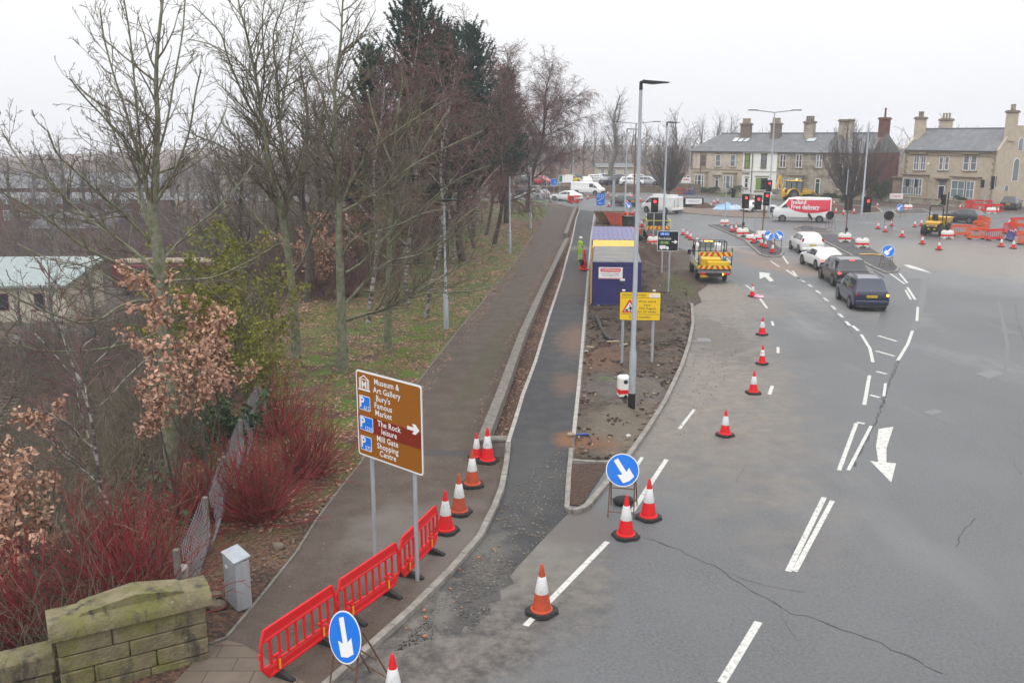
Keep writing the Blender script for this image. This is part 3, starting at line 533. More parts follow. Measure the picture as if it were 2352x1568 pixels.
traced_tree('bare_tree', 'mossy bare tree with a long low limb reaching over the grass toward the path', gx(787, 852), 34.7,
    L3((787, 800), (785, 760), (783, 700), (782, 640), (779, 570), (778, 520), (778, 451), (771, 369), (767, 308), (771, 246), (767, 205), (778, 144), (784, 82), (786, 25), (790, -40)),
    [(L3((796, 735), (835, 722), (876, 714), (930, 689), (971, 662), (1026, 630), (1081, 596), (1130, 575), d1=-2), .12), (L3((945, 684), (985, 672), (1040, 670), (1090, 668), (1135, 655), (1170, 640), d0=-.8, d1=1), .06), (L3((794, 697), (835, 651), (889, 599), (944, 591), (985, 574), (1026, 552), (1081, 511), (1136, 473), d1=1.5), .11),
     (L3((794, 626), (835, 602), (870, 561), (905, 520), (930, 470), d1=2.5), .09), (L3((785, 591), (807, 550), (850, 535), (910, 520), (970, 490), (1020, 480), d1=-2.5), .08), (L3((780, 588), (753, 563), (720, 531), (700, 500), (670, 470), d1=-2), .07), (L3((778, 480), (819, 390), (860, 336), (921, 295), (983, 254), (1030, 225), d1=-1), .10), (L3((778, 490), (839, 459), (901, 414), (962, 369), (1065, 320), (1110, 300), d1=2), .09),
     (L3((772, 380), (745, 230), (724, 172), (696, 115), (670, 60), d1=1), .07), (L3((767, 310), (740, 290), (720, 240), (690, 200), d1=-2), .06), (L3((776, 440), (740, 400), (700, 350), (670, 330), d1=-2), .06), (L3((770, 240), (800, 200), (830, 150), (850, 80), d1=2), .06)],
    SP, 3, .27)
traced_tree('bare_tree', 'broad bare tree with a mossy green trunk foot beside the nearest path lamp', gx(890, 802), 38.5,
    L3((890, 760), (892, 700), (893, 640), (895, 560), (897, 500), (900, 430), (905, 330), (915, 250), (925, 180), d1=1),
    [(L3((895, 640), (940, 600), (1000, 560), (1060, 500), (1120, 460), d1=2), .08), (L3((896, 560), (950, 500), (1010, 440), (1070, 400), (1130, 380), d1=-2), .08), (L3((897, 500), (850, 450), (830, 380), (800, 320), d1=-2), .08), (L3((900, 430), (950, 380), (1000, 300), (1030, 250), d1=2), .08), (L3((902, 380), (870, 310), (850, 240), (845, 200), d1=1.5), .07), (L3((905, 340), (950, 280), (975, 210), (990, 170), d1=-2), .07),
     (L3((898, 540), (930, 420), (960, 330), (965, 250), d1=-1), .08), (L3((893, 690), (950, 670), (1010, 665), (1080, 640), d1=-2), .06), (L3((895, 600), (850, 560), (810, 540), (780, 500), d1=2), .06)],
    SP, 4, .26, twigm='twig_brown')
# woods behind: birches, dark trunks, pines
def bare_tree_parts(seed, H, spread, droop, nl, rt, lean=0, spec=None, first=.25, sway=.05):
    rng = np.random.RandomState(seed); T = Twigs(); C = Twigs(); k = 12
    P = np.array([[lean * (i / k) ** .8 + sway * H * .3 * math.sin(i * .9 + seed), sway * H * .3 * math.cos(i * .7 + seed * 2) * (i / k), H * i / k - .2] for i in range(k + 1)]); P = smooth_line(P, 1)
    rr = np.linspace(rt, rt * .1, len(P)); rr[0] *= 1.5; T.add(P, rr, 8)
    for q in range(nl):
        tt = first + (1 - first) * (q + rng.uniform(0, 1)) / nl; p = P[int(tt * (len(P) - 1))]; a = rng.uniform(0, 2 * math.pi); el = rng.uniform(.5, 1.1) * (.8 + .4 * tt)
        d = np.array([math.cos(a) * math.cos(el), math.sin(a) * math.cos(el), math.sin(el)]); Ln = spread * (1.15 - .75 * abs(tt - .45)) * rng.uniform(.7, 1.2) * (1.2 - tt * .8)
        r0 = rt * .4 * (1.1 - tt); Q = branch_pts(rng, p, d, Ln, 7, .12, -.02); T.add(Q, np.linspace(r0, .015, 8), 5)
        sprout(rng, C, Q, r0, .02, 0, spec, .0125)
    sprout(rng, C, P[len(P) // 2:], rt * .3, .02, 0, spec, .0125)
    return T, C
def bare_tree(name, label, pos, seed, H, spread, rt, nl=16, barkm='bark_dark', twigm='twig_dark', spec=None, lean=0, first=.25, group=None, sway=.05):
    root = thing(name, label, 'tree', pos, 0, group); T, C = bare_tree_parts(seed, H, spread, 0, nl, rt, lean, spec, first, sway); T.build('trunk', barkm, root); C.build('crown', twigm, root); return root
SB = [(-3.4, .42, 42, .10, -.02, .1), (-4.2, .55, 40, .14, -.16, .1), (-4.4, .8, 38, .12, -.30, .1)]
SD = [(-2.4, .45, 42, .13, .03, .1), (-3.4, .5, 42, .16, .02, .1), (-3.8, .5, 42, .18, 0, .1)]
def pos(u, v): return gx(u, v)
birch_A = bare_tree('birch_tree', 'lone leaning birch with drooping reddish twigs on the grass mound at the far path end', pos(1205, 487), 21, 17.5, 8.2, .34, 27, 'bark_dark', 'twig_birch', SB, 3.2, .22)
b4 = None; GB = 'birches of the little wood behind the path'
b2 = bare_tree('birch_tree', 'slim white-stemmed birch left of the nearest path lamp', pos(936, 700), 22, 15, 4.2, .14, 17, 'bark_birch', 'twig_birch', SB, .8, .25, GB)
b3 = bare_tree('birch_tree', 'crooked white-stemmed birch with dark foot, on the lawn behind the nearest path lamp', pos(984, 728), 23, 13, 4.0, .13, 16, 'bark_birch', 'twig_birch', SB, 1.4, .3, GB)
b4 = bare_tree('birch_tree', 'reddish birch at the edge of the lawn behind the second path lamp', pos(1140, 560), 24, 16, 4.6, .2, 20, 'bark_dark', 'twig_birch', SB, 1.0, .18, GB)
for lab, (u, v), src, rz, s_ in (('leaning dark-footed birch just left of the broad mossy trunk', (850, 740), b3, 1.0, .95), ('reddish birch in the wood left of the second path lamp', (1085, 570), b4, 3.1, .78), ('tall reddish birch topping the dark pines on their right', (1095, 520), b2, 4.0, 1.38),
    ('reddish birch deep in the wood below the tall pine', (1000, 590), b4, 5.0, .72), ('reddish birch in front of the pines, on the left', (905, 620), b4, .7, .68), ('brown-twigged birch behind the pale forked tree', (820, 640), b3, 2.6, 1.0), ('reddish birch by the far end of the wood, left of the leaning birch', (1150, 512), b4, 5.3, 1.1), ('thin birch close behind the leaning birch', (1180, 492), b3, 1.9, 1.35), ('reddish birch behind the lawn, in front of the third path lamp', (1120, 540), b4, .2, .85),
    ('bushy birch standing low at the back of the lawn', (1040, 610), b2, 3.7, .95), ('dim birch at the back of the wood over the red bank', (960, 560), b4, 4.4, .8)): dup(src, lab, pos(u, v), rz, s_)
d1 = bare_tree('woodland_tree', 'thick dark-trunked tree among the dead leaves, left of the mossy trees', pos(705, 692), 31, 13, 4.5, .30, 15, 'bark_dark', 'twig_dark', SD, .4, .3)
for lab, (u, v), rz, s_ in (('second dark trunk in the dead leaves, just right of the thick one', (738, 640), 1.2, .9), ('dark bushy tree standing behind the pale forked trunk', (640, 600), 2.4, .95), ('dark tree behind the lawn, left of the second path lamp', (1062, 600), 3.5, 1.0), ('dark tree at the back of the wood under the pines', (880, 560), 4.6, 1.25), ('dim bare tree in the valley left of the forked trunk', (560, 640), 5.5, .9), ('bare tree at the foot of the bank behind the green shrub', (500, 660), .5, .8)): dup(d1, lab, pos(u, v), rz, s_)
def pine(name, label, base, H, wid, seed, z0=.3):
    rng = np.random.RandomState(seed); root = thing(name, label, 'tree', base, 0, 'pines rising above the birches'); T = Twigs(); T.add([[0, 0, -.2], [0, 0, H * .5], [.15, 0, H * .97]], [.3, .17, .03], 8)
    Vq = []; k = int(H * 3)
    for i in range(k):
        tt = z0 + (1 - z0) * (i + .5) / k; z = H * tt * .97; Lm = wid * (1.02 - tt) ** .62 * (1 if tt > z0 + .12 else .8); nb = 5
        for j in range(nb):
            a = rng.uniform(0, 2 * math.pi); Ln = max(.35, Lm * rng.uniform(.55, 1.15)); P = branch_pts(rng, np.array([.12 * tt, 0, z]), np.array([math.cos(a), math.sin(a), -.12 + tt * .5]), Ln, 5, .07, .045)
            T.add(P, np.linspace(.045, .012, 6), 4)
            for t_ in np.linspace(.2, 1, max(3, int(Ln * 3.4))):           # upswept shoots in needles
                q = P[min(5, int(t_ * 5))] + rng.normal(0, .16, 3); sl = rng.uniform(.45, 1.0); dd = unit(np.array([math.cos(a) * .5, math.sin(a) * .5, .9]) + rng.normal(0, .25, 3))
                m_ = 48; s0 = rng.uniform(0, 1, m_)[:, None]; nd = unit(dd)[None, :] * .55 + rng.normal(0, .5, (m_, 3)); nd /= np.linalg.norm(nd, axis=1)[:, None]
                p0 = q + dd * s0 * sl; Ln2 = .15 * rng.uniform(.8, 1.3, (m_, 1)); w_ = np.cross(nd, rng.normal(0, 1, (m_, 3))); w_ = w_ / (np.linalg.norm(w_, axis=1)[:, None] + 1e-9) * .036
                Vq.append(np.stack([p0 - w_, p0 + w_, p0 + nd * Ln2 + w_ * .3, p0 + nd * Ln2 - w_ * .3], 1).reshape(-1, 3))
    T.build('trunk', 'bark_dark', root); V = np.concatenate(Vq); bigmesh('crown', V, np.arange(len(V)).reshape(-1, 4), 'needle', root); return root
def colpos(u, Y, z=None): p = at(u, 500, Y); return (p.x, Y, hz(p.x, Y) if z is None else z)
pa = pine('pine_tree', 'tallest dark green pine, its top reaching the upper edge above the birches', colpos(958, 66), 19.2, 5.6, 41, .22)
pine('pine_tree', 'bushy dark pine at the left shoulder of the pines, gaps of sky in its side', colpos(866, 62), 14.6, 4.2, 42, .2)
pine('pine_tree', 'rounded dark green pine mixed into reddish birch twigs, right of the tallest', colpos(1085, 84), 18.6, 5.4, 43, .3)
pine('pine_tree', 'narrow green pine at the right end of the wood, lower than the others', colpos(1163, 98), 15.8, 3.2, 44, .3)
pine('pine_tree', 'slim dark pine close on the right of the tallest one', colpos(1022, 69), 16.8, 4.4, 45, .3)
# undergrowth, brambles and far scrub: uncountable twigs
def in_world(p): return np.array([p[0], p[1], p[2]])
def brush(name, spots, seed, m, n, Hh, wid, kind='stuff', parent=None, rm=.006, droop=-.05, label=None, sub=True):
    rng = np.random.RandomState(seed); C = Twigs()
    for x, y, z, s_ in spots:
        for q in range(n):
            a = rng.uniform(0, 2 * math.pi); el = rng.uniform(.5, 1.45); d = np.array([math.cos(a) * math.cos(el), math.sin(a) * math.cos(el), math.sin(el)])
            Ln = Hh * s_ * rng.uniform(.5, 1.15); P = branch_pts(rng, np.array([x, y, z - .05]) + np.array([rng.normal(0, wid * .2), rng.normal(0, wid * .2), 0]), d, Ln, 5, .13, droop); C.add(P, np.linspace(rm * 1.7, rm * .7, 6), 3)
            if sub: sprout(rng, C, P, rm * 1.5, rm * .7, 0, [(4, .45, 42, .16, droop * .6, .25)], rm)
    o = C.build(name, m, parent)
    if kind: tag(o, kind=kind)
    return o
rng = np.random.RandomState(8)
def scatter(n, xr, yr, ok, smin=.7, smax=1.3, seed=0):
    r = np.random.RandomState(seed); o = []
    while len(o) < n:
        x = r.uniform(*xr); y = r.uniform(*yr)
        if ok(x, y): o.append((x, y, hz(x, y), r.uniform(smin, smax)))
    return o
brush('undergrowth', scatter(150, (-22, -6.5), (14, 44), lambda x, y: x < float(edge_x(y)) - .2, seed=1), 51, 'twig_brown', 20, 1.7, .9)
brush('undergrowth', scatter(130, (-26, -8), (18, 60), lambda x, y: x < float(edge_x(y)) - 1.5, seed=2), 52, 'twig_dark', 20, 2.2, 1.1)
brush('undergrowth', scatter(110, (-24, -7), (14, 34), lambda x, y: x < float(edge_x(y)) - .6, seed=3), 53, 'pale_twig', 20, 1.8, .9)
brush('undergrowth', scatter(110, (-34, -11), (44, 120), lambda x, y: x < float(edge_x(y)) + 1.0, .9, 1.5, seed=4), 54, 'twig_birch', 26, 3.0, 1.3, rm=.012)
brush('undergrowth', scatter(120, (-18, -3.5), (50, 104), lambda x, y: x < -3.0 - (104 - y) * .10 and x > -18, .7, 1.2, seed=12), 58, 'twig_birch', 24, 3.2, 1.3, rm=.013)
brush('undergrowth', scatter(110, (-36, -22), (28, 60), lambda x, y: True, .7, 1.3, seed=51), 67, 'twig_brown', 20, 2.4, 1.2, rm=.011)
brush('far_wood', scatter(330, (-300, 290), (235, 430), lambda x, y: not (-5 < x < 60 and y < 250), .5, 1.35, seed=41), 61, 'twig_far', 14, 11, 6, rm=.07)
brush('undergrowth', scatter(120, (-20, -8.5), (17, 40), lambda x, y: x < float(edge_x(y)) - 1, seed=32), 62, 'pale_twig', 12, 2.5, 1.0, rm=.008)
brush('undergrowth', scatter(150, (-62, -24), (58, 76), lambda x, y: True, .7, 1.3, seed=31), 60, 'twig_brown', 22, 2.6, 1.3, rm=.014)
brush('undergrowth', scatter(230, (-40, -14), (26, 84), lambda x, y: x > -17 - (y - 26) * .32, .7, 1.4, seed=21), 59, 'twig_brown', 22, 2.6, 1.3, rm=.011)
brush('scrub', scatter(64, (-100, -36), (92, 150), lambda x, y: True, .5, 1.7, seed=5), 55, 'twig_far', 26, 6.0, 2.4, rm=.022)
brush('scrub', scatter(80, (-85, -12), (96, 140), lambda x, y: x < -12 - (y - 85) * .05, .4, 1.9, seed=6), 56, 'twig_birch', 24, 5.0, 2.0, rm=.020); brush('scrub', scatter(70, (-85, -20), (88, 130), lambda x, y: True, .4, 1.6, seed=16), 66, 'twig_dark', 24, 4.5, 2.0, rm=.02); brush('scrub', scatter(120, (-40, -9), (58, 100), lambda x, y: x < float(edge_x(y)) + 3 and (x > -26 or y > 96), .8, 1.5, seed=9), 57, 'twig_brown', 20, 5.0, 1.8, rm=.018)
def leaves(name, P, sz, m, parent=None, seed=0, flatness=.0, kind=None, curl=.25, asp=.6):
    """many small pointed leaves, each a bent pair of faces"""
    r = np.random.RandomState(seed); n = len(P); P = np.asarray(P, float); s = sz * r.uniform(.6, 1.3, (n, 1))
    d = r.normal(0, 1, (n, 3)); d[:, 2] = d[:, 2] * (1 - flatness) - .2 * (1 - flatness); d /= np.linalg.norm(d, axis=1)[:, None]
    u = r.normal(0, 1, (n, 3)); u[:, 2] += flatness * 6; w_ = np.cross(d, u); w_ /= np.linalg.norm(w_, axis=1)[:, None] + 1e-9; nn = np.cross(d, w_)
    k = r.uniform(.3, 1.8, (n, 1)) * curl; e_ = lambda f, q, c_: P + d * s * f + w_ * s * asp * q + nn * s * k * c_
    if n > 4000: V = np.stack([P, e_(.5, .5, .5), e_(1, 0, .3), e_(.5, -.5, .5)], 1).reshape(-1, 3); q_ = 4
    else: V = np.stack([P, e_(.22, .34, .4), e_(.62, .46, .5), e_(1, 0, .1), e_(.62, -.46, .7), e_(.22, -.34, .3)], 1).reshape(-1, 3); q_ = 6
    o = bigmesh(name, V, np.arange(q_ * n).reshape(-1, q_), m, parent, q_)
    if kind: tag(o, kind=kind)
    return o
def litter(n, poly, seed, dz=.02, zf=hz):
    r = np.random.RandomState(seed); P = []; x0, x1, y0, y1 = min(p[0] for p in poly), max(p[0] for p in poly), min(p[1] for p in poly), max(p[1] for p in poly)
    while len(P) < n:
        x, y = r.uniform(x0, x1), r.uniform(y0, y1)
        if inside((x, y), poly) and mn.noise((x * .6, y * .6, seed)) + r.uniform(-.5, .5) > -.12: P.append((x, y, zf(x, y) + r.uniform(.004, dz)))
    return P
wood = [tuple(g(u, v).xy) for u, v in ((560, 1240), (730, 1185), (905, 950), (1012, 810), (1108, 695), (1177, 612), (1226, 539), (1180, 500), (1040, 570), (800, 600), (640, 640), (600, 760), (520, 930), (470, 1150))]
leaves('leaf_litter', litter(34000, wood, 1, .05), .13, 'litter_leaf', None, 1, .8, 'stuff'); bank = [(-7.2, 15), (-6.6, 20), (-9.4, 38), (-13, 62), (-22, 62), (-20, 30), (-16, 14)]
leaves('leaf_litter', litter(14000, bank, 2, .25), .13, 'litter_leaf', None, 2, .7, 'stuff'); stripP = [tuple(g(u, v).xy) for u, v in ((1112, 1040), (1196, 790), (1292, 578), (1318, 520), (1311, 555), (1288, 640), (1228, 830), (1163, 1022))]
leaves('leaf_litter', litter(2600, stripP, 3, .04, lambda x, y: .012), .08, 'litter_leaf', None, 3, .85, 'stuff'); leaves('leaf_litter', litter(1500, [tuple(g(u, v).xy) for u, v in ((1012, 810), (1108, 695), (1226, 539), (1240, 545), (1140, 690), (1060, 800), (970, 920), (950, 900))], 5, .02, lambda x, y: .008), .08, 'litter_leaf', None, 5, .9, 'stuff')
leaves('leaf_litter', litter(1300, [tuple(g(u, v).xy) for u, v in ((1290, 578), (1190, 790), (1105, 985), (1080, 985), (1160, 790), (1262, 578))], 6, .02, lambda x, y: .008), .07, 'litter_leaf', None, 6, .9, 'stuff')
# ivy and low green on the bank
ivy = litter(5200, [(-8.2, 14), (-7.2, 19), (-8.8, 27), (-10, 30), (-15, 26), (-13, 14)], 7, .55); ivy = [p for p in ivy if mn.noise((p[0] * .9, p[1] * .9, 4)) > .08]; leaves('ivy', ivy, .14, 'ivy_leaf', None, 7, .5, 'stuff', .1, .9)
mossP = [p for p in litter(40000, wood, 9, .06) if mn.noise((p[0] * .55, p[1] * .35, 2)) > .10 and p[1] < 58]; leaves('moss_and_grass', mossP, .11, 'moss', None, 9, .2, 'stuff', .1, .25)
def shrub_leaves(name, label, base, Hh, wid, seed, stem_m, leaf_m, nst, nleaf, lsz, cat='shrub', part='leaves', up=.05, asp=.6, ts=.22):
    root = thing(name, label, cat, base, 0); r = np.random.RandomState(seed); C = Twigs(); P_all = []
    for q in range(nst):
        a = r.uniform(0, 2 * math.pi); el = r.uniform(.75, 1.5); d = np.array([math.cos(a) * math.cos(el) * wid / Hh * 1.6, math.sin(a) * math.cos(el) * wid / Hh * 1.6, math.sin(el)])
        P = branch_pts(r, np.array([r.normal(0, .12), r.normal(0, .12), -.1]), d, Hh * r.uniform(.65, 1.1), 7, .09, up); C.add(P, np.linspace(.022, .006, 8), 4)
        W = Twigs(); k0 = len(C.V); sprout(r, C, P, .02, .006, 0, [(9, .36 if ts < .4 else .27, 48, .12, .02, ts), (4, .45, 45, .14, 0, .2)], .006)
        for V in C.V[k0:]: P_all.append(V[::3])
    C.build('stems', stem_m, root); A = np.concatenate(P_all); idx = r.randint(0, len(A), nleaf); leaves(part, A[idx] + r.normal(0, .05, (nleaf, 3)), lsz, leaf_m, root, seed, 0, None, .3, asp); return root
def bpos(u, v, z, Y): p = at(u, v, Y); return (p.x, Y, hz(p.x, Y))
shrub_leaves('beech_shrub', 'beech holding big pale brown leaves in front of the bare tree on the bank', bpos(468, 1000, 0, 22.0), 5.6, 1.0, 61, 'twig_dark', 'dead_leaf', 6, 3300, .125, ts=.56)
shrub_leaves('beech_shrub', 'low brown-leaved beech drooping beside the wire fence, under the taller beech', bpos(390, 1100, 0, 21.0), 4.4, .9, 62, 'twig_dark', 'dead_leaf', 5, 1300, .115, ts=.6)
shrub_leaves('beech_shrub', 'dense brown-leaved beech cut off by the left edge of the picture', bpos(20, 1150, 0, 18.0), 4.6, 1.6, 63, 'twig_dark', 'dead_leaf', 8, 3900, .125)
shrub_leaves('beech_shrub', 'small rusty-leaved beech in the shade behind the pale forked tree', bpos(740, 600, 0, 52), 5.0, 2.6, 64, 'twig_dark', 'dead_leaf', 8, 1500, .2)
shrub_leaves('green_shrub', 'large yellow-green shrub on the bank behind the wire fence', bpos(520, 800, 0, 31), 5.8, 2.3, 65, 'twig_brown', 'green_leaf', 24, 14000, .11)
shrub_leaves('green_shrub', 'smaller green shrub at the top of the bank, right of the brown beech', bpos(600, 850, 0, 29), 3.0, 1.3, 66, 'twig_brown', 'green_leaf', 12, 3600, .085)
shrub_leaves('green_shrub', 'dull olive shrub in the wood behind the mossy trees', bpos(860, 560, 0, 58), 6, 3.0, 67, 'twig_brown', 'green_leaf', 14, 2600, .12)
shrub_leaves('ivy_clump', 'glossy dark ivy growing over the fence below the brown beech', bpos(520, 960, 0, 25.5), 1.9, .9, 68, 'twig_dark', 'ivy_leaf', 10, 1800, .12, 'plant')
yb = bare_tree('young_birch', 'thin white-stemmed young birch with purplish twigs on the bank behind the red dogwood', bpos(275, 1100, 0, 19.5), 71, 6.6, 2.3, .055, 14, 'bark_birch', 'twig_birch', [(-3, .5, 42, .1, 0, .1), (-4, .55, 40, .12, -.02, .1)], -1.0, .2)
def dogwood(label, base, Hh, wid, seed, n, lean=(0, 0)):
    root = thing('red_dogwood', label, 'shrub', base, 0, 'red-stemmed dogwoods by the path'); r = np.random.RandomState(seed); C = Twigs(); O = Twigs()
    for q in range(n):
        a = r.uniform(0, 2 * math.pi); el = math.acos(min(1, abs(r.normal(0, .55)))) if r.rand() < .6 else r.uniform(.15, .9); d = np.array([math.cos(a) * math.cos(el) * 1.2 + lean[0], math.sin(a) * math.cos(el) * 1.2 + lean[1], math.sin(el)])
        p0 = np.array([r.normal(0, wid * .17), r.normal(0, wid * .17), -.08]); Ln = Hh * r.uniform(.45, 1.1); P = branch_pts(r, p0, d, Ln, 6, .11, .03); old = r.rand() < .4
        (O if old else C).add(P, np.linspace(.014, .007, 7), 3); sprout(r, O if r.rand() < .3 else C, P, .008, .005, 0, [(4, .45, 40, .12, .04, .25)], .005)
    C.build('red_stems', 'dogwood_stem', root); O.build('old_stems', 'dogwood_old', root)
pp = lambda u, v: gx(u, v)
dogwood('red dogwood in the bare soil between the wire fence and the grey cabinet', pp(590, 1190), 2.3, 1.0, 81, 210); dogwood('red dogwood behind the brown sign, farthest along the path', pp(700, 1090), 2.1, 1.3, 82, 220); dogwood('small upright red dogwood at the back, beside the mossy grass', pp(640, 1000), 2.2, .9, 86, 110)
def dpos(x, y): return (x, y, hz(x, y))
dogwood('sprawling red dogwood right behind the stone parapet', dpos(-7.3, 16.1), 2.2, 1.4, 83, 240, (-.25, 0)); dogwood('red dogwood on the bank left of the wire fence', dpos(-8.1, 17.8), 2.3, 1.3, 84, 220, (-.1, -.1)); dogwood('red dogwood low on the bank nearest the left edge', dpos(-9.0, 15.4), 2.3, 1.3, 85, 180, (-.25, -.1)); dogwood('thin red dogwood beside the wire fence, under the brown beech', dpos(-7.6, 20.6), 2.0, .8, 87, 90)
# far trees
fs1 = bare_tree('large_bare_tree', 'large spreading bare tree standing behind the car park wall', (colpos(1402, 165, .8)), 91, 15.5, 7.5, .55, 13, 'bark_grey', 'twig_dark', [(-1.8, .44, 44, .16, .02, .12), (-2.6, .52, 42, .18, .02, .1), (-2.8, .6, 42, .18, 0, .1)], .8, .22, sway=.08)
ft = bare_tree('far_bare_tree', 'dim bare tree behind the car park, farthest left of the row', colpos(1285, 205, 0), 92, 10.5, 5, .3, 18, 'bark_grey', 'twig_dark', [(-1.6, .45, 42, .13, .05, .1), (-1.8, .5, 42, .16, .03, .1), (-1.8, .5, 42, .16, .0, .1)], 0, .2)
for i, (u, Y, s_, lab) in enumerate(((1312, 212, 1.0, 'dim bare tree behind the car park above the white van'), (1338, 205, .95, 'dim bare tree behind the car park, right of the white van'), (1362, 215, 1.05, 'dim bare tree behind the car park, left of the spreading tree'), (1385, 208, .9, 'dim bare tree behind the trunk of the spreading tree'), (1425, 212, .9, 'dim bare tree just right of the spreading tree'), (1448, 205, 1.0, 'dim bare tree beside the brown lamp post'),
    (1478, 200, 1.05, 'dim bare tree behind the main lamp column'), (1508, 205, .9, 'dim bare tree left of the fan-shaped hornbeam'), (1545, 190, 1.35, 'bare tree rising behind the fan-shaped hornbeam'), (1605, 205, 1.2, 'bare tree above the hipped end of the terrace'), (1640, 215, 1.3, 'bare tree above the left roof of the terrace, under the first chimney'), (1668, 225, 1.3, 'bare tree half hidden by the first chimney'), (1265, 190, 1.1, 'dim bare tree behind the leaning birch'), (1240, 195, 1.1, 'dim bare tree left of the leaning birch crown'))): dup(ft, lab, colpos(u, Y, 0), i * 1.3, s_)['group'] = 'dim bare trees in the distance'
for i, (u, Y, s_, lab) in enumerate(((30, 128, 1.5, 'hazy tree over the brick gable at the left edge'), (85, 136, 1.45, 'hazy bare tree right of the brick gable'), (120, 118, 1.2, 'hazy bare tree standing in the scrub beyond the green roofed shed'), (155, 140, 1.5, 'hazy bare tree in front of the brick terrace in the valley'), (200, 132, 1.55, 'hazy bare tree above the middle of the brick terrace'), (240, 122, 1.35, 'hazy bare tree left of the red brick end gable'), (275, 138, 1.5, 'hazy bare tree over the red brick end gable'), (330, 128, 1.45, 'hazy bare tree showing through the stems of the big left tree'), (400, 140, 1.5, 'hazy bare tree right behind the trunk of the big left tree'),
    (430, 115, 1.35, 'hazy birch in the valley, right of the big left tree'), (470, 130, 1.5, 'hazy bare tree beyond the right limbs of the big left tree'), (510, 118, 1.35, 'hazy bare tree in the valley between the two big trees'), (545, 135, 1.55, 'hazy bare tree behind the lower left limbs of the forked tree'), (590, 112, 1.35, 'hazy bare tree close left of the pale forked trunk'), (620, 128, 1.5, 'hazy bare tree behind the fork of the pale tree'), (715, 118, 1.45, 'hazy bare tree between the pale forked tree and the low-limbed one'), (745, 132, 1.5, 'hazy bare tree left behind the trunk of the low-limbed tree'), (810, 120, 1.5, 'hazy bare tree right behind the trunk of the low-limbed tree'))): dup(ft, lab, colpos(u, Y), i * 1.7 + .4, s_ * (.88 + .06 * (i % 4)))['group'] = 'hazy bare trees across the valley'
for i, (u, Y, s_, lab) in enumerate(((20, 62, .62, 'bare tree before the green roofed shed, at the left edge'), (95, 69, .7, 'bare tree before the middle of the green roofed shed'), (190, 66, .68, 'bare tree before the right end of the green roofed shed'))): dup(ft, lab, colpos(u, Y), i * 2.1, s_)['group'] = 'bare trees by the railway'
def fan_tree(name, label, base, Hh, wid, seed):
    root = thing(name, label, 'tree', base, 0, 'fan-shaped hornbeams by the houses'); r = np.random.RandomState(seed); T = Twigs(); C = Twigs(); T.add([[0, 0, -.1], [0, 0, 1.3]], [.3, .26], 8)
    for q in range(70):
        a = r.uniform(0, 2 * math.pi); sp = math.sqrt(r.uniform(0, 1)); h_ = Hh * (1 - .42 * sp ** 2) * r.uniform(.8, 1.05); rad = wid * sp
        P = np.array([[math.cos(a) * rad * f ** .75 * (1 if f < .75 else 1 - .1 * (f - .75)), math.sin(a) * rad * f ** .75, .8 + (h_ - .8) * f ** 1.15] for f in np.linspace(0, 1, 8)]) + r.normal(0, .06, (8, 3)); (T if q < 22 else C).add(P, np.linspace(.09, .018, 8), 4)
        sprout(r, C, P, .06, .02, 0, [(13, .24, 26, .08, .14, .2), (5, .45, 26, .08, .12, .2)], .014)
    T.build('trunk', 'bark_dark', root); C.build('crown', 'twig_fan', root)
mat('twig_fan', (.065, .048, .043), (.11, .085, .075), 1.2, rough=.9, world=True)
fan_tree('hornbeam_tree', 'fan-shaped bare hornbeam in front of the left end of the terrace', colpos(1533, 142, 0), 9.6, 3.7, 95); fan_tree('hornbeam_tree', 'wide fan-shaped bare hornbeam between the terrace and the corner house', colpos(1951, 124, .1), 10.6, 4.9, 96)
def hedge(label, a, b, wd, h, m='hedge_leaf', name='hedge', dens=700, seed=1, sz=.16, z=.1):
    r = np.random.RandomState(seed); a, b = np.array(a), np.array(b); Ln = np.linalg.norm(b - a); n = int(dens * max(Ln, 1)); d = (b - a) / Ln; nn = np.array([-d[1], d[0]])
    s = r.uniform(0, Ln, n); q = r.uniform(-1, 1, n); hh = r.uniform(0, 1, n) ** .5; bump = 1 + .18 * np.sin(s * 2.1 + seed) + .1 * np.sin(s * 5.3)
    w_ = wd / 2 * bump * np.sqrt(np.clip(1.05 - hh ** 3, 0, 1)) * np.sign(q) * np.abs(q) ** .4
    P = np.stack([a[0] + d[0] * s + nn[0] * w_, a[1] + d[1] * s + nn[1] * w_, z + h * hh * bump * .9], -1); o = leaves(name, P, sz, m, None, seed, 0, None, .2, .7); tag(o, label, 'hedge' if name == 'hedge' else 'shrub'); return o
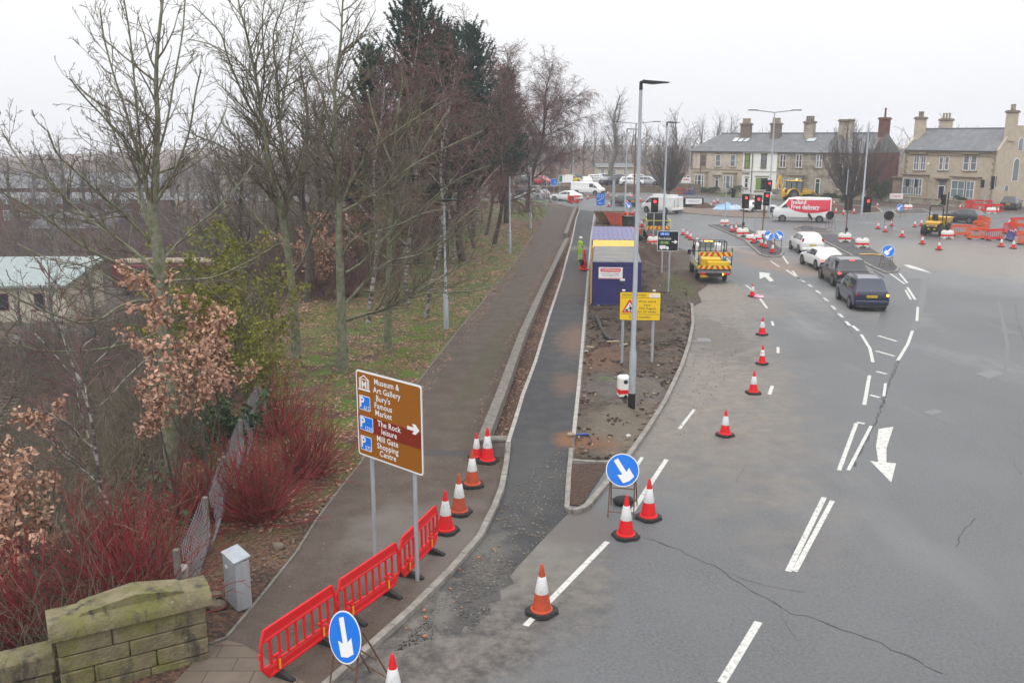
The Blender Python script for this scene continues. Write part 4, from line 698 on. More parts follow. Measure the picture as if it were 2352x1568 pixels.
# ================================================================ buildings
def stone(name, c1, c2, mort, sc_=1.0, bw=.55, bh=.28, stain=(.09, .075, .055), st=.35):
    m = bpy.data.materials.new(name); m.use_nodes = True; t = m.node_tree; b = t.nodes['Principled BSDF']; b.inputs['Roughness'].default_value = .9; b.inputs['Specular IOR Level'].default_value = .2
    co = t.nodes.new('ShaderNodeTexCoord').outputs['Object']; sx = t.nodes.new('ShaderNodeSeparateXYZ'); t.links.new(co, sx.inputs[0]); ad = t.nodes.new('ShaderNodeMath'); t.links.new(sx.outputs[0], ad.inputs[0]); t.links.new(sx.outputs[1], ad.inputs[1])
    cb = t.nodes.new('ShaderNodeCombineXYZ'); t.links.new(ad.outputs[0], cb.inputs[0]); t.links.new(sx.outputs[2], cb.inputs[1])
    br = t.nodes.new('ShaderNodeTexBrick'); br.inputs['Scale'].default_value = sc_; br.inputs['Brick Width'].default_value = bw; br.inputs['Row Height'].default_value = bh; br.inputs['Mortar Size'].default_value = .012
    for k, q in (('Color1', c1), ('Color2', c2), ('Mortar', mort)): br.inputs[k].default_value = (*q, 1)
    t.links.new(cb.outputs[0], br.inputs[0]); n = t.nodes.new('ShaderNodeTexNoise'); n.inputs['Scale'].default_value = .9; n.inputs['Detail'].default_value = 7; t.links.new(co, n.inputs['Vector'])
    r = t.nodes.new('ShaderNodeMapRange'); r.inputs[1].default_value = .45; r.inputs[2].default_value = .68; r.inputs[4].default_value = st * 2; t.links.new(n.outputs[0], r.inputs[0])
    mx = t.nodes.new('ShaderNodeMixRGB'); mx.inputs[2].default_value = (*stain, 1); t.links.new(r.outputs[0], mx.inputs[0]); t.links.new(br.outputs[0], mx.inputs[1]); t.links.new(mx.outputs[0], b.inputs['Base Color'])
    n2 = t.nodes.new('ShaderNodeTexNoise'); n2.inputs['Scale'].default_value = 18; t.links.new(co, n2.inputs['Vector']); bp = t.nodes.new('ShaderNodeBump'); bp.inputs['Strength'].default_value = .3; bp.inputs['Distance'].default_value = .03; t.links.new(n2.outputs[0], bp.inputs['Height']); t.links.new(bp.outputs[0], b.inputs['Normal']); MATS[name] = m
stone('stone_buff', (.58, .51, .41), (.51, .44, .35), (.36, .30, .22), st=.18); stone('stone_grey', (.42, .375, .305), (.33, .29, .235), (.17, .145, .115)); stone('brick_red', (.17, .045, .032), (.13, .035, .028), (.16, .11, .09), 1, .23, .075, (.07, .035, .03)); stone('brick_orange', (.38, .13, .08), (.34, .11, .07), (.3, .2, .16), 1, .23, .075)
stone('slate', (.15, .152, .16), (.19, .19, .195), (.07, .07, .075), 1, .35, .22, (.21, .21, .205), .3); stone('slate_light', (.15, .155, .165), (.18, .185, .195), (.11, .11, .115), 1, .35, .22, (.24, .24, .24), .3)
mat('stone_trim', (.33, .265, .185), (.22, .175, .125), 3, rough=.9); mat('stone_dark', (.13, .105, .08), (.20, .16, .115), 3, rough=.9); mat('white_render', (.84, .83, .78), (.76, .75, .70), 1.5, rough=.8); mat('pvc', (.76, .77, .77), rough=.4); mat('buff_render', (.50, .425, .32), (.41, .345, .26), 1.2, rough=.9, bump=.2)
mat('blind_green', (.17, .27, .06), rough=.6); mat('curtain_mauve', (.13, .075, .085), (.06, .04, .045), 8, rough=.4); mat('curtain_grey', (.22, .235, .25), (.09, .10, .11), 5, rough=.3, stretch=(4, 1, .6)); mat('door_navy', (.012, .018, .05), rough=.35); mat('door_green', (.01, .045, .05), rough=.35); mat('terracotta', (.36, .19, .105), (.26, .14, .08), 8, rough=.85); mat('lead', (.10, .105, .11), (.14, .14, .145), 4, rough=.6)
mat('valley_roof', (.27, .315, .305), (.21, .25, .24), 2, rough=.6); mat('cream_wall', (.55, .51, .40), (.44, .40, .31), 2, rough=.85); mat('carriage_red', (.16, .025, .03), (.12, .02, .025), 3, rough=.5); mat('skylight_glass', (.52, .56, .58), rough=.15, spec=.8)
class Facade:
    """maps picture corners on the plane of a front wall to distance along it and height above its foot"""
    def __init__(s, A, B, z0=0.): s.A = Vector((A.x, A.y, 0)); d = Vector((B.x - A.x, B.y - A.y, 0)); s.L = d.length; s.d = d.normalized(); s.n = Vector((s.d.y, -s.d.x, 0)); s.z0 = z0; s.ang = math.atan2(s.d.y, s.d.x)
    def uv(s, u, v, off=0):
        r = ray(u, v); o = Vector((0, 0, CAM_H)); tt = ((s.A + s.n * off) - o).dot(s.n) / r.dot(s.n); p = o + r * tt; return (p - s.A).dot(s.d), p.z - s.z0
    def rect(s, u0, v0, u1, v1, off=0):
        a = s.uv(u0, (v0 + v1) / 2, off)[0]; b = s.uv(u1, (v0 + v1) / 2, off)[0]; um = (u0 + u1) / 2; return a, s.uv(um, v1, off)[1], b, s.uv(um, v0, off)[1]
Z1 = lambda x, y: (1176.04 + x * .25021, 183.76 + y * .25021)
Z2 = lambda x, y: (1764.06 + x * .25021, 183.76 + y * .25021)
def window(root, r, y=0., glass='curtain_grey', frame='pvc', style='sash', sill=True, fw=.07, wide=1.0):
    """window set on the wall face at local y: frame with panes, stone sill and lintel"""
    x0, z0, x1, z1 = r; cx = (x0 + x1) / 2; w2 = (x1 - x0) / 2 * wide; x0, x1 = cx - w2, cx + w2; mb = MB(); ym = y - .03
    for a, b_, c_, d_ in ((x0, z0, x0 + fw, z1), (x1 - fw, z0, x1, z1), (x0 + fw, z1 - fw, x1 - fw, z1), (x0 + fw, z0, x1 - fw, z0 + fw)): mb.box(((a + c_) / 2, ym, (b_ + d_) / 2), (c_ - a, .09, d_ - b_))
    if style in ('sash', 'cross'): mb.box((cx, ym, (z0 + z1) / 2 + .02), (x1 - x0 - 2 * fw, .08, fw * .8))
    if style == 'cross': mb.box((cx, ym + .004, (z0 + z1) / 2), (fw * .8, .08, z1 - z0 - 2 * fw))
    if style == 'pair': mb.box((cx, ym + .004, (z0 + z1) / 2), (fw * 1.8, .085, z1 - z0 - 2 * fw)); mb.box((cx, ym, z0 + (z1 - z0) * .55), (x1 - x0 - 2 * fw, .08, fw * .7))
    o = mb.build('window', frame, root); MB().box((cx, y - .012, (z0 + z1) / 2), (x1 - x0 - .04, .03, z1 - z0 - .04)).build('pane', glass, o)
    if sill:
        MB().box((cx, y - .08, z0 - .07), (x1 - x0 + .24, .2, .13), b=.015).build('sill', 'stone_trim', o)
        MB().box((cx, y - .02, z1 + .13), (x1 - x0 + .24, .08, .24), b=.01).build('lintel', 'stone_trim', o)
    return o
def door(root, r, y=0., m='door_navy', frame='pvc', light=True):
    x0, z0, x1, z1 = r; o = MB(); fw = .09; zt = z1
    for a, b_, c_, d_ in ((x0 - fw, z0, x0, z1), (x1, z0, x1 + fw, z1), (x0 - fw, z1, x1 + fw, z1 + fw)): o.box(((a + c_) / 2, y - .03, (b_ + d_) / 2), (c_ - a, .1, d_ - b_))
    hh = z1 - z0
    if light: o.box(((x0 + x1) / 2, y - .03, z0 + hh * .8), (x1 - x0, .08, .06))
    o = o.build('door_frame', frame, root); d = MB().box(((x0 + x1) / 2, y - .02, z0 + hh * (.4 if light else .5)), (x1 - x0, .05, hh * (.78 if light else 1)))
    for i in (-1, 1):
        for j in (.22, .55): d.box(((x0 + x1) / 2 + i * (x1 - x0) * .22, y - .05, z0 + hh * (j if light else j * 1.2)), (abs(x1 - x0) * .3, .02, hh * .24))
    d = d.build('door', m, root); MB().box(((x0 + x1) / 2, y - .065, z0 + hh * .42), (.22, .02, .05)).build('letter_box', 'chrome', d)
    if light: MB().box(((x0 + x1) / 2, y - .015, z0 + hh * .9), (x1 - x0, .03, hh * .18)).build('fanlight', 'glass_dark', root)
def chimney(root, x, y, z0, z1, w_=1.5, d=.8, m='stone_grey', pots=4, cap='stone_dark', potm='stone_trim', ph=.75):
    o = MB().box((x, y, (z0 + z1) / 2), (w_, d, z1 - z0)).build('chimney', m, root); MB().box((x, y, z1 + .11), (w_ + .3, d + .3, .22), b=.04).box((x, y, z1 + .27), (w_ + .08, d + .08, .1)).build('chimney_cap', cap, o)
    for i in range(pots):
        px_ = x + (i - (pots - 1) / 2) * w_ / max(pots, 1) * .92; MB().lathe([(.15, z1 + .32), (.13, z1 + .32 + ph * .8), (.17, z1 + .32 + ph * .84), (.15, z1 + .32 + ph), (.09, z1 + .32 + ph)], 10).build('chimney_pot', potm, o).location = (px_, y, 0)
def bay(root, r, y, wallm, paneR, roofm='stone_trim', d=.75, base=0., glass='curtain_grey', style='sash'):
    """square bay: low wall, hood and glazed front and cheeks"""
    x0, z0, x1, z1 = r; o = MB().box(((x0 + x1) / 2, y - d / 2, (z0 + base) / 2), (x1 - x0, d, z0 - base)).box(((x0 + x1) / 2, y - d / 2, z1 + .2), (x1 - x0, d, .4))
    for x in (x0 + .1, x1 - .1): o.box((x, y - d / 2, (z0 + z1) / 2), (.2, d, z1 - z0))
    o.box(((x0 + x1) / 2, y - d * .35, (z0 + z1) / 2), (x1 - x0 - .42, d * .4, z1 - z0))
    o = o.build('bay', wallm, root); MB().box(((x0 + x1) / 2, y - d / 2 - .08, z1 + .47), (x1 - x0 + .4, d + .3, .16), b=.03).build('bay_roof', roofm, o)
    for a, b_ in paneR: window(root, (a, z0 + .03, b_, z1 - .02), y - d, glass, 'pvc', style, False)
def gable_roof(root, x0, x1, dp, ze, zr, m, ov=.25, hipL=0, hipR=0, th=.16, chis=()):
    yr = dp / 2; V = [(x0 - ov, -ov, ze - .08), (x1 + ov, -ov, ze - .08), (x1 + ov, dp + ov, ze - .08), (x0 - ov, dp + ov, ze - .08), (x0 - ov + hipL, yr, zr), (x1 + ov - hipR, yr, zr)]
    F = [(0, 1, 5, 4), (2, 3, 4, 5), (3, 0, 4), (1, 2, 5), (0, 3, 2, 1)]; o = MB().add(V, F).build('roof', m, root); MB().tube([(x0 - ov + hipL, yr, zr + .03), (x1 + ov - hipR, yr, zr + .03)], .11, 8).build('ridge', 'lead', o)
    MB().box(((x0 + x1) / 2, -ov - .06, ze - .12), (x1 - x0 + 2 * ov, .14, .13), b=.02).build('gutter', 'lead', o); return o
def skylight(roof, x, f, dp, ze, zr, w_=.8, l_=1.1):
    a = math.atan2(zr - ze, dp / 2); y = dp / 2 * f; z = ze + (zr - ze) * f; X = Matrix.Translation((x, y, z + .02)) @ Matrix.Rotation(a, 4, 'X'); MB().box((0, 0, .04), (w_ + .12, l_ + .12, .08), X=X).box((0, 0, .09), (w_, l_, .02), 1, X=X).build('skylight', ['dark_grey', 'skylight_glass'], roof)
TF = Facade(FA, FB, .3); DP = 9.0; ZE, ZR = 6.45, 9.15
sW = TF.uv(1704, 420)[0]; eW = TF.uv(1782, 420)[0]
def house(name, label, s0, s1): return thing(name, label, 'house', (*(TF.A + TF.d * s0).xy, TF.z0), TF.ang, 'terraced houses across the junction')
def rl(f, s0, x0, y0, x1, y1, Z=Z1):
    (u0, v0), (u1, v1) = Z(x0, y0), Z(x1, y1); a, b_, c_, d_ = f.rect(u0, v0, u1, v1); return a - s0, b_, c_ - s0, d_
h1 = house('terraced_house', 'buff stone end house of the terrace, with two bay windows and three skylights', 0, sW)
MB().box((sW / 2, DP / 2, ZE / 2 - .3), (sW, DP, ZE + .6)).build('wall', 'stone_buff', h1); r1 = gable_roof(h1, 0, sW - .25, DP, ZE, ZR, 'slate', hipL=3.2)
MB().box((sW / 2, -.04, 3.45), (sW, .1, .16)).box((sW / 2, -.05, ZE - .3), (sW, .12, .18)).build('string_course', 'stone_trim', h1)
for a, gl in ((1610, 'curtain_grey'), (1735, 'curtain_mauve'), (1868, 'curtain_grey'), (2003, 'curtain_grey')): window(h1, rl(TF, 0, a, 685, a + 48, 795), 0, gl, 'pvc' if a > 1800 else 'stone_trim')
rb_ = rl(TF, 0, 1700, 868, 1790, 982); bay(h1, rb_, 0, 'stone_buff', [(rb_[0] + .1, rb_[0] + .55), (rb_[0] + .65, rb_[2] - .6), (rb_[2] - .5, rb_[2] - .1)], glass='glass_dark'); rb_ = rl(TF, 0, 1960, 878, 2055, 1000); bay(h1, rb_, 0, 'stone_buff', [(rb_[0] + .1, rb_[0] + .5), (rb_[0] + .6, rb_[2] - .6), (rb_[2] - .5, rb_[2] - .1)])
r_ = rl(TF, 0, 1868, 892, 1892, 1025); door(h1, (r_[0], 0, r_[2], r_[3])); MB().box(((r_[0] + r_[2]) / 2, -.2, r_[3] + .35), (r_[2] - r_[0] + 1, .5, .2), b=.04).build('door_hood', 'stone_trim', h1); r_ = rl(TF, 0, 1606, 880, 1624, 975); door(h1, (r_[0], 0, r_[2], r_[3]), m='door_navy')
chimney(h1, TF.uv(*Z1(2035, 480))[0], DP / 2 - 1.0, ZR - .9, ZR + 1.3, 1.6, .9, 'stone_dark', 5)
for q in (.66, .76, .86): skylight(r1, sW * q + .2, .6, DP, ZE, ZR)
for q in (.22,): MB().tube([(sW * q, -.1, 0), (sW * q, -.1, ZE - .2)], .05, 6).build('drainpipe', 'black_paint', h1)
h2 = house('terraced_house', 'white painted house in the middle of the terrace, green blinds in its windows', sW, eW); w2 = eW - sW
MB().box((w2 / 2, DP / 2 - .03, ZE / 2 - .3), (w2, DP, ZE + .6)).build('wall', 'white_render', h2); r2 = gable_roof(h2, .25, w2 - .25, DP, ZE, ZR, 'slate')
MB().box((w2 / 2, -.12, 3.45), (w2, .12, .14)).box((w2 / 2, -.13, ZE - .2), (w2, .16, .2)).build('string_course', 'white_render', h2)
for a, gl, wd in ((2138, 'blind_green', 48), (2288, 'curtain_grey', 50)): window(h2, rl(TF, sW, a, 685, a + wd, 805), -.04, gl, 'black_paint', 'sash', True)
window(h2, rl(TF, sW, 2138, 900, 2170, 990), -.04, 'glass_dark', 'pvc'); window(h2, rl(TF, sW, 2235, 895, 2295, 1015), -.04, 'blind_green', 'pvc', 'none', True); window(h2, rl(TF, sW, 2308, 895, 2352, 1015), -.04, 'glass_dark', 'pvc', 'none', True)
x = TF.uv(*Z1(2208, 800))[0] - sW; MB().tube([(x, -.14, 0), (x, -.14, ZE - .25)], .06, 6).build('drainpipe', 'black_paint', h2); MB().box((x - 1.1, -.1, 3.0), (1.3, .06, .35)).build('name_board', 'stone_trim', h2); chimney(h2, TF.uv(*Z1(2310, 480))[0] - sW, DP / 2 - 1, ZR - .9, ZR + 1.3, 1.5, .9, 'stone_dark', 5)
mid = TF.uv(*Z2(430, 800))[0]
for k, (s0, s1, lab) in enumerate(((eW, mid, 'grey-brown stone terraced house right of the white one, mauve curtains in its windows'), (mid, TF.L, 'last stone house of the terrace, red brick end wall, half hidden by the wide hornbeam'))):
    h = house('terraced_house', lab, s0, s1); w3 = s1 - s0
    MB().box((w3 / 2, DP / 2, ZE / 2 - .3), (w3, DP, ZE + .6)).build('wall', 'stone_grey', h); r3 = gable_roof(h, .25 if k == 0 else .25, w3 - (.25 if k == 0 else .1), DP, ZE, ZR, 'slate'); MB().box((w3 / 2, -.05, ZE - .3), (w3, .12, .18)).build('string_course', 'stone_trim', h)
    if k == 0:
        for a in (110, 257): window(h, rl(TF, s0, a, 685, a + 56, 805, Z2), 0, 'curtain_mauve', 'pvc', 'pair')
        window(h, rl(TF, s0, 100, 905, 140, 1000, Z2), 0, 'curtain_mauve', 'pvc'); rb_ = rl(TF, s0, 205, 902, 330, 1020, Z2); bay(h, rb_, 0, 'stone_grey', [(rb_[0] + .12, (rb_[0] + rb_[2]) / 2 - .08), ((rb_[0] + rb_[2]) / 2 + .08, rb_[2] - .12)], glass='curtain_mauve', style='cross'); chimney(h, TF.uv(*Z2(270, 470))[0] - s0, DP / 2 - 1, ZR - .9, ZR + 1.5, 1.5, .9, 'stone_grey', 4, potm='stone_dark'); skylight(r3, w3 * .62, .62, DP, ZE, ZR, 1.4, .9)
    else:
        window(h, rl(TF, s0, 445, 685, 497, 805, Z2), 0, 'curtain_grey', 'pvc', 'pair'); window(h, rl(TF, s0, 640, 690, 690, 805, Z2), 0, 'curtain_grey', 'pvc', 'pair'); r_ = rl(TF, s0, 436, 912, 472, 1055, Z2); door(h, (r_[0], 0, r_[2], r_[3]), m='door_green'); r_ = rl(TF, s0, 640, 905, 720, 1010, Z2); window(h, r_, 0, 'curtain_grey', 'pvc', 'pair')
        MB().pyz([(-.02, -.4), (DP + .02, -.4), (DP + .02, ZE), (DP / 2, ZR + .12), (-.02, ZE)], w3 - .15, w3 + .12).build('gable_wall', 'brick_red', h); chimney(h, w3 - .45, DP / 2, ZR - .6, ZR + 1.9, .8, 2.0, 'brick_red', 1, 'brick_red', 'brick_red', 1.3); chimney(h, TF.uv(*Z2(605, 470))[0] - s0, DP / 2 - 1, ZR - .8, ZR + 1.7, 1.9, .9, 'stone_grey', 0)
# corner house
HF = Facade(HA, HB, .1); HL = HF.L; HD = 7.0; HE, HR = 7.15, 9.9
hh = thing('corner_house', 'detached rendered stone house with dark door, paired white windows and four chimneys', 'house', (*HF.A.xy, HF.z0), HF.ang)
MB().box((HL / 2, HD / 2, HE / 2 - .3), (HL, HD, HE + .6)).build('wall', 'buff_render', hh); rf = gable_roof(hh, .3, HL - .3, HD, HE, HR, 'slate_light', .3)
MB().box((HL / 2, -.1, HE - .35), (HL + .2, .25, .22), b=.03).box((HL / 2, -.05, HE - .75), (HL, .12, .12)).build('cornice', 'stone_trim', hh)
q = MB()
for s_ in (0, 1):
    for i in range(17): ww = .55 if i % 2 else .36; q.box((ww / 2 - .05 if s_ == 0 else HL - ww / 2 + .05, -.02, .25 + i * .4), (ww, .14, .36), b=.02)
q.build('quoins', 'stone_trim', hh)
for X_, nm in ((-.12, 'gable_wall'), (HL + .12, 'gable_wall')):
    pts = [(-.1, -.4), (HD + .1, -.4), (HD + .1, HE), (HD * .64, HR + .35), (HD * .36, HR + .35), (-.1, HE + .1)] if X_ > 0 else [(-.1, -.4), (HD + .1, -.4), (HD + .1, HE + .2), (HD / 2, HR + .35), (-.1, HE + .2)]
    MB().pyz(pts, X_ - .14, X_ + .14).build(nm, 'buff_render', hh)
for a0, a1 in ((1340, 1388), (1402, 1450)): window(hh, rl(HF, 0, a0, 697, a1, 828, Z2), 0, 'curtain_grey', 'pvc', 'cross', True)
for a0, a1 in ((1572, 1608), (1625, 1662)): window(hh, rl(HF, 0, a0, 705, a1, 828, Z2), 0, 'curtain_grey', 'pvc', 'sash', True)
for a0, a1 in ((1795, 1848), (1862, 1918)): window(hh, rl(HF, 0, a0, 695, a1, 832, Z2), 0, 'curtain_grey', 'pvc', 'sash', True)
for a0, a1 in ((1320, 1472), (1775, 1945)): r_ = rl(HF, 0, a0, 675, a1, 690, Z2); MB().box(((r_[0] + r_[2]) / 2, -.15, r_[3]), (r_[2] - r_[0], .4, .18), b=.04).build('window_hood', 'stone_trim', hh)
for a0, a1, mid_ in ((1268, 1462, 1390), (1715, 1945, 1855)):
    rb_ = rl(HF, 0, a0, 922, a1, 1085, Z2); rm = rl(HF, 0, mid_ - 8, 922, mid_ + 8, 1085, Z2); bay(hh, (rb_[0], .95, rb_[2], 3.2), 0, 'buff_render', [(rb_[0] + .15, rm[0]), (rm[2], rb_[2] - .15)], 'stone_dark', .9, -.3, 'glass_grey', 'cross')
r_ = rl(HF, 0, 1566, 985, 1620, 1115, Z2); door(hh, (r_[0] + .05, 0, r_[2] - .05, 2.3), -.1, light=False); MB().box(((r_[0] + r_[2]) / 2, -.02, 2.75), (r_[2] - r_[0], .1, .7)).build('fanlight', 'glass_grey', hh); MB().box(((r_[0] + r_[2]) / 2, -.3, 3.3), (r_[2] - r_[0] + 1.2, .7, .2), b=.05).build('door_hood', 'stone_dark', hh)
chimney(hh, .1, HD * .32, HR - 2.4, HR + 1.35, .9, 1.3, 'buff_render', 3); chimney(hh, 2.6, HD * .62, HR - 1, HR + 1.1, 1.6, .8, 'buff_render', 3); chimney(hh, HL + .05, HD * .28, HR - 1.6, HR + 1.9, .8, 1.3, 'buff_render', 2); chimney(hh, HL + .05, HD * .78, HR - 1.6, HR + 1.7, .8, 1.1, 'buff_render', 2)
for y_, z_, w_, h_ in ((HD * .55, 7.9, .45, 1.7), (HD * .5, 4.7, .6, 3.0), (HD * .3, 2.4, .4, .8)):
    pts = [(y_ - w_, z_ - h_ / 2), (y_ + w_, z_ - h_ / 2), (y_ + w_, z_ + h_ / 2 - w_)] + [(y_ + w_ * math.cos(a), z_ + h_ / 2 - w_ + w_ * math.sin(a)) for a in np.linspace(.3, math.pi - .3, 6)] + [(y_ - w_, z_ + h_ / 2 - w_)]
    o = MB().pyz(pts, HL + .2, HL + .29).build('arched_window', 'pvc', hh); MB().pyz([(a + (y_ - a) * .16, b_ + (z_ - b_) * .06) for a, b_ in pts], HL + .24, HL + .3).build('pane', 'glass_grey', o)
MB().box((HL / 2 - 3.1, -.06, 5.2), (.35, .12, .3), b=.03).build('alarm_box', 'pvc', hh)
# garden walls, annex, car-park wall
def wall(name, label, a, b_, h, th, m, cope=None, cat='wall', z=0):
    a, b_ = Vector((*a, 0)), Vector((*b_, 0)); Ln = (b_ - a).length; o = thing(name, label, cat, (a.x, a.y, z), math.atan2(b_.y - a.y, b_.x - a.x)); MB().box((Ln / 2, 0, h / 2 - .1), (Ln, th, h + .2)).build('wall', m, o)
    if cope: MB().box((Ln / 2, 0, h + .06), (Ln + .02, th + .12, .12), b=.025).build('coping', cope, o)
    return o
p0 = HF.A + HF.n * 2.4 - HF.d * 3; p1_ = HF.A + HF.n * 2.4 + HF.d * 15; wall('garden_wall', 'low stone wall along the front of the corner house', p0.xy, p1_.xy, .75, .3, 'stone_grey', 'stone_trim')
p0 = TF.A + TF.n * 6 + TF.d * 14; p1_ = TF.A + TF.n * 6 + TF.d * 30.5; wall('garden_wall', 'low stone wall before the hedge beside the wide hornbeam', p0.xy, p1_.xy, .5, .3, 'stone_grey')
wall('car_park_wall', 'long brown wall holding up the car park, left part behind the white van', (7.4, 152.6), (24.3, 152.6), .95, .35, 'stone_dark', 'stone_dark'); wall('garden_wall', 'dark wall between the car park and the fan-shaped hornbeam', (24.4, 152.3), (30.5, 149.2), 1.5, .3, 'stone_dark')
an = thing('garden_building', 'low stone building with a wide window band behind the wide hornbeam', 'building', tuple(TF.A + TF.d * 33.5 + Vector((2.5, 2, 0))), HF.ang + .25); MB().box((3.2, 2, 1.5), (7, 4, 3.2)).build('wall', 'stone_trim', an); MB().box((3.2, 2, 3.25), (7.4, 4.4, .3), b=.05).build('roof', 'stone_dark', an)
bk = thing('brick_house', 'orange brick house with grey roof seen in the gap between terrace and corner house', 'house', (70.5, 160, 0), -.5); MB().box((3, 3, 3.4), (9, 6, 6.8)).build('wall', 'brick_orange', bk); gable_roof(bk, -1.5, 7.5, 6, 6.8, 9.6, 'slate_light'); window(bk, (1.0, 3.9, 2.2, 5.6), 0, 'curtain_grey', 'pvc', 'cross')
yel = thing('car_park_building', 'pale yellow building beyond the parked cars', 'building', (18.0, 196, 0), 0); MB().box((3.8, 4, 1.3), (7.6, 8, 2.9)).build('wall', 'cream_wall', yel); gable_roof(yel, 0, 7.6, 8, 2.7, 3.4, 'lead')
for i in range(3): window(yel, (.7 + i * 2.4, 1.1, 1.6 + i * 2.4, 2.2), 0, 'glass_grey', 'pvc', 'sash', False)
# valley
def vb(u, v, z, Y): p = at(u, v, Y); return p
sh = thing('railway_shed', 'long cream shed with a pale green roof beside the railway', 'building', (-47.5, 79, RZ), .06); MB().box((.5, 4.5, 1.6), (15, 9, 3.6)).build('wall', 'cream_wall', sh); o = MB().add([(-7.5, -.5, 3.4), (8.4, -.5, 3.4), (8.4, 9.5, 4.7), (-7.5, 9.5, 4.7), (-7.5, -.5, 3.2), (8.4, -.5, 3.2), (8.4, 9.5, 4.5), (-7.5, 9.5, 4.5)], [(0, 1, 2, 3), (4, 5, 6, 7), (0, 1, 5, 4), (1, 2, 6, 5), (2, 3, 7, 6), (3, 0, 4, 7)]).build('roof', 'valley_roof', sh)
for i in range(4):
    f_ = MB().box((-3.5 + i * 3.1, -.03, 1.9), (.9, .08, 1.5)).build('window', 'carriage_red', sh); MB().box((-3.5 + i * 3.1, -.08, 1.9), (.7, .04, 1.3)).build('pane', 'glass_dark', f_)
cg = thing('railway_carriage', 'dark red railway carriage standing beyond the green roofed shed', 'carriage', (-41, 92.5, RZ + .2), .06); MB().box((10, 1.4, 1.9), (20, 2.7, 2.5), b=.15).build('body', 'carriage_red', cg); MB().box((10, 1.4, 3.3), (20, 2.5, .4), b=.15).build('roof', 'stone_trim', cg); MB().box((10, 0.03, 2.3), (18.5, .06, .8)).build('window_band', 'glass_dark', cg); MB().box((10, 1.4, .4), (18, 2, .5)).build('underframe', 'black_paint', cg)
cg2 = copy_tree(cg); cg2['label'] = 'second dark red carriage, further right behind the bare branches'; cg2.location = (-20.4, 93.8, RZ + .2)
for k, (x, y, lab) in enumerate(((-34, 60, 'rusty railway track nearest the bank, passing the green roofed shed'), (-38, 61, 'railway track beside the shed, second from the bank'))):
    tr = thing('railway_track', lab, 'track', (x, y, RZ), .35); m_ = MB()
    for i in range(60): m_.box((0, -26 + i * .8, .06), (2.5, .25, .12))
    m_.build('sleepers', 'stone_dark', tr)
    for s_ in (-.72, .72): MB().box((s_, -2, .2), (.08, 52, .15)).build('rail', 'rusty_steel', tr)
bt = thing('brick_terrace', 'long hazy red brick building with white windows across the valley', 'building', (-92, 168, -7.2), .10); MB().box((12, 5, 3.5), (29, 10, 7.2)).build('wall', 'brick_red', bt); gable_roof(bt, -2.5, 26.5, 10, 7.1, 9.6, 'slate')
for i in range(9):
    for j in range(2): window(bt, (-1 + i * 3, 1.2 + j * 3, .5 + i * 3, 3 + j * 3), 0, 'glass_grey', 'pvc', 'cross', False)
bg_ = thing('brick_gable_house', 'tall red brick gable cut off by the left edge of the picture', 'building', (-104, 138, -7.2), .0); MB().pxz([(0, 0), (15, 0), (15, 9), (7.5, 13.6), (0, 9)], 0, 16).build('wall', 'brick_red', bg_); MB().add([(7.5, -.3, 14), (15.6, -.3, 9), (15.6, 16.3, 9), (7.5, 16.3, 14), (-.6, -.3, 9), (-.6, 16.3, 9)], [(0, 1, 2, 3), (0, 3, 5, 4)]).build('roof', 'brick_red', bg_)
for i in range(3): window(bg_, (2 + i * 4.4, 4.5, 3.6 + i * 4.4, 6.8), 0, 'glass_grey', 'pvc', 'cross', False)
gs = thing('low_warehouse', 'long low pale blue-grey roof across the valley', 'building', (-74, 128, -7.3), .04); MB().box((12, 5, 1.9), (11, 10, 3.8)).build('wall', 'stone_trim', gs); gable_roof(gs, 6.5, 17.5, 10, 3.8, 5.5, 'slate_light')
# hedges and planting
q0 = TF.A + TF.n * 2.2 + TF.d * 1.0; hedge('clipped green shrubs under the bay windows of the buff stone house', q0.xy, (q0 + TF.d * 6.5).xy, 1.3, .9, seed=2, dens=300); q0 = TF.A + TF.n * 2.0 + TF.d * 9.0; hedge('dark green shrub by the corner of the white house', q0.xy, (q0 + TF.d * 2.6).xy, 1.4, 1.3, seed=3, dens=300)
q0 = TF.A + TF.n * 3.5 + TF.d * 27.5; hedge('tall dark hedge behind the white notice board, beside the corner house', (q0 + TF.d * 4).xy, (q0 + TF.d * 8.6).xy, 1.2, 3.2, seed=4, dens=900); q0 = TF.A + TF.n * 5.2 + TF.d * 24; hedge('low clipped hedge along the garden by the wide hornbeam', q0.xy, (q0 + TF.d * 7).xy, .9, .95, seed=5, dens=600); q0 = HF.A + HF.n * 1.6 - HF.d * 2.2; hedge('rounded yellow-green bush left of the white notice board', (q0 - HF.d * 1.4).xy, (q0 + HF.d * .2).xy, 1.9, 1.5, 'green_leaf', 'shrub', seed=6, dens=900); hedge('square dark hedge under the right bay of the corner house', (HF.A + HF.n * 1.8 + HF.d * 10.3).xy, (HF.A + HF.n * 1.8 + HF.d * 12.4).xy, .8, 1.2, seed=7, dens=900)
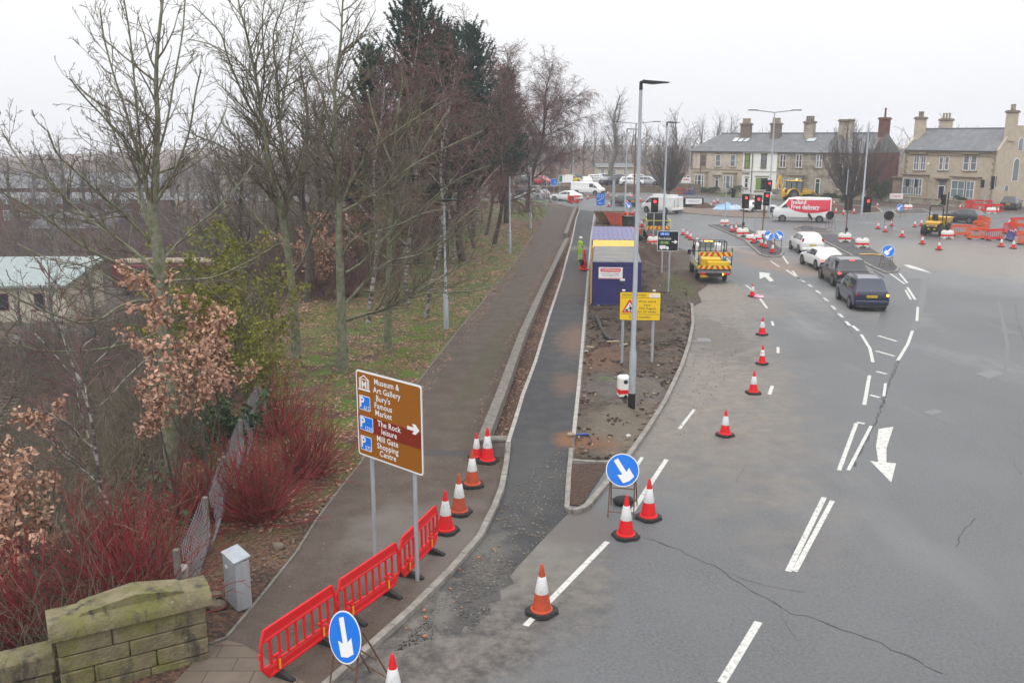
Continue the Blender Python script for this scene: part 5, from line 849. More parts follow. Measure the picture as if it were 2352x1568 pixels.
# stone parapet with moss at lower left
t = NT('mossy_stone', .92)
c = t.mix(t.rampf(t.noise(3.2, 7, .65), .35, .65), (.125, .105, .06), (.215, .182, .11)); c = t.mix(t.rampf(t.noise(1.3, 7, .7), .46, .62, 0, .75), c, (.135, .135, .028)); c = t.mix(t.rampf(t.noise(2.4, 7, .7, (1.4, 1.4, .35)), .52, .64, 0, .85), c, (.045, .04, .036)); c = t.mix(t.rampf(t.noise(7, 7, .7), .63, .68, 0, .8), c, (.26, .30, .2)); c = t.mix(t.rampf(t.noise(60, 3), .68, .75, 0, .5), c, (.3, .28, .22))
t.done(c, .7, 14, dist=.06)
A = g(482, 1512); Bd = (g(0, 1640) - A).normalized(); rz = math.atan2(-Bd.y, -Bd.x); pr = thing('stone_parapet', 'mossy stone bridge parapet with a raised coped end block', 'wall', (A.x, A.y, 0), rz)
X = lambda s_: -s_
rs = random.Random(3); mb = MB(); TH = .62
rows = [(-.3, .12), (.125, .42), (.425, .71), (.715, 1.05)]; EL = 2.35
for i, (z0_, z1_) in enumerate(rows):
    s_ = 0
    while s_ < EL - .05:
        Ls = min(rs.uniform(.85, 1.35) * (1.3 if i == 3 else 1), EL - s_); Ls = EL - s_ if EL - s_ - Ls < .3 else Ls; dd = rs.uniform(0, .012); mb.box((-(s_ + Ls / 2), TH / 2 - dd, (z0_ + z1_) / 2), (Ls - .012, TH, z1_ - z0_ - .01), b=.018); s_ += Ls
mb.build('end_block', 'mossy_stone', pr, True)
prof = [(-.09, 1.055), (TH + .09, 1.055), (TH + .09, 1.16), (TH + .05, 1.24), (TH - .05, 1.33), (.05 + .0, 1.33), (-.05, 1.24), (-.09, 1.16)]
o = MB().pyz(prof, -EL - .10, .10).build('coping', 'mossy_stone', pr, True); MB().pxz([(-2.0, 1.32), (-.3, 1.32), (-.38, 1.38), (-1.1, 1.50), (-1.92, 1.38)], .06, TH - .06).build('cap_stone', 'mossy_stone', o)
mb = MB(); s_ = EL + .02; rs2 = random.Random(8)
while s_ < 9:
    Ls = rs2.uniform(.85, 1.15); mb.box((-(s_ + Ls / 2), TH / 2, .62), (Ls - .014, TH - .08, .36), b=.04)
    for z0_, z1_ in ((-.3, .1), (.105, .43)): mb.box((-(s_ + Ls / 2) + rs2.uniform(-.1, .1), TH / 2, (z0_ + z1_) / 2), (Ls - .014, TH - .14, z1_ - z0_ - .008), b=.018)
    s_ += Ls
mb.build('low_wall', 'mossy_stone', pr, True)
# low concrete walls along the path
def path_wall(label, pts, h=.42, endw=True):
    P = px(*pts); o = thing('low_wall', label, 'wall', tuple(P[0])); Q = [p - P[0] for p in P]; mb = MB(); strip(mb, Q, .22, -.1, h, 0); mb.build('wall', 'old_coping', o); mb = MB(); R_ = resample(Q, 1.1)
    for a, b_ in zip(R_, R_[1:]): d = (b_ - a).normalized() * .006; strip(mb, [a + d, b_ - d], .33, h + .003, h + .1, 0, 0, .015)
    mb.build('coping', 'old_coping', o); return o
path_wall('long low coped wall between the brown path and the planting strip', [(1110, 1043), (1154, 925), (1200, 790), (1243, 690), (1294, 578), (1303, 560)]); w_ = path_wall('shorter low coped wall further along the path, pale end block', [(1299, 549), (1309, 520), (1319, 492), (1326, 478)])
a = g(1110, 1046); o = MB().box((.28, -.1, .22), (.72, .3, .5), b=.02).box((.28, -.1, .51), (.78, .36, .09), b=.02).build('pier', 'old_coping', [x for x in bpy.data.objects if x.get('label', '').startswith('long low coped')][0])
# ================================================================ cones, barriers, signs, lamps
def make_cone(name, label, H, bodym, sheet=(.42, .76), base=.26, dirty=False):
    o = thing(name, label, 'traffic cone', (0, 0, 0)); b = base; c = b * .42
    MB().prism([(-b, -b + c), (-b + c, -b), (b - c, -b), (b, -b + c), (b, b - c), (b - c, b), (-b + c, b), (-b, b - c)], 0, .035).prism([(-b * .93, -b * .55), (-b * .55, -b * .93), (b * .55, -b * .93), (b * .93, -b * .55), (b * .93, b * .55), (b * .55, b * .93), (-b * .55, b * .93), (-b * .93, b * .55)], .035, .06).build('base', 'black_rubber', o)
    r = lambda f: b * .70 * (1 - f) + .028 * f * H
    pr = [(r(.02) + .02, .06), (r(.03) + .02, .085), (r(.05), .10), (r(.1), .1 * H)] + [(r(f), f * H) for f in (.3, .5, .7, .9)] + [(r(.94), .94 * H), (r(.94) - .008, .955 * H), (r(.97) * .8, H), (.008, H)]
    MB().lathe(pr, 22).build('body', bodym, o, True); s0, s1 = sheet
    MB().lathe([(r(s0) + .004, s0 * H), (r(s0) + .006, s0 * H + .004), (r(s1) + .006, s1 * H - .004), (r(s1) + .004, s1 * H)], 22).build('reflective_sleeve', 'white_sheet', o, True); return o
big = make_cone('traffic_cone', '', 1.0, 'red_plastic', base=.29); bigO = make_cone('traffic_cone', '', 1.0, 'faded_orange', base=.29); sml = make_cone('traffic_cone', '', .75, 'red_plastic', (.4, .78), .23); two = make_cone('traffic_cone', '', .78, 'red_plastic', (.44, .58), .23); med = make_cone('traffic_cone', '', .82, 'red_plastic', (.42, .76), .26)
o = [c for c in two.children if c.name.startswith('refl')][0]; r2 = lambda f: .23 * .70 * (1 - f) + .028 * f * .78; MB().lathe([(r2(.61) + .005, .61 * .78), (r2(.76) + .005, .76 * .78)], 22).build('reflective_sleeve', 'white_sheet', two, True)
CG = 'cones around the road works'
cones = [(big, 1489, 1190, 'red cone standing right of the blue arrow sign, on the dashed line'), (big, 1437, 1232, 'red cone directly in front of the blue arrow sign by the soil planter'), (big, 1120, 1060, 'red cone against the end pier of the low wall'), (sml, 1095, 1052, 'pale worn small cone behind the pier cone at the low wall'), (bigO, 1085, 1115, 'dirty orange cone on the kerb, second from the low wall'), (bigO, 1055, 1178, 'dirty orange cone on the kerb just above the last red barrier'), (big, 1024, 1220, 'red cone touching the far end of the red barriers'),
 (bigO, 1244, 1406, 'faded orange cone alone on the dashed line in the near road'), (big, 905, 1632, 'red cone cut off by the bottom edge, beside the round arrow sign'), (med, 1665, 1000, 'cone nearest to the mud verge in the row along the coned lane'), (med, 1730, 903, 'chipped cone, second nearest in the row along the coned lane'), (two, 1750, 836, 'cone with two white bands in the row along the coned lane'), (med, 1750, 769, 'cone beyond the two-banded one in the row along the lane'), (sml, 1728, 681, 'cone with pink litter at its foot behind the tipper truck'),
 (sml, 1568.8, 540, 'first of three close cones in the road right of the black direction sign'), (sml, 1578.3, 546, 'middle of three close cones in the road right of the black direction sign'), (sml, 1586, 551, 'nearest of three close cones in the road right of the black direction sign'), (sml, 1601, 561, 'cone just beyond the cage of the tipper truck'), (sml, 1612, 566, 'cone half hidden by the tipper truck cage'),
 (sml, 1398, 475, 'lone cone on the road behind the blue route sign'), (sml, 1350, 458, 'cone on the grass strip below the white van'), (sml, 1396, 449, 'small far cone before the car park wall, left one'), (sml, 1447, 451, 'small far cone before the car park wall, right one'), (sml, 1459, 491, 'cone just left of the main lamp column, by the small arrow sign'), (sml, 1493, 460, 'far cone on the grass strip beyond the white panel van'), (sml, 1568, 470, 'cone behind the right side of the white panel van'), (sml, 1471, 463, 'reddish cone on the grass strip behind the dark estate car'),
 (sml, 1639.5, 469, 'cone on the far road in front of the buff stone house, left of a pair'), (sml, 1648.5, 466, 'cone on the far road in front of the buff stone house, right of a pair'), (sml, 1633, 478, 'cone beside the low notice board and soil heap'), (sml, 1688, 483, 'cone beside the blue sheeting on the far island'), (sml, 1712.5, 460, 'cone before the lawn of the white house, left one'), (sml, 1732, 460, 'cone before the lawn of the white house, right one'),
 (sml, 1679.7, 535, 'small cone on the splitter island left of a taller one'), (med, 1690, 534, 'taller cone on the splitter island next to the barrier weight'), (med, 1731, 561, 'cone before the row of barrier weights on the splitter island'), (sml, 1749, 569, 'cone behind the left blue arrow sign on the island'), (sml, 1757, 572, 'cone between the two blue arrow signs on the island'), (med, 1774, 584, 'cone at the near tip of the splitter island'),
 (sml, 1915.5, 471.5, 'cone beyond the rear of the red and white van'), (sml, 1919.6, 492, 'cone behind the red and white van at the soil island'), (sml, 1937, 495, 'cone against the black backed signal at the soil island'), (sml, 1961, 493, 'cone on the soil island left of the slim lamp post'), (sml, 2015, 477, 'cone standing before the white notice board'),
 (sml, 2016.7, 526, 'cone left of the black round sign back'), (sml, 2033, 533, 'cone in front of the black round sign back'), (sml, 2047.4, 520, 'cone right of the black round sign back'), (med, 2071.8, 545, 'cone left in the open road before the dumper'), (sml, 2101, 522, 'short cone left of the dumper, behind'), (sml, 2115.7, 519, 'cone close to the left wheel of the dumper'), (med, 2118, 561, 'cone in the open road below the dumper'), (med, 2156, 574, 'nearest cone in the open road before the orange barriers'), (sml, 2166.6, 547, 'cone beside the white barrier weight at the orange barriers'),
 (sml, 2204.5, 481, 'cone on the far road left of the red barrier ring'), (sml, 2237, 484, 'cone before the red barrier ring, left'), (sml, 2250, 486, 'cone before the red barrier ring, middle'), (sml, 2292, 489, 'cone before the red barrier ring, right'), (sml, 2318, 518, 'cone behind the far orange and red barriers by the dark car'), (med, 2299, 567, 'cone in front of the blue barrier, left one'), (med, 2327, 571, 'cone in front of the blue barrier, right one'), (sml, 2331, 541, 'cone behind the blue barrier at the right edge')]
used = set(); rs = random.Random(4)
for pr_, u, v, lab in cones:
    p = g(u, v); zz = .1 if 'island' in lab and 'blue sheeting' not in lab else 0
    if id(pr_) not in used: used.add(id(pr_)); o = pr_; o['label'] = lab; o.location = (p.x, p.y, zz + .012); o.rotation_euler = (0, 0, rs.uniform(0, 3))
    else: o = dup(pr_, lab, (p.x, p.y, zz + .012), rs.uniform(0, 3))
    o['group'] = CG
def make_barrier(name, label, m, feet='black_rubber', Ln=2.0, H=1.0):
    o = thing(name, label, 'barrier', (0, 0, 0)); z0, z1 = .13, H; h = Ln / 2; mb = MB(); t_ = .045
    out_ = [(-h + .03, z0 + .22), (-h + .2, z0), (h - .2, z0), (h - .03, z0 + .22), (h - .03, z1 - .24), (h - .13, z1), (-h + .13, z1), (-h + .03, z1 - .24)]
    def bar(a, b_, wd, tt=t_): a, b_ = Vector((a[0], 0, a[1])), Vector((b_[0], 0, b_[1])); d = (b_ - a); Ls = d.length; mb.box((0, 0, 0), (Ls + wd * .35, tt, wd), X=Matrix.Translation((a + b_) / 2) @ Matrix.Rotation(-math.atan2(d.z, d.x), 4, 'Y'), b=.01)
    for a, b_ in zip(out_, out_[1:] + out_[:1]): bar(a, b_, .06)
    bar((-h + .12, z1 - .075), (h - .12, z1 - .075), .15, .035); bar((-h + .1, z1 - .19), (h - .1, z1 - .19), .045); bar((-h + .14, z0 + .1), (h - .14, z0 + .1), .12, .03); bar((-h + .1, z0 + .2), (h - .1, z0 + .2), .04)
    n = 8
    for i in range(n): x = -h + .14 + (Ln - .28) * (i + .5) / n; bar((x, z0 + .2), (x, z1 - .2), .05 if i else .06)
    for x in (-h + .42, h - .42): bar((x - .1, z0 + .3), (x + .1, z0 + .3), .05); mb.box((x, 0, z0 + .12), (.09, .06, .3), b=.01)
    for s_ in (-1, 1): mb.box((s_ * (h - .005), 0, z1 - .42), (.05, .05, .12), b=.01)
    mb.build('panel', m, o)
    for x in (-h + .42, h - .42):
        f = MB().pyz([(-.33, 0), (.33, 0), (.33, .03), (.08, .12), (-.08, .12), (-.33, .03)], x - .05, x + .05).build('foot', feet, o); MB().box((x, -.036, z0 + .12), (.035, .012, .18)).box((x, .036, z0 + .12), (.035, .012, .18)).build('reflector_strip', 'bright_yellow', f)
    return o
red_b = make_barrier('plastic_barrier', 'nearest red barrier, its left end cut off by the bottom edge', 'red_plastic'); red_b['group'] = 'plastic pedestrian barriers'
def place_bar(o, a, b_, z=0): m_ = (a + b_) / 2; o.location = (m_.x, m_.y, z + .008); o.rotation_euler = (0, 0, math.atan2(b_.y - a.y, b_.x - a.x)); Ls = (b_ - a).length; return Ls
V2 = lambda x, y: ((620 + x / 3.308) / 1.0884, (1233 + y / 3.308) / 1.0884)
e1, e2 = g(*V2(748, 1095), .13), g(*V2(1238, 735), .13); e1.z = e2.z = 0; dirb = (e2 - e1).normalized(); place_bar(red_b, e1 - dirb * 2.03, e1 - dirb * .03)
for k, lab in ((0, 'middle red barrier between the two posts of the brown sign'), (1, 'farthest red barrier, touching a red cone')):
    c = dup(red_b, lab, (0, 0, 0)); a_ = e1 + dirb * 2.0 * k; dd = dirb if k == 0 else (g(1014, 1225) - g(*V2(1260, 690))).normalized(); a_ = a_ if k == 0 else e1 + dirb * 2.02; place_bar(c, a_, a_ + dd * 1.98)
or_b = make_barrier('plastic_barrier', 'x', 'orange_plastic'); or_b['group'] = 'plastic pedestrian barriers'; bl_b = make_barrier('plastic_barrier', 'blue plastic barrier with a red and white strip, among the orange ones', 'blue_plastic'); bl_b['group'] = or_b['group']
q = MB()
for i in range(6): q.box((-.55 + i * .22, -.035, .92), (.2, .02, .11), i % 2)
q.build('striped_board', ['red_plastic', 'white_plastic'], bl_b)
Z5 = lambda x, y: ((2120 + x / 5.334) / 1.0884, (440 + y / 5.334) / 1.0884)
Z3 = lambda x, y: ((1380 + x / 4.52) / 1.0884, (440 + y / 4.52) / 1.0884)
Z4 = lambda x, y: ((1700 + x / 5.6) / 1.0884, (440 + y / 5.6) / 1.0884)
first = True
for m_, (xa, ya), (xb, yb), lab in (('o', (1350, 800), (1640, 800), 'orange barrier on the left beside the white barrier weight'), ('o', (1545, 845), (1870, 845), 'orange barrier nearest the road, in front of the others'), ('o', (1650, 740), (1880, 720), 'orange barrier running back behind the nearest one'), ('o', (1735, 672), (1865, 690), 'orange barrier behind the dumper side, under the dark car'), ('r', (1880, 862), (2012, 858), 'red barrier between the orange and the blue ones'), ('r', (2025, 780), (2250, 745), 'red barrier standing behind the blue one'), ('o', (2262, 920), (2400, 900), 'orange barrier cut off by the right edge, nearest'), ('o', (2200, 770), (2380, 790), 'orange barrier at the right edge behind the blue one'), ('r', (2190, 690), (2380, 690), 'red barrier at the right edge, farther back'), ('o', (2150, 680), (2260, 720), 'orange barrier end-on behind the blue barrier'),
    ('r', (1740, 650), (1790, 675), 'short-looking red barrier turned away behind the orange ones'), ('r', (1545, 455), (1700, 480), 'red barrier of the far ring, leftmost'), ('r', (1700, 482), (1850, 488), 'red barrier of the far ring, in front, second'), ('r', (1860, 485), (2030, 492), 'red barrier of the far ring, rightmost'), ('r', (1560, 432), (1720, 428), 'red barrier at the back of the far ring, left'), ('r', (1740, 428), (1900, 432), 'red barrier at the back of the far ring, right'), ):
    a_, b_ = g(*Z5(xa, ya)), g(*Z5(xb, yb)); d_ = (b_ - a_).normalized()
    if m_ == 'o' and first: o = or_b; o['label'] = lab; first = False
    else: o = dup(or_b if m_ == 'o' else red_b, lab, (0, 0, 0))
    Ls = place_bar(o, a_, b_)
    if Ls > 2.3: o.scale = (min(Ls / 2, 1.35), 1, 1)
place_bar(bl_b, g(*Z5(2030, 830)), g(*Z5(2255, 905))); bl_b.rotation_euler.x = -.25
for (xa, ya), (xb, yb), lab in (((165, 285), (215, 310), 'red barrier on the far path end, left, in front of the white saloon'), ((215, 310), (290, 305), 'red barrier on the far path end, right, in front of the white saloon')): place_bar(dup(red_b, lab, (0, 0, 0)), g(*Z3(xa, ya)), g(*Z3(xb, yb)))
for (xa, ya), (xb, yb), lab, src in (((1430, 212), (1490, 212), 'orange barrier in front of the fan-shaped hornbeam', or_b), ((1500, 216), (1590, 216), 'blue barrier beside the buff stone house', bl_b)): c = dup(src, lab, (0, 0, 0)); place_bar(c, g(*Z3(xa, ya)), g(*Z3(xb, yb)))
# water-filled barrier weights, red and white
def make_weight(label):
    o = thing('barrier_weight', label, 'weight', (0, 0, 0), 0, 'red and white ballast blocks'); MB().box((0, 0, .36), (1.0, .5, .56), b=.05).box((-.28, 0, .69), (.3, .4, .12), b=.03).box((.28, 0, .69), (.3, .4, .12), b=.03).box((-.36, 0, .05), (.2, .46, .1)).box((.36, 0, .05), (.2, .46, .1)).build('block', 'white_plastic', o); MB().box((0, 0, .3), (1.012, .512, .2), b=.02).build('red_band', 'red_plastic', o); MB().tube([(0, -.265, .2), (0, -.2, .2)], .06, 10).build('drain_hole', 'black_rubber', o); return o
wt = make_weight('red and white ballast block right of the slim signal on the right island'); wt.location = (*g(1979, 571).xy, .11)
for u, v, z, rz, s_, lab in ((1939, 558, .11, 0, 1, 'red and white ballast block at the foot of the black backed signal'), (1663.7, 520, .1, .2, .8, 'ballast block at the foot of the grey signal pole, back of the splitter island'), (1705, 545, .1, .1, 1, 'ballast block at the foot of the leftmost red signal on the splitter island'), (1724, 558, .1, .5, .85, 'ballast block left of a close row of three on the splitter island'), (1737, 557, .1, -.2, .85, 'ballast block in the middle of a close row of three on the splitter island'), (1748, 549, .1, .3, .85, 'ballast block right of a close row of three on the splitter island'), (2175, 548, 0, .1, 1, 'ballast block at the left end of the orange barriers'), (2085, 483, 0, 0, .95, 'ballast block before the corner house, under a signal'), (2276, 491, 0, .1, 1, 'ballast block tipped in front of the far red barriers'), (1500, 562, 0, .2, .95, 'ballast block beside the dark rubble, left of the black direction sign')):
    dup(wt, lab, (*g(u, v).xy, z), rz, s_)
bw = thing('barrier_weight', 'tall white ballast block with a red band beside the foot of the main lamp column', 'weight', (*g(1432, 916).xy, .05), .1, 'red and white ballast blocks'); MB().box((0, 0, .42), (.42, .42, .76), b=.06).build('block', 'white_plastic', bw); MB().box((0, 0, .26), (.43, .43, .22), b=.04).build('red_band', 'red_plastic', bw); MB().tube([(0.03, -.225, .1), (0.03, -.18, .1)], .06, 12).build('drain_hole', 'black_rubber', bw); MB().tube([(.02, -.218, .62), (.02, -.2, .62)], .075, 14).build('roundel', 'dark_grey', bw)
# signs
def arrow_poly(Ln=.62, wd=.12, hw=.34, hl=.22):
    return [(-Ln / 2, -wd / 2), (Ln / 2 - hl, -wd / 2), (Ln / 2 - hl - .06, -hw / 2), (Ln / 2 - .03, -hw / 2 + .01), (Ln / 2, 0), (Ln / 2 - .03, hw / 2 - .01), (Ln / 2 - hl - .06, hw / 2), (Ln / 2 - hl, wd / 2), (-Ln / 2, wd / 2)]
def frame_sign(name, label, loc, rz, D, ang, zc, blue=True, back=False, tiltx=.22):
    """round arrow sign on a folding steel frame"""
    o = thing(name, label, 'road sign', loc, rz, 'round arrow signs on frames'); X = Matrix.Translation((0, -.12, zc)) @ Matrix.Rotation(-tiltx, 4, 'X'); r = D / 2; n = 40; ci = lambda q: [(q * math.cos(2 * math.pi * i / n), q * math.sin(2 * math.pi * i / n)) for i in range(n)]
    dsc = MB().pxz(ci(r), 0, .012, 0, X).build('disc_backing', 'dark_grey' if not back else 'black_paint', o)
    fc = MB().pxz(ci(r), -.004, -.001, 0, X).build('white_rim', 'sign_white', dsc); MB().pxz(ci(r * .945), -.008, -.005, 0, X).build('blue_face', 'sign_blue', dsc)
    ca, sa = math.cos(ang), math.sin(ang); s_ = D / .84; MB().pxz([((x * ca - y * sa) * s_ * 1.02, (x * sa + y * ca) * s_ * 1.02) for x, y in arrow_poly()], -.012, -.009, 0, X).build('arrow', 'sign_white', dsc)
    fr = MB()
    for s2 in (-1, 1):
        x = s2 * r * .78; fr.tube([(x, -.16 - .1, 0), (x * .9, -.02 + .1 * 0, zc + r * .5)], .016, 6); fr.tube([(x * 1.05, .62, 0), (x * .9, .02, zc + r * .35)], .016, 6)
    for z_, y_ in ((zc - r * 1.15, -.13), (.14, -.24)): fr.tube([(-r * .78, y_, z_), (r * .78, y_, z_)], .014, 6)
    for z_, f in ((zc - r * 1.0, .23), (.16, .55)): fr.tube([(-r * .8, f, z_), (r * .8, f, z_)], .014, 6)
    fr.build('folding_frame', 'rusty_steel', o); return o
DR = math.radians(-52)
fsA = frame_sign('arrow_sign', 'scratched blue arrow sign at the bottom edge beside the red barriers', (*g(812, 1597).xy, 0), R(-43), .84, R(-62), 1.12)
frame_sign('arrow_sign', 'blue arrow sign on a rusty frame by the soil planter, arrow pointing down right', (*g(1428, 1180).xy, 0), R(-12), .8, R(-55), 1.18)
sbag = MB().ball((0, 0, .1), (.28, .2, .13), 12, 8).build('sandbag', 'black_rubber'); tag(sbag, 'black sandbag under the frame of the blue arrow sign by the planter', 'sandbag'); sbag.location = g(1432, 1158)
frame_sign('arrow_sign', 'left of the two blue arrow signs on the splitter island, pointing down left', (*g(1762, 580).xy, .1), R(0), .74, R(-135), 1.25); frame_sign('arrow_sign', 'right of the two blue arrow signs on the splitter island, pointing down right', (*g(1786, 578).xy, .1), R(-10), .72, R(-48), 1.2)
frame_sign('arrow_sign', 'blue arrow sign at the near tip of the right island, pointing down left', (*g(2036, 617).xy, .1), R(-8), .84, R(-135), 1.15); frame_sign('arrow_sign', 'small blue arrow sign behind the main lamp column, pointing down right', (*g(1442, 494).xy, 0), R(-8), .75, R(-50), 1.15)
frame_sign('arrow_sign', 'blue arrow sign seen nearly edge-on before the corner house', (*g(2066, 500).xy, 0), R(-58), .8, R(-130), 1.15); frame_sign('arrow_sign', 'black back of a round frame sign among cones in the open road', (*g(2039, 527).xy, 0), R(160), .95, R(-130), 1.35, back=True); frame_sign('arrow_sign', 'black back of a round frame sign by the rear wheel of the delivery van', (*g(1905, 529).xy, .1), R(185), .85, R(-130), 1.35, back=True)
frame_sign('arrow_sign', 'leaning round sign seen edge-on on the small island behind the white cars', (*g(1856, 528).xy, .1), R(95), .8, R(-130), 1.2, tiltx=.5)
def sphere_rounded(w_, h, r=.06, n=5):
    o = []
    for cx, cz, a0 in ((w_ / 2 - r, h / 2 - r, 0), (-w_ / 2 + r, h / 2 - r, 90), (-w_ / 2 + r, -h / 2 + r, 180), (w_ / 2 - r, -h / 2 + r, 270)): o += [(cx + r * math.cos(R(a0 + 90 * i / n)), cz + r * math.sin(R(a0 + 90 * i / n))) for i in range(n + 1)]
    return o
def off(poly, dx, dz): return [(x + dx, z + dz) for x, z in poly]
# brown tourist sign
pL, pR = g(857, 1290), g(953, 1335); mid_ = (pL + pR) / 2; th = math.atan2(pR.y - pL.y, pR.x - pL.x)
bs = thing('tourist_sign', 'brown direction sign on two grey posts listing museum, market and shopping parking', 'road sign', (mid_.x, mid_.y, 0), th); hw = (pR - pL).length / 2
BW, BH, zc = 2.02, 1.86, 3.33
for s_ in (-1, 1): MB().tube([(s_ * hw, .07, 0), (s_ * hw, .07, zc + BH / 2 - .04)], .045, 12).build('post', 'galvanised', bs, True)
pn = MB().pxz(off(sphere_rounded(BW, BH, .07), 0, zc), -.002, .018).build('panel', 'galvanised', bs)
MB().pxz(off(sphere_rounded(BW, BH, .07), 0, zc), -.006, -.003).build('white_border', 'sign_white', pn); MB().pxz(off(sphere_rounded(BW - .07, BH - .07, .05), 0, zc), -.010, -.007).build('brown_field', 'sign_brown', pn)
x0, x1, zt = -BW / 2, BW / 2, zc + BH / 2; fz = lambda f: zt - f * BH
MB().pxz([(x0 + .036, fz(.515)), (x1 - .036, fz(.515)), (x1 - .036, fz(.705)), (x0 + .036, fz(.705))], -.0135, -.011).build('maroon_band', 'sign_maroon', pn)
for s_, x, f, al in (('Museum &', .98, .115, 'C'), ('Art Gallery', .98, .21, 'C'), ("Bury's", .86, .30, 'C'), ('Famous', .86, .385, 'C'), ('Market', .86, .47, 'C'), ('The Rock', 1.02, .585, 'C'), ('leisure', 1.02, .67, 'C'), ('Mill Gate', .96, .765, 'C'), ('Shopping', .96, .85, 'C'), ('Centre', .96, .935, 'C')): MB().text(s_, x0 + x, fz(f) - .005, .122, -.0155, 0, 'CENTER', .02, sx=.98).build('lettering', 'sign_white', pn)
MB().pxz([(x1 - .44, fz(.50) + .035), (x1 - .24, fz(.50) + .035), (x1 - .29, fz(.50) + .105), (x1 - .19, fz(.50) + .105), (x1 - .08, fz(.50)), (x1 - .19, fz(.50) - .105), (x1 - .29, fz(.50) - .105), (x1 - .24, fz(.50) - .035), (x1 - .44, fz(.50) - .035)][::1], -.0155, -.0125).build('arrow', 'sign_white', pn)
mu = MB(); cx, b0 = x0 + .27, fz(.225)
mu.pxz([(cx - .19, b0), (cx + .19, b0), (cx + .19, b0 + .035), (cx - .19, b0 + .035)], -.0155, -.0125)
for dx in (-.15, -.115, .115, .15): mu.pxz([(cx + dx - .011, b0 + .045), (cx + dx + .011, b0 + .045), (cx + dx + .011, b0 + .225), (cx + dx - .011, b0 + .225)], -.0155, -.0125)
mu.pxz([(cx - .18, b0 + .235), (cx + .18, b0 + .235), (cx, b0 + .34)], -.0155, -.0125); mu.text('M', cx, b0 + .05, .16, -.0155, 0, 'CENTER', .03); mu.build('museum_symbol', 'sign_white', pn); MB().pxz([(cx - .11, b0 + .253), (cx + .11, b0 + .253), (cx, b0 + .315)], -.017, -.016).build('pediment_recess', 'sign_brown', pn)
for num, f, wd in (('612', .37, .36), ('1250', .61, .43), ('572', .845, .36)):
    xc = x0 + .09 + wd / 2; hz_ = .17 * BH; p_ = MB().pxz(off(sphere_rounded(wd, hz_, .03), xc, fz(f)), -.0155, -.0125).pxz(off(sphere_rounded(wd - .03, hz_ - .03, .02), xc, fz(f)), -.018, -.016, 1).build('parking_plate', ['sign_white', 'sign_blue'], pn); MB().text('P', x0 + .105, fz(f) - .085, .215, -.0195, 0, 'LEFT', .03).text(num, xc + wd / 2 - .02, fz(f) - .135, .085, -.0195, 0, 'RIGHT', .012).build('parking_lettering', 'sign_white', p_)
# yellow highway works sign
pL, pR = g(1428, 838), g(1497, 840); mid_ = (pL + pR) / 2; ys = thing('works_sign', 'yellow highway works sign on two posts in the muddy verge', 'road sign', (mid_.x, mid_.y, 0), R(-5)); hw = (pR - pL).length / 2; YW, YH, zc = 1.62, 1.15, 2.42
for s_ in (-1, 1): MB().tube([(s_ * hw, .07, 0), (s_ * hw, .07, zc + YH / 2 + .04)], .057, 12).build('post', 'galvanised', ys, True)
X = Matrix.Translation((.06, 0, 0)); pn = MB().pxz(off(sphere_rounded(YW, YH, .05), 0, zc), -.002, .018, 0, X).build('panel', 'sign_black', ys); MB().pxz(off(sphere_rounded(YW - .035, YH - .035, .04), 0, zc), -.006, -.003, 0, X).build('yellow_field', 'sign_yellow', pn)
tx = MB(); l_ = -YW / 2; top = zc + YH / 2
tx.text('HIGHWAY WORKS', l_ + .10, top - .165, .085, -.009, 0, 'LEFT', .008, X, .86)
for z_ in (top - .235, top - .905): tx.pxz([(l_ + .08, z_), (-l_ - .06, z_), (-l_ - .06, z_ + .014), (l_ + .08, z_ + .014)], -.009, -.0065, 0, X)
for s_, z_ in (('Work starts', .42), ('here', .56), ('15th August', .695), ('for 25 weeks', .83)): tx.text(s_, .28, top - z_ , .092, -.009, 0, 'CENTER', .008, X, .98)
tx.text('Delays possible', 0, top - 1.05, .092, -.009, 0, 'CENTER', .008, X, .98); tx.build('lettering', 'sign_black', pn)
MB().pxz([(.36, top - .225), (.76, top - .225), (.76, top - .06), (.36, top - .06)], -.009, -.0065, 0, X).text('Bury', .56, top - .19, .11, -.011, 1, 'CENTER', .006, X).build('council_plate', ['sign_white', 'sign_yellow'], pn)
tr = MB(); cx, b0 = l_ + .40, top - .84
tr.pxz([(cx - .31, b0), (cx + .31, b0), (cx + .03, b0 + .52), (cx - .03, b0 + .52)], -.009, -.0065, 0, X).pxz([(cx - .22, b0 + .055), (cx + .22, b0 + .055), (cx, b0 + .43)], -.0115, -.0095, 1, X)
tr.pxz([(cx - .19, b0 + .065), (cx - .03, b0 + .065), (cx - .08, b0 + .14), (cx - .14, b0 + .15)], -.014, -.012, 2, X).pxz([(cx + .01, b0 + .065), (cx + .05, b0 + .065), (cx + .055, b0 + .16), (cx + .10, b0 + .07), (cx + .13, b0 + .075), (cx + .08, b0 + .22), (cx + .03, b0 + .27), (cx - .03, b0 + .20), (cx - .09, b0 + .15), (cx - .08, b0 + .135), (cx + .0, b0 + .18)], -.014, -.012, 2, X).ball((cx + .01, -.013, b0 + .295), (.03, .004, .03), 10, 6, 2, X); tr.build('works_symbol', ['sign_red', 'sign_white', 'sign_black'], pn)
for s_ in (-1, 1): MB().tube([(s_ * hw, .07, zc + YH / 2 + .04), (s_ * hw, .07, zc + YH / 2 + .07)], .066, 12).build('post_cap', 'white_plastic', ys)
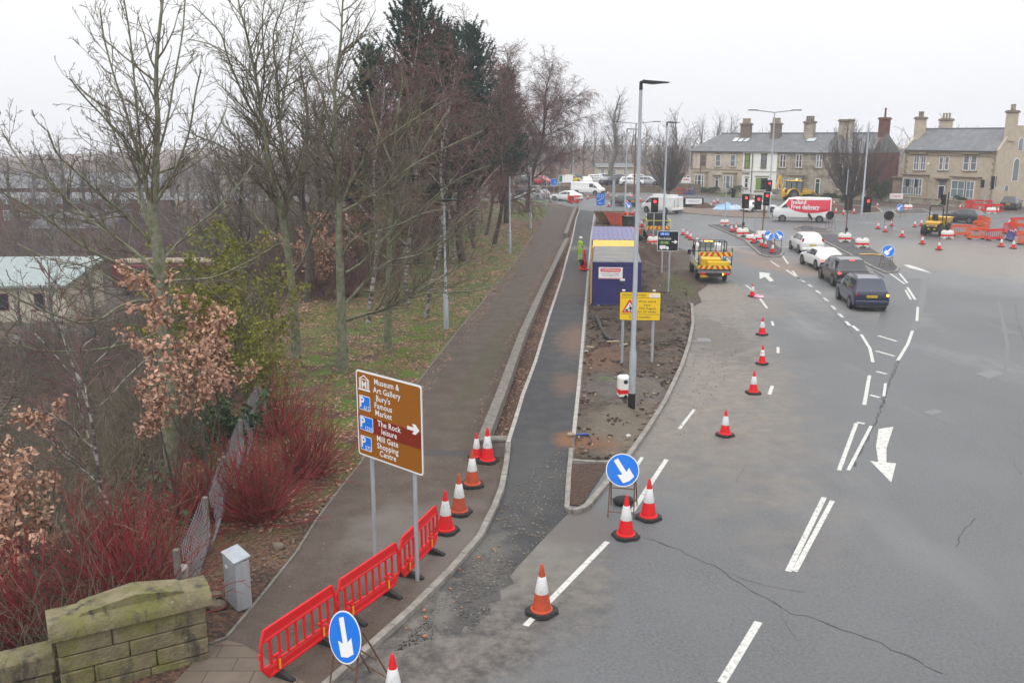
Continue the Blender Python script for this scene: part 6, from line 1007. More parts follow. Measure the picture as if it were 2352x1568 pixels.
# black direction sign
p = g(1534.5, 672.6); ds = thing('direction_sign', 'black lorry route sign for Rochdale with a white arrow, on a grey post', 'road sign', (p.x, p.y, 0), R(-9)); SW, SH = 1.22, 1.17; zc = 3.05; X = Matrix.Translation((-.12, 0, 0))
MB().tube([(0, .06, 0), (0, .06, zc + SH / 2 + .2)], .055, 10).build('post', 'galvanised', ds, True); MB().tube([(-.42, .06, 1.2), (-.42, .06, zc + SH / 2 - .05)], .05, 10).build('post', 'galvanised', ds, True)
pn = MB().pxz(off(sphere_rounded(SW, SH, .05), 0, zc), -.002, .016, 0, X).pxz(off(sphere_rounded(SW - .05, SH - .05, .04), 0, zc), -.005, -.0025, 1, X).build('panel', ['sign_white', 'sign_black'], ds)
t_ = zc + SH / 2; tx = MB().text('Rochdale', -.55, t_ - .50, .13, -.008, 0, 'LEFT', .014, X).pxz([(.22, t_ - .60), (.40, t_ - .60), (.36, t_ - .53), (.45, t_ - .53), (.56, t_ - .625), (.45, t_ - .72), (.36, t_ - .72), (.40, t_ - .65), (.22, t_ - .65)], -.008, -.006, 0, X)
tx.pxz([(-.47, t_ - 1.04), (-.12, t_ - 1.04), (-.12, t_ - .84), (-.47, t_ - .84)], -.008, -.006, 0, X).pxz([(-.10, t_ - 1.04), (.06, t_ - 1.04), (.06, t_ - .96), (.02, t_ - .9), (-.10, t_ - .88)], -.008, -.006, 0, X); tx.ball((-.36, -.007, t_ - 1.055), (.045, .004, .045), 10, 6, 0, X).ball((0, -.007, t_ - 1.055), (.045, .004, .045), 10, 6, 0, X).build('lettering', 'sign_white', pn)
MB().pxz([(-.47, t_ - .26), (.08, t_ - .26), (.08, t_ - .09), (-.47, t_ - .09)], -.008, -.006, 0, X).text('(M 66)', -.195, t_ - .225, .11, -.010, 1, 'CENTER', .012, X).build('motorway_plate', ['sign_blue', 'sign_white'], pn); MB().pxz([(-.47, t_ - .76), (.08, t_ - .76), (.08, t_ - .59), (-.47, t_ - .59)], -.008, -.006, 0, X).text('(A 58)', -.195, t_ - .73, .11, -.010, 1, 'CENTER', .012, X).build('route_plate', ['sign_green', 'sign_yellow'], pn)
def post_sign(name, label, u, v, h, w_, hh_, face, rz=0, posts=1, text=None, tcol='sign_white', border=None, th_=.12, zlow=None, pm='galvanised'):
    p = g(u, v); o = thing(name, label, 'road sign', (p.x, p.y, 0), rz); zc = h - hh_ / 2
    for i in range(posts): x = 0 if posts == 1 else (-.42 + .84 * i) * w_; MB().tube([(x, .06, 0), (x, .06, h - .03)], .045, 8).build('post', pm, o)
    pn = MB().pxz(off(sphere_rounded(w_, hh_, .04), 0, zc), -.002, .02).build('panel', border or face, o)
    if border: MB().pxz(off(sphere_rounded(w_ - .07, hh_ - .07, .03), 0, zc), -.006, -.003).build('face', face, pn)
    if text:
        m2 = MB()
        for s_, dx, dz, hgt_ in text: m2.text(s_, dx, zc + dz, hgt_, -.009, 0, 'CENTER', .012)
        m2.build('lettering', tcol, pn)
    return o
o = post_sign('route_sign', 'tall blue cycle route sign on a post at the far end of the verge', 1379, 486, 2.2, 1.0, 1.45, 'sign_blue', 0, 1, [('END', 0, -.55, .16)]); m2 = MB(); zc = 2.2 - .72
for x in (-.25, .2):
    m2.tube([(x + .15 * math.cos(a), -.012, zc + .42 + .15 * math.sin(a)) for a in np.linspace(0, 6.28, 17)], .018, 4)
m2.tube([(-.4, -.012, zc - .25), (.35, -.012, zc + .2)], .03, 4).build('cycle_symbol', 'sign_white', o)
post_sign('route_sign', 'small blue square sign on a post by the far road, left of the white saloon', 1272, 456, 2.9, 1.0, 1.0, 'sign_blue', 0, 1, [('i', .15, -.2, .45)], border='sign_white')
o = post_sign('direction_sign', 'white sign with a green panel on two posts before the car park wall', 1299, 446, 3.0, 2.2, 1.2, 'sign_white', 0, 2); MB().box((-.8, -.006, 2.4), (.5, .006, 1.0)).build('green_panel', 'sign_green', o)
post_sign('sign_back', 'grey back of a tall sign seen edge-on beside the dark estate car', 1409, 491, 4.0, .7, 3.4, 'galvanised', R(62), 2)
o = thing('notice_board', 'black framed low notice board with a white panel on the brick island', 'sign', (*g(1591, 478).xy, .1), R(-12)); MB().box((0, 0, .6), (2.7, .1, 1.2), b=.03).build('frame', 'black_paint', o); MB().box((.1, -.06, .75), (2.05, .03, .7)).build('white_panel', 'sign_white', o); MB().box((.1, -.078, .84), (1.6, .004, .07)).box((.1, -.078, .66), (1.3, .004, .06)).build('faint_lines', 'galvanised', o)
for u, v, w_, lab, rz in ((2057, 468, 1.7, 'white notice board on short legs before the tall dark hedge', -.3), (1858, 452, 1.7, 'white notice board before the grey-brown terraced house', -.5)):
    p = g(u, v); o = thing('notice_board', lab, 'sign', (p.x, p.y, 0), rz); MB().box((0, 0, 1.0), (w_, .06, .75), b=.02).build('white_panel', 'sign_white', o); MB().box((0, -.035, 1.08), (w_ * .7, .004, .06)).box((.1, -.035, .9), (w_ * .5, .004, .05)).build('faint_lines', 'sign_red', o)
    for x in (-.4, .4): MB().box((x * w_, .05, .5), (.07, .07, 1.0)).build('leg', 'dark_grey', o)
p = g(*Z3(1508, 200)); o = thing('notice_board', 'small white board with red letters behind the orange and blue barriers', 'sign', (p.x, p.y, 0), -.3); MB().box((0, 0, 2.1), (1.5, .06, .9), b=.02).build('white_panel', 'sign_white', o); MB().box((0, -.035, 2.25), (.9, .004, .16)).build('faint_lines', 'sign_red', o)
for x in (-.6, .6): MB().box((x, .05, 1.0), (.07, .07, 2.0)).build('leg', 'dark_grey', o)
# lamp columns
def lamp(name, label, loc, H, rl_=.085, rb=.12, hb=1.9, arm='R', blackbase=False, m='galvanised', group='street lamps', armL=1.0, rz=0):
    o = thing(name, label, 'street lamp', loc, rz, group); mb = MB(); z0 = .65 if blackbase else 0
    mb.lathe([(rb, z0), (rb, hb), (rl_ * 1.05, hb + .1), (rl_ * .62, H)], 14); mb.build('column', m, o, True)
    if blackbase: MB().lathe([(rb * 1.04, -.05), (rb * 1.04, .65)], 14).build('base_sleeve', 'black_paint', o, True)
    if arm in ('R', 'L'):
        s_ = 1 if arm == 'R' else -1; a = MB().tube([(0, 0, H - .15), (0, 0, H + .08), (s_ * .12, 0, H + .12)], rl_ * .7, 8).build('bracket', 'dark_grey', o); MB().pxz([(s_ * .05, H + .06), (s_ * .35, H + .02), (s_ * armL, H + .06), (s_ * armL, H + .09), (s_ * .35, H + .13), (s_ * .05, H + .15)], -.11, .11).build('lantern', 'dark_grey', o)
    elif arm == 'D':
        for s_ in (-1, 1): MB().tube([(0, 0, H - .05), (s_ * armL, 0, H + .18)], .045, 6).build('bracket', 'dark_grey', o); MB().box((s_ * (armL + .5), 0, H + .22), (1.1, .3, .12), b=.04).build('lantern', 'dark_grey', o)
    elif arm == 'S': MB().box((.22, 0, H + .02), (.75, .24, .09), b=.03).build('lantern', 'dark_grey', o); MB().tube([(0, 0, H - .1), (0, 0, H + .02)], .05, 8).build('bracket', 'dark_grey', o)
    return o
main = lamp('street_lamp', 'tall grey lamp column with a black foot in the verge, crossing the yellow sign', g(1450, 945), 10.55, .082, .118, 2.05, 'R', True, armL=.86)
lamp('street_lamp', 'second grey lamp column, its foot behind the black direction sign', g(1521, 595), 9.9, .09, .13, 2.0, 'R', armL=.95); lamp('street_lamp', 'third grey lamp column, left of the main one, by the small arrow sign', g(1435, 499), 9.7, .09, .13, 2.0, 'R', armL=1.2); lamp('street_lamp', 'brown rusted double-armed lamp column behind the main one', g(1456, 461), 10.8, .12, .16, 2, 'D', m='rusty_steel', armL=2.4); lamp('street_lamp', 'double-armed grey lamp column in front of the white house', g(1765, 494), 11.7, .11, .16, 2.2, 'D', armL=2.0)
lamp('street_lamp', 'slim armless grey column beside the wide hornbeam', g(1979, 494), 10.5, .10, .15, 2.4, 'N'); lamp('street_lamp', 'slim grey lamp column before the left end of the terrace', g(1582, 440), 8.8, .09, .13, 2, 'N')
GP = 'path lamps'
for u, v, lab, s_ in ((1025, 755, 'nearest path lamp, pale column with a thick foot on the grass edge', 'S'), (1171, 582, 'second path lamp, on the grass beside the brown path', 'S'), (1219, 525, 'third path lamp, just left of the path near the leaning birch', 'S'), (1255, 479, 'farthest path lamp at the bend of the path', 'N')): lamp('path_lamp', lab, g(u, v), 6.1, .065, .12, 1.75, s_, group=GP)
lamp('street_lamp', 'faint grey lamp column in the car park above the white van', (10.5, 160, .8), 6.5, .07, .1, 1.5, 'N')
# traffic signals
def signal(label, u, v, H, heads, z=0, ph=None, pm='galvanised', box=None, rust=False, pr_=.055):
    p = g(u, v); o = thing('traffic_light', label, 'traffic light', (p.x, p.y, z), 0, 'traffic lights of the junction'); MB().tube([(0, 0, 0), (0, 0, ph or H)], pr_, 8).build('pole', 'rusty_steel' if rust else pm, o, True)
    for dx, rz, lit, back, zc in heads:
        X = Matrix.Translation((dx, 0, 0)) @ Matrix.Rotation(rz, 4, 'Z'); h_ = MB().box((0, -.16, zc), (.34, .22, .98), b=.04, X=X)
        for k in range(3): h_.tube([(.0, -.26, zc + .3 - .3 * k), (0, -.42, zc + .31 - .3 * k)], .125, 12, cap=False, X=X)
        h_ = h_.build('signal_head', 'black_paint', o)
        if back: MB().box((0, -.15, zc), (.62, .03, 1.25), 0, X=X).box((0, -.135, zc), (.68, .02, 1.31), 1, X=X).build('backing_board', ['black_paint', 'white_plastic' if back == 2 else 'dark_grey'], h_)
        for k, nm in enumerate(('red_lens', 'amber_lens', 'green_lens')): MB().tube([(0, -.27, zc + .3 - .3 * k), (0, -.29, zc + .3 - .3 * k)], .105, 14, X=X).build(nm, 'red_lit' if (lit and k == 0) else 'glass_dark', h_)
    if box: MB().box((0, -.1, box), (.22, .18, .3), b=.03).build('control_box', 'black_paint', o)
    return o
signal('red signal with a white border beside the second pickup truck', 1500, 562, 3.9, [(0, 0, True, 2, 3.35)]); signal('leftmost red signal on the splitter island, on a rusty pole', 1705, 544, 3.6, [(.08, .05, True, 1, 3.15)], .1, rust=True, box=1.1); signal('red signal on a grey pole in the middle of the splitter island', 1733, 541, 3.25, [(.1, .05, True, 1, 2.95)], .1)
signal('red signal with a white border on the right of the splitter island', 1751, 538, 3.6, [(.15, .0, True, 2, 3.2)], .1, rust=True); signal('high red signal behind the splitter island, a black backing board beside it', 1756, 500, 4.1, [(.25, .05, True, 1, 3.55), (-.3, 2.9, False, 1, 3.75)], rust=True); signal('dark signal seen from the side on a pole with a ballast block', 1664, 520, 3.8, [(.5, 1.3, False, 0, 3.3)], .1)
signal('red signal in front of the slim armless column, right island', 1980, 560, 3.5, [(.12, 0, True, 1, 3.25)], .1); signal('signal seen from its black back on the right island, box on its pole', 1941, 556, 3.7, [(.1, math.pi, False, 1, 3.3)], .11, rust=True, box=1.0); signal('signal turned away on a pole at the soil island, behind the van', 1940, 496, 5.2, [(-.15, math.pi, False, 1, 4.4)], .1); signal('pair of dark signals before the left bay of the corner house', 2088, 480, 3.9, [(-.35, -1.2, False, 0, 3.3), (.45, 2.0, False, 0, 3.2)])
signal('red signal before the right bay of the corner house, dark one beside it', 2259, 481, 3.9, [(-.3, -1.3, False, 0, 3.2), (.7, .1, True, 0, 3.0)]); signal('black backed signal on a grey pole right of the far red barriers', 2278, 482, 4.2, [(-.1, math.pi, False, 1, 3.5)]); signal('dark signal on a pole rising behind the dumper', 2169, 545, 4.1, [(-.25, -1.2, False, 0, 3.4)], pm='dark_grey')
# utility cabinet
p = g(549, 1385); cb = thing('utility_cabinet', 'grey galvanised utility cabinet with a sloping lid on the bare soil', 'cabinet', (p.x, p.y, 0), R(-52)); MB().box((0, 0, .5), (.62, .3, 1.0), b=.008).build('body', 'galvanised', cb); MB().add([(-.33, -.17, 1.0), (.33, -.17, 1.0), (.33, .17, 1.07), (-.33, .17, 1.07), (-.33, -.17, 1.03), (.33, -.17, 1.03), (.33, .17, 1.10), (-.33, .17, 1.10)], [(0, 1, 2, 3), (4, 5, 6, 7), (0, 1, 5, 4), (1, 2, 6, 5), (2, 3, 7, 6), (3, 0, 4, 7)]).build('lid', 'galvanised', cb); MB().box((0, -.156, .5), (.56, .012, .92), b=.004).build('door', 'galvanised', cb); MB().box((-.1, -.166, .8), (.1, .006, .05)).build('label_plate', 'white_sheet', cb)
# wire fence along the top of the bank, seen nearly end-on
fp = [dpos(-6.45, 16.2), dpos(-6.75, 18.8), dpos(-7.15, 21.4), dpos(-7.6, 24.4), dpos(-8.1, 27.8), dpos(-8.7, 32)]
fn = thing('wire_fence', 'sagging wire mesh fence on stub posts running along the top of the bank', 'fence', fp[0]); F0 = Vector(fp[0]); mat('wire', (.27, .28, .30), rough=.5, metal=.5); tw_ = Twigs(); rg = np.random.RandomState(5)
for a, b_ in zip(fp, fp[1:]):
    a, b_ = np.array(a) - np.array(F0), np.array(b_) - np.array(F0); Ls = np.linalg.norm((b_ - a)[:2]); n = int(Ls / .13)
    for s_ in (-1, 1):
        for i in range(-9, n):
            pts = []
            for f in np.linspace(0, 1, 6):
                t_ = (i + 9 * f) / n if s_ > 0 else (i + 9 * (1 - f)) / n
                if 0 <= t_ <= 1: pts.append(a + (b_ - a) * t_ + np.array([.05 * math.sin(3 * f + i * .2) + .14 * math.sin(math.pi * f), 0, .03 + 1.25 * f]))
            if len(pts) > 1: tw_.add(pts, [.0055] * len(pts), 3)
tw_.build('mesh', 'wire', fn)
for i, p in enumerate(fp): q = Vector(p) - F0; MB().box((q.x, q.y, .62), (.11, .11, 1.34), b=.012).build('post', 'old_coping', fn)
p = dpos(-6.65, 16.9); o = MB().box((0, 0, .3), (.24, .24, .6), b=.04).build('stone_post', 'pale_concrete'); tag(o, 'short pale stone stub among red stems next to the wire fence', 'post'); o.location = p
# small litter and site debris
rs = random.Random(12)
def rock(name, label, p, s_, m, grp=None, seed=1, cat='rubble'):
    r = random.Random(seed); mb = MB().ball((0, 0, 0), (s_, s_ * .8, s_ * .6), 9, 6); mb.v = [(x * r.uniform(.75, 1.2), y * r.uniform(.75, 1.2), z * r.uniform(.8, 1.15) + s_ * .3) for x, y, z in mb.v]; o = mb.build(name, m, None, True, None, True, 25); o.location = p; tag(o, label, cat, grp); return o
for k, (u, v, s_, lab) in enumerate(((492, 1372, .16, 'round brown stone right of the parapet end'), (498, 1396, .2, 'larger dark stone lying against the parapet end'), (640, 1258, .15, 'flat brown stone in the soil above the grey cabinet'), (546, 1262, .1, 'small orange stone in the soil above the grey cabinet'))): rock('stone', lab, g(u, v), s_, 'stone_dark', None, k, 'stone')
o = MB().box((0, 0, .08), (.42, .3, .16), b=.02).box((.12, .05, .17), (.3, .1, .05)).build('cardboard_box', 'plate_card'if 'plate_card' in M else mat('plate_card', (.62, .42, .2), rough=.8)); o.location = g(711, 1062); tag(o, 'torn yellow-brown box lying in the soil beside the dogwood', 'box')
def heap(name, label, p, rx, ry, h, m, seed, n=28):
    r = np.random.RandomState(seed); mb = MB(); vs = []; N = 26
    for i in range(N + 1):
        for j in range(N + 1):
            x, y = (i / N * 2 - 1), (j / N * 2 - 1); d = math.hypot(x, y); z = max(0, 1 - d ** 1.5) * h * (1 + .5 * mn.noise((x * 3 + seed, y * 3, 1))) + .2 * h * mn.noise((x * 7, y * 7 + seed, 2)) * max(0, 1.1 - d); vs.append((x * rx, y * ry, z - .02))
    fs = [(i * (N + 1) + j, (i + 1) * (N + 1) + j, (i + 1) * (N + 1) + j + 1, i * (N + 1) + j + 1) for i in range(N) for j in range(N) if math.hypot((i + .5) / N * 2 - 1, (j + .5) / N * 2 - 1) < 1.08]
    o = mb.add(vs, fs).build(name, m, None, True, None, False); o.location = p; tag(o, label, 'heap'); return o
heap('soil_heap', 'dark heap of tarmac chippings behind the left leg of the yellow sign', g(1388, 810), .75, .6, .42, 'mulch', 3); heap('rubble_heap', 'long dark heap of broken tarmac beside the blue site cabin', g(1500, 590), 1.6, 5.5, .9, 'mulch', 6); heap('soil_heap', 'earth heap on the verge right of the blue cabin, near the grey post', g(1520, 640), 1.3, 3.4, .5, 'verge_soil', 9); heap('soil_heap', 'small dark soil heap right of the low notice board', g(1615, 478), 2.0, 1.6, .7, 'mulch', 12); heap('soil_heap', 'low brown soil heap behind the yellow works sign', g(1500, 745), 1.3, 3.0, .35, 'mulch', 14)
pipe = MB().tube([tuple(g(u, v) + Vector((0, 0, z))) for u, v, z in ((1368, 742, .35), (1374, 752, .3), (1382, 768, .22), (1392, 782, .18), (1404, 790, .16))], .09, 12).build('duct_pipe', 'dark_grey', None, True); tag(pipe, 'black plastic duct pipe lying on the mud behind the yellow sign', 'pipe')
for k, (u, v, L_, a, lab) in enumerate(((1408, 792, .6, .3, 'pale broken plank at the end of the black duct pipe'), (1425, 808, .9, -.2, 'pale plank lying flat left of the yellow sign legs'), (1432, 800, .7, 1.0, 'pale plank lying across another by the yellow sign'), (1362, 806, .6, -.3, 'splintered board beside the tarmac heap'))): o = MB().box((0, 0, .06), (L_, .12, .05), b=.006).build('plank', 'stone_trim'); o.location = g(u, v) + Vector((0, 0, .1)); o.rotation_euler = (.1, .05, a); tag(o, lab, 'plank', 'broken planks on the verge')
ct = MB().tube([tuple(g(u, v) + Vector((0, 0, .05))) for u, v in ((1322, 1022), (1320, 1012), (1328, 1004), (1342, 1002), (1355, 1006), (1358, 1016), (1352, 1024))], .014, 6).build('cable', 'dark_grey', None, True); tag(ct, 'looped grey cable lying in the orange soil', 'cable'); o = MB().box((0, 0, .05), (.4, .08, .07), b=.02).build('cable_joint', 'blue_plastic'); o.location = g(1338, 1003) + Vector((0, 0, .03)); o.rotation_euler.z = .1; tag(o, 'bright blue cable joint lying across the edging gap', 'cable joint')
rock('sandstone', 'pale stone beside the blue cable joint', g(1312, 1001), .14, 'stone_trim', None, 5, 'stone')
o = MB().ball((0, 0, .05), (.28, .2, .12), 12, 8)
o.v = [(x + rs.uniform(-.05, .05), y + rs.uniform(-.05, .05), max(.005, z + rs.uniform(-.03, .04))) for x, y, z in o.v]; mat('pink_litter', (.7, .2, .38), (.75, .6, .62), 4); o = o.build('litter', 'pink_litter'); o.location = g(1744, 684); tag(o, 'crumpled pink and white plastic litter beside a cone', 'litter')
mat('litter_white', (.62, .62, .6), rough=.7); mat('brick_bit', (.34, .14, .07), rough=.9)
def crumbs(name, n, poly, sz, m, seed, z=.012, cl=-9):
    r = random.Random(seed); mb = MB(); P = [tuple(g(u, v).xy) for u, v in poly]; xs_ = [p[0] for p in P]; ys_ = [p[1] for p in P]; k = 0
    while k < n:
        x, y = r.uniform(min(xs_), max(xs_)), r.uniform(min(ys_), max(ys_))
        if inside((x, y), P) and mn.noise((x * 1.3, y * .9, seed)) > cl: s_ = sz * r.uniform(.4, 1.3); mb.box((x, y, z + s_ * .2), (s_, s_ * r.uniform(.4, 1), s_ * .5), rz=r.uniform(0, 3)); k += 1
    o = mb.build(name, m); tag(o, kind='stuff'); return o
apron = [(1010, 1450), (1090, 1270), (1180, 1120), (1300, 1020), (1300, 1180), (1180, 1310), (1090, 1440)]; crumbs('gravel', 260, apron, .03, 'concrete', 1); crumbs('gravel', 160, apron, .045, 'stone_dark', 2); crumbs('tarmac_rubble', 1000, [(900, 1500), (980, 1420), (1075, 1290), (1130, 1260), (1190, 1290), (1130, 1400), (1080, 1450), (980, 1470)], .03, 'new_asphalt', 11, .006, -.1); crumbs('soil_clods', 2600, vg, .09, 'mulch', 12, .05, .05); crumbs('soil_clods', 900, [(1355, 700), (1590, 700), (1575, 800), (1340, 830)], .10, 'verge_soil', 13, .08, .0); crumbs('brick_fragments', 16, [(900, 1480), (1080, 1260), (1160, 1260), (1010, 1480)], .06, 'brick_bit', 3)
crumbs('gravel', 110, [(600, 1420), (830, 1090), (1080, 990), (1100, 1200), (900, 1400), (640, 1540)], .025, 'concrete', 4); crumbs('gravel', 500, vg, .09, 'stone_trim', 5, .05); crumbs('gravel', 200, vg, .12, 'stone_dark', 6, .05); crumbs('paper_scraps', 30, vg, .09, 'litter_white', 7, .08); crumbs('gravel', 160, [(500, 1380), (640, 1300), (820, 1070), (760, 1080), (600, 1230), (490, 1330)], .05, 'stone_dark', 8, .02); crumbs('gravel', 200, [(1530, 930), (1600, 760), (1720, 720), (1660, 900), (1560, 1020)], .03, 'stone_dark', 9)
# ================================================================ vehicles, machines, people
def paint(n, c, r_=.28): return mat(n, c, None, rough=r_, coat=.6, spec=.5)
paint('paint_white', (.70, .70, .69)); paint('paint_dark', (.030, .034, .042)); paint('paint_grey', (.013, .014, .016)); paint('paint_blue', (.010, .014, .042)); paint('paint_black', (.014, .015, .018)); paint('paint_silver', (.36, .37, .39)); paint('paint_red', (.42, .02, .02)); paint('paint_yellow', (.68, .48, .02)); paint('digger_yellow', (.70, .40, .015), .45); paint('van_red', (.64, .018, .045)); mat('lamp_clear', (.6, .6, .62), rough=.15)
#            y/L     zb   zs   zt    ws   wt     (fractions of height and half width)
PROF = {
 'hatch': [(-.5, .24, .52, .57, .88, .78), (-.475, .15, .58, .66, .98, .84), (-.45, .14, .61, .70, 1, .82), (-.36, .14, .62, .955, 1, .70), (-.2, .14, .62, 1, 1, .72), (0, .14, .61, .99, 1, .72), (.09, .14, .60, .93, 1, .72), (.25, .14, .58, .64, 1, .86), (.40, .14, .54, .59, .98, .86), (.475, .16, .46, .51, .92, .78), (.5, .22, .38, .43, .82, .7)],
 'estate': [(-.5, .26, .52, .57, .88, .80), (-.48, .15, .60, .68, .98, .84), (-.465, .14, .61, .72, 1, .82), (-.40, .14, .62, .95, 1, .72), (-.2, .14, .62, 1, 1, .74), (.0, .14, .61, .99, 1, .74), (.08, .14, .60, .93, 1, .74), (.23, .14, .58, .64, 1, .86), (.40, .14, .54, .59, .98, .86), (.475, .16, .46, .51, .92, .78), (.5, .22, .38, .43, .82, .7)],
 'saloon': [(-.5, .26, .55, .60, .86, .78), (-.47, .15, .62, .68, .98, .86), (-.40, .14, .64, .70, 1, .86), (-.22, .14, .62, .96, 1, .70), (-.12, .14, .62, 1, 1, .70), (.02, .14, .61, .98, 1, .70), (.08, .14, .60, .93, 1, .72), (.23, .14, .58, .64, 1, .86), (.40, .14, .54, .59, .98, .86), (.475, .16, .46, .51, .92, .78), (.5, .22, .38, .43, .82, .7)],
 'mpv': [(-.5, .24, .50, .54, .92, .84), (-.485, .14, .56, .62, .99, .86), (-.465, .13, .58, .65, 1, .84), (-.375, .13, .58, .965, 1, .70), (-.2, .13, .58, 1, 1, .74), (.05, .13, .57, .98, 1, .74), (.14, .13, .56, .91, 1, .74), (.32, .13, .53, .58, 1, .88), (.43, .13, .50, .54, .97, .86), (.48, .16, .42, .47, .9, .78), (.5, .22, .36, .40, .82, .7)],
 'van': [(-.5, .20, .55, .94, .97, .88), (-.49, .15, .56, .985, 1, .91), (-.47, .14, .56, .99, 1, .92), (-.455, .14, .56, .99, 1, .92), (-.2, .14, .56, 1, 1, .92), (.1, .14, .56, .995, 1, .92), (.24, .14, .56, .95, 1, .90), (.38, .14, .54, .60, 1, .90), (.46, .14, .48, .53, .97, .86), (.49, .16, .40, .46, .9, .78), (.5, .2, .34, .38, .82, .7)],
 'cab': [(-.5, .22, .60, .93, .97, .84), (-.48, .2, .60, .98, 1, .86), (-.46, .2, .60, .985, 1, .86), (-.40, .2, .60, 1, 1, .86), (-.1, .2, .60, 1, 1, .86), (.02, .2, .60, .985, 1, .86), (.08, .2, .59, .93, 1, .86), (.30, .2, .56, .61, 1, .9), (.44, .2, .50, .55, .97, .86), (.49, .22, .42, .47, .9, .78), (.5, .26, .36, .4, .82, .7)]}
def wheel(root, x, y, r_, w_=.21, dark=False):
    s_ = 1 if x > 0 else -1; T = Matrix.Translation((x, y, r_)) @ Matrix.Rotation(R(90), 4, 'Y'); o = MB().lathe([(r_ * .66, -w_ / 2), (r_ * .93, -w_ / 2), (r_, -w_ * .32), (r_, w_ * .32), (r_ * .93, w_ / 2), (r_ * .66, w_ / 2)], 22, 0, T).build('wheel', 'black_rubber', root, True)
    T2 = Matrix.Translation((x + s_ * w_ * .5, y, r_)) @ Matrix.Rotation(R(90), 4, 'Y'); h = MB().lathe([(r_ * .66, -.02), (r_ * .66, .004), (r_ * .6, -.012), (r_ * .58, -.02)], 20, 0, T2)
    for k in range(5): h.box((0, 0, 0), (r_ * .16, r_ * 1.18, .02), X=Matrix.Translation((x + s_ * (w_ * .5 - .002), y, r_)) @ Matrix.Rotation(k * math.pi / 5, 4, 'X') @ Matrix.Rotation(R(90), 4, 'Y'))
    h.build('rim', 'dark_grey' if dark else 'hub_grey', o)
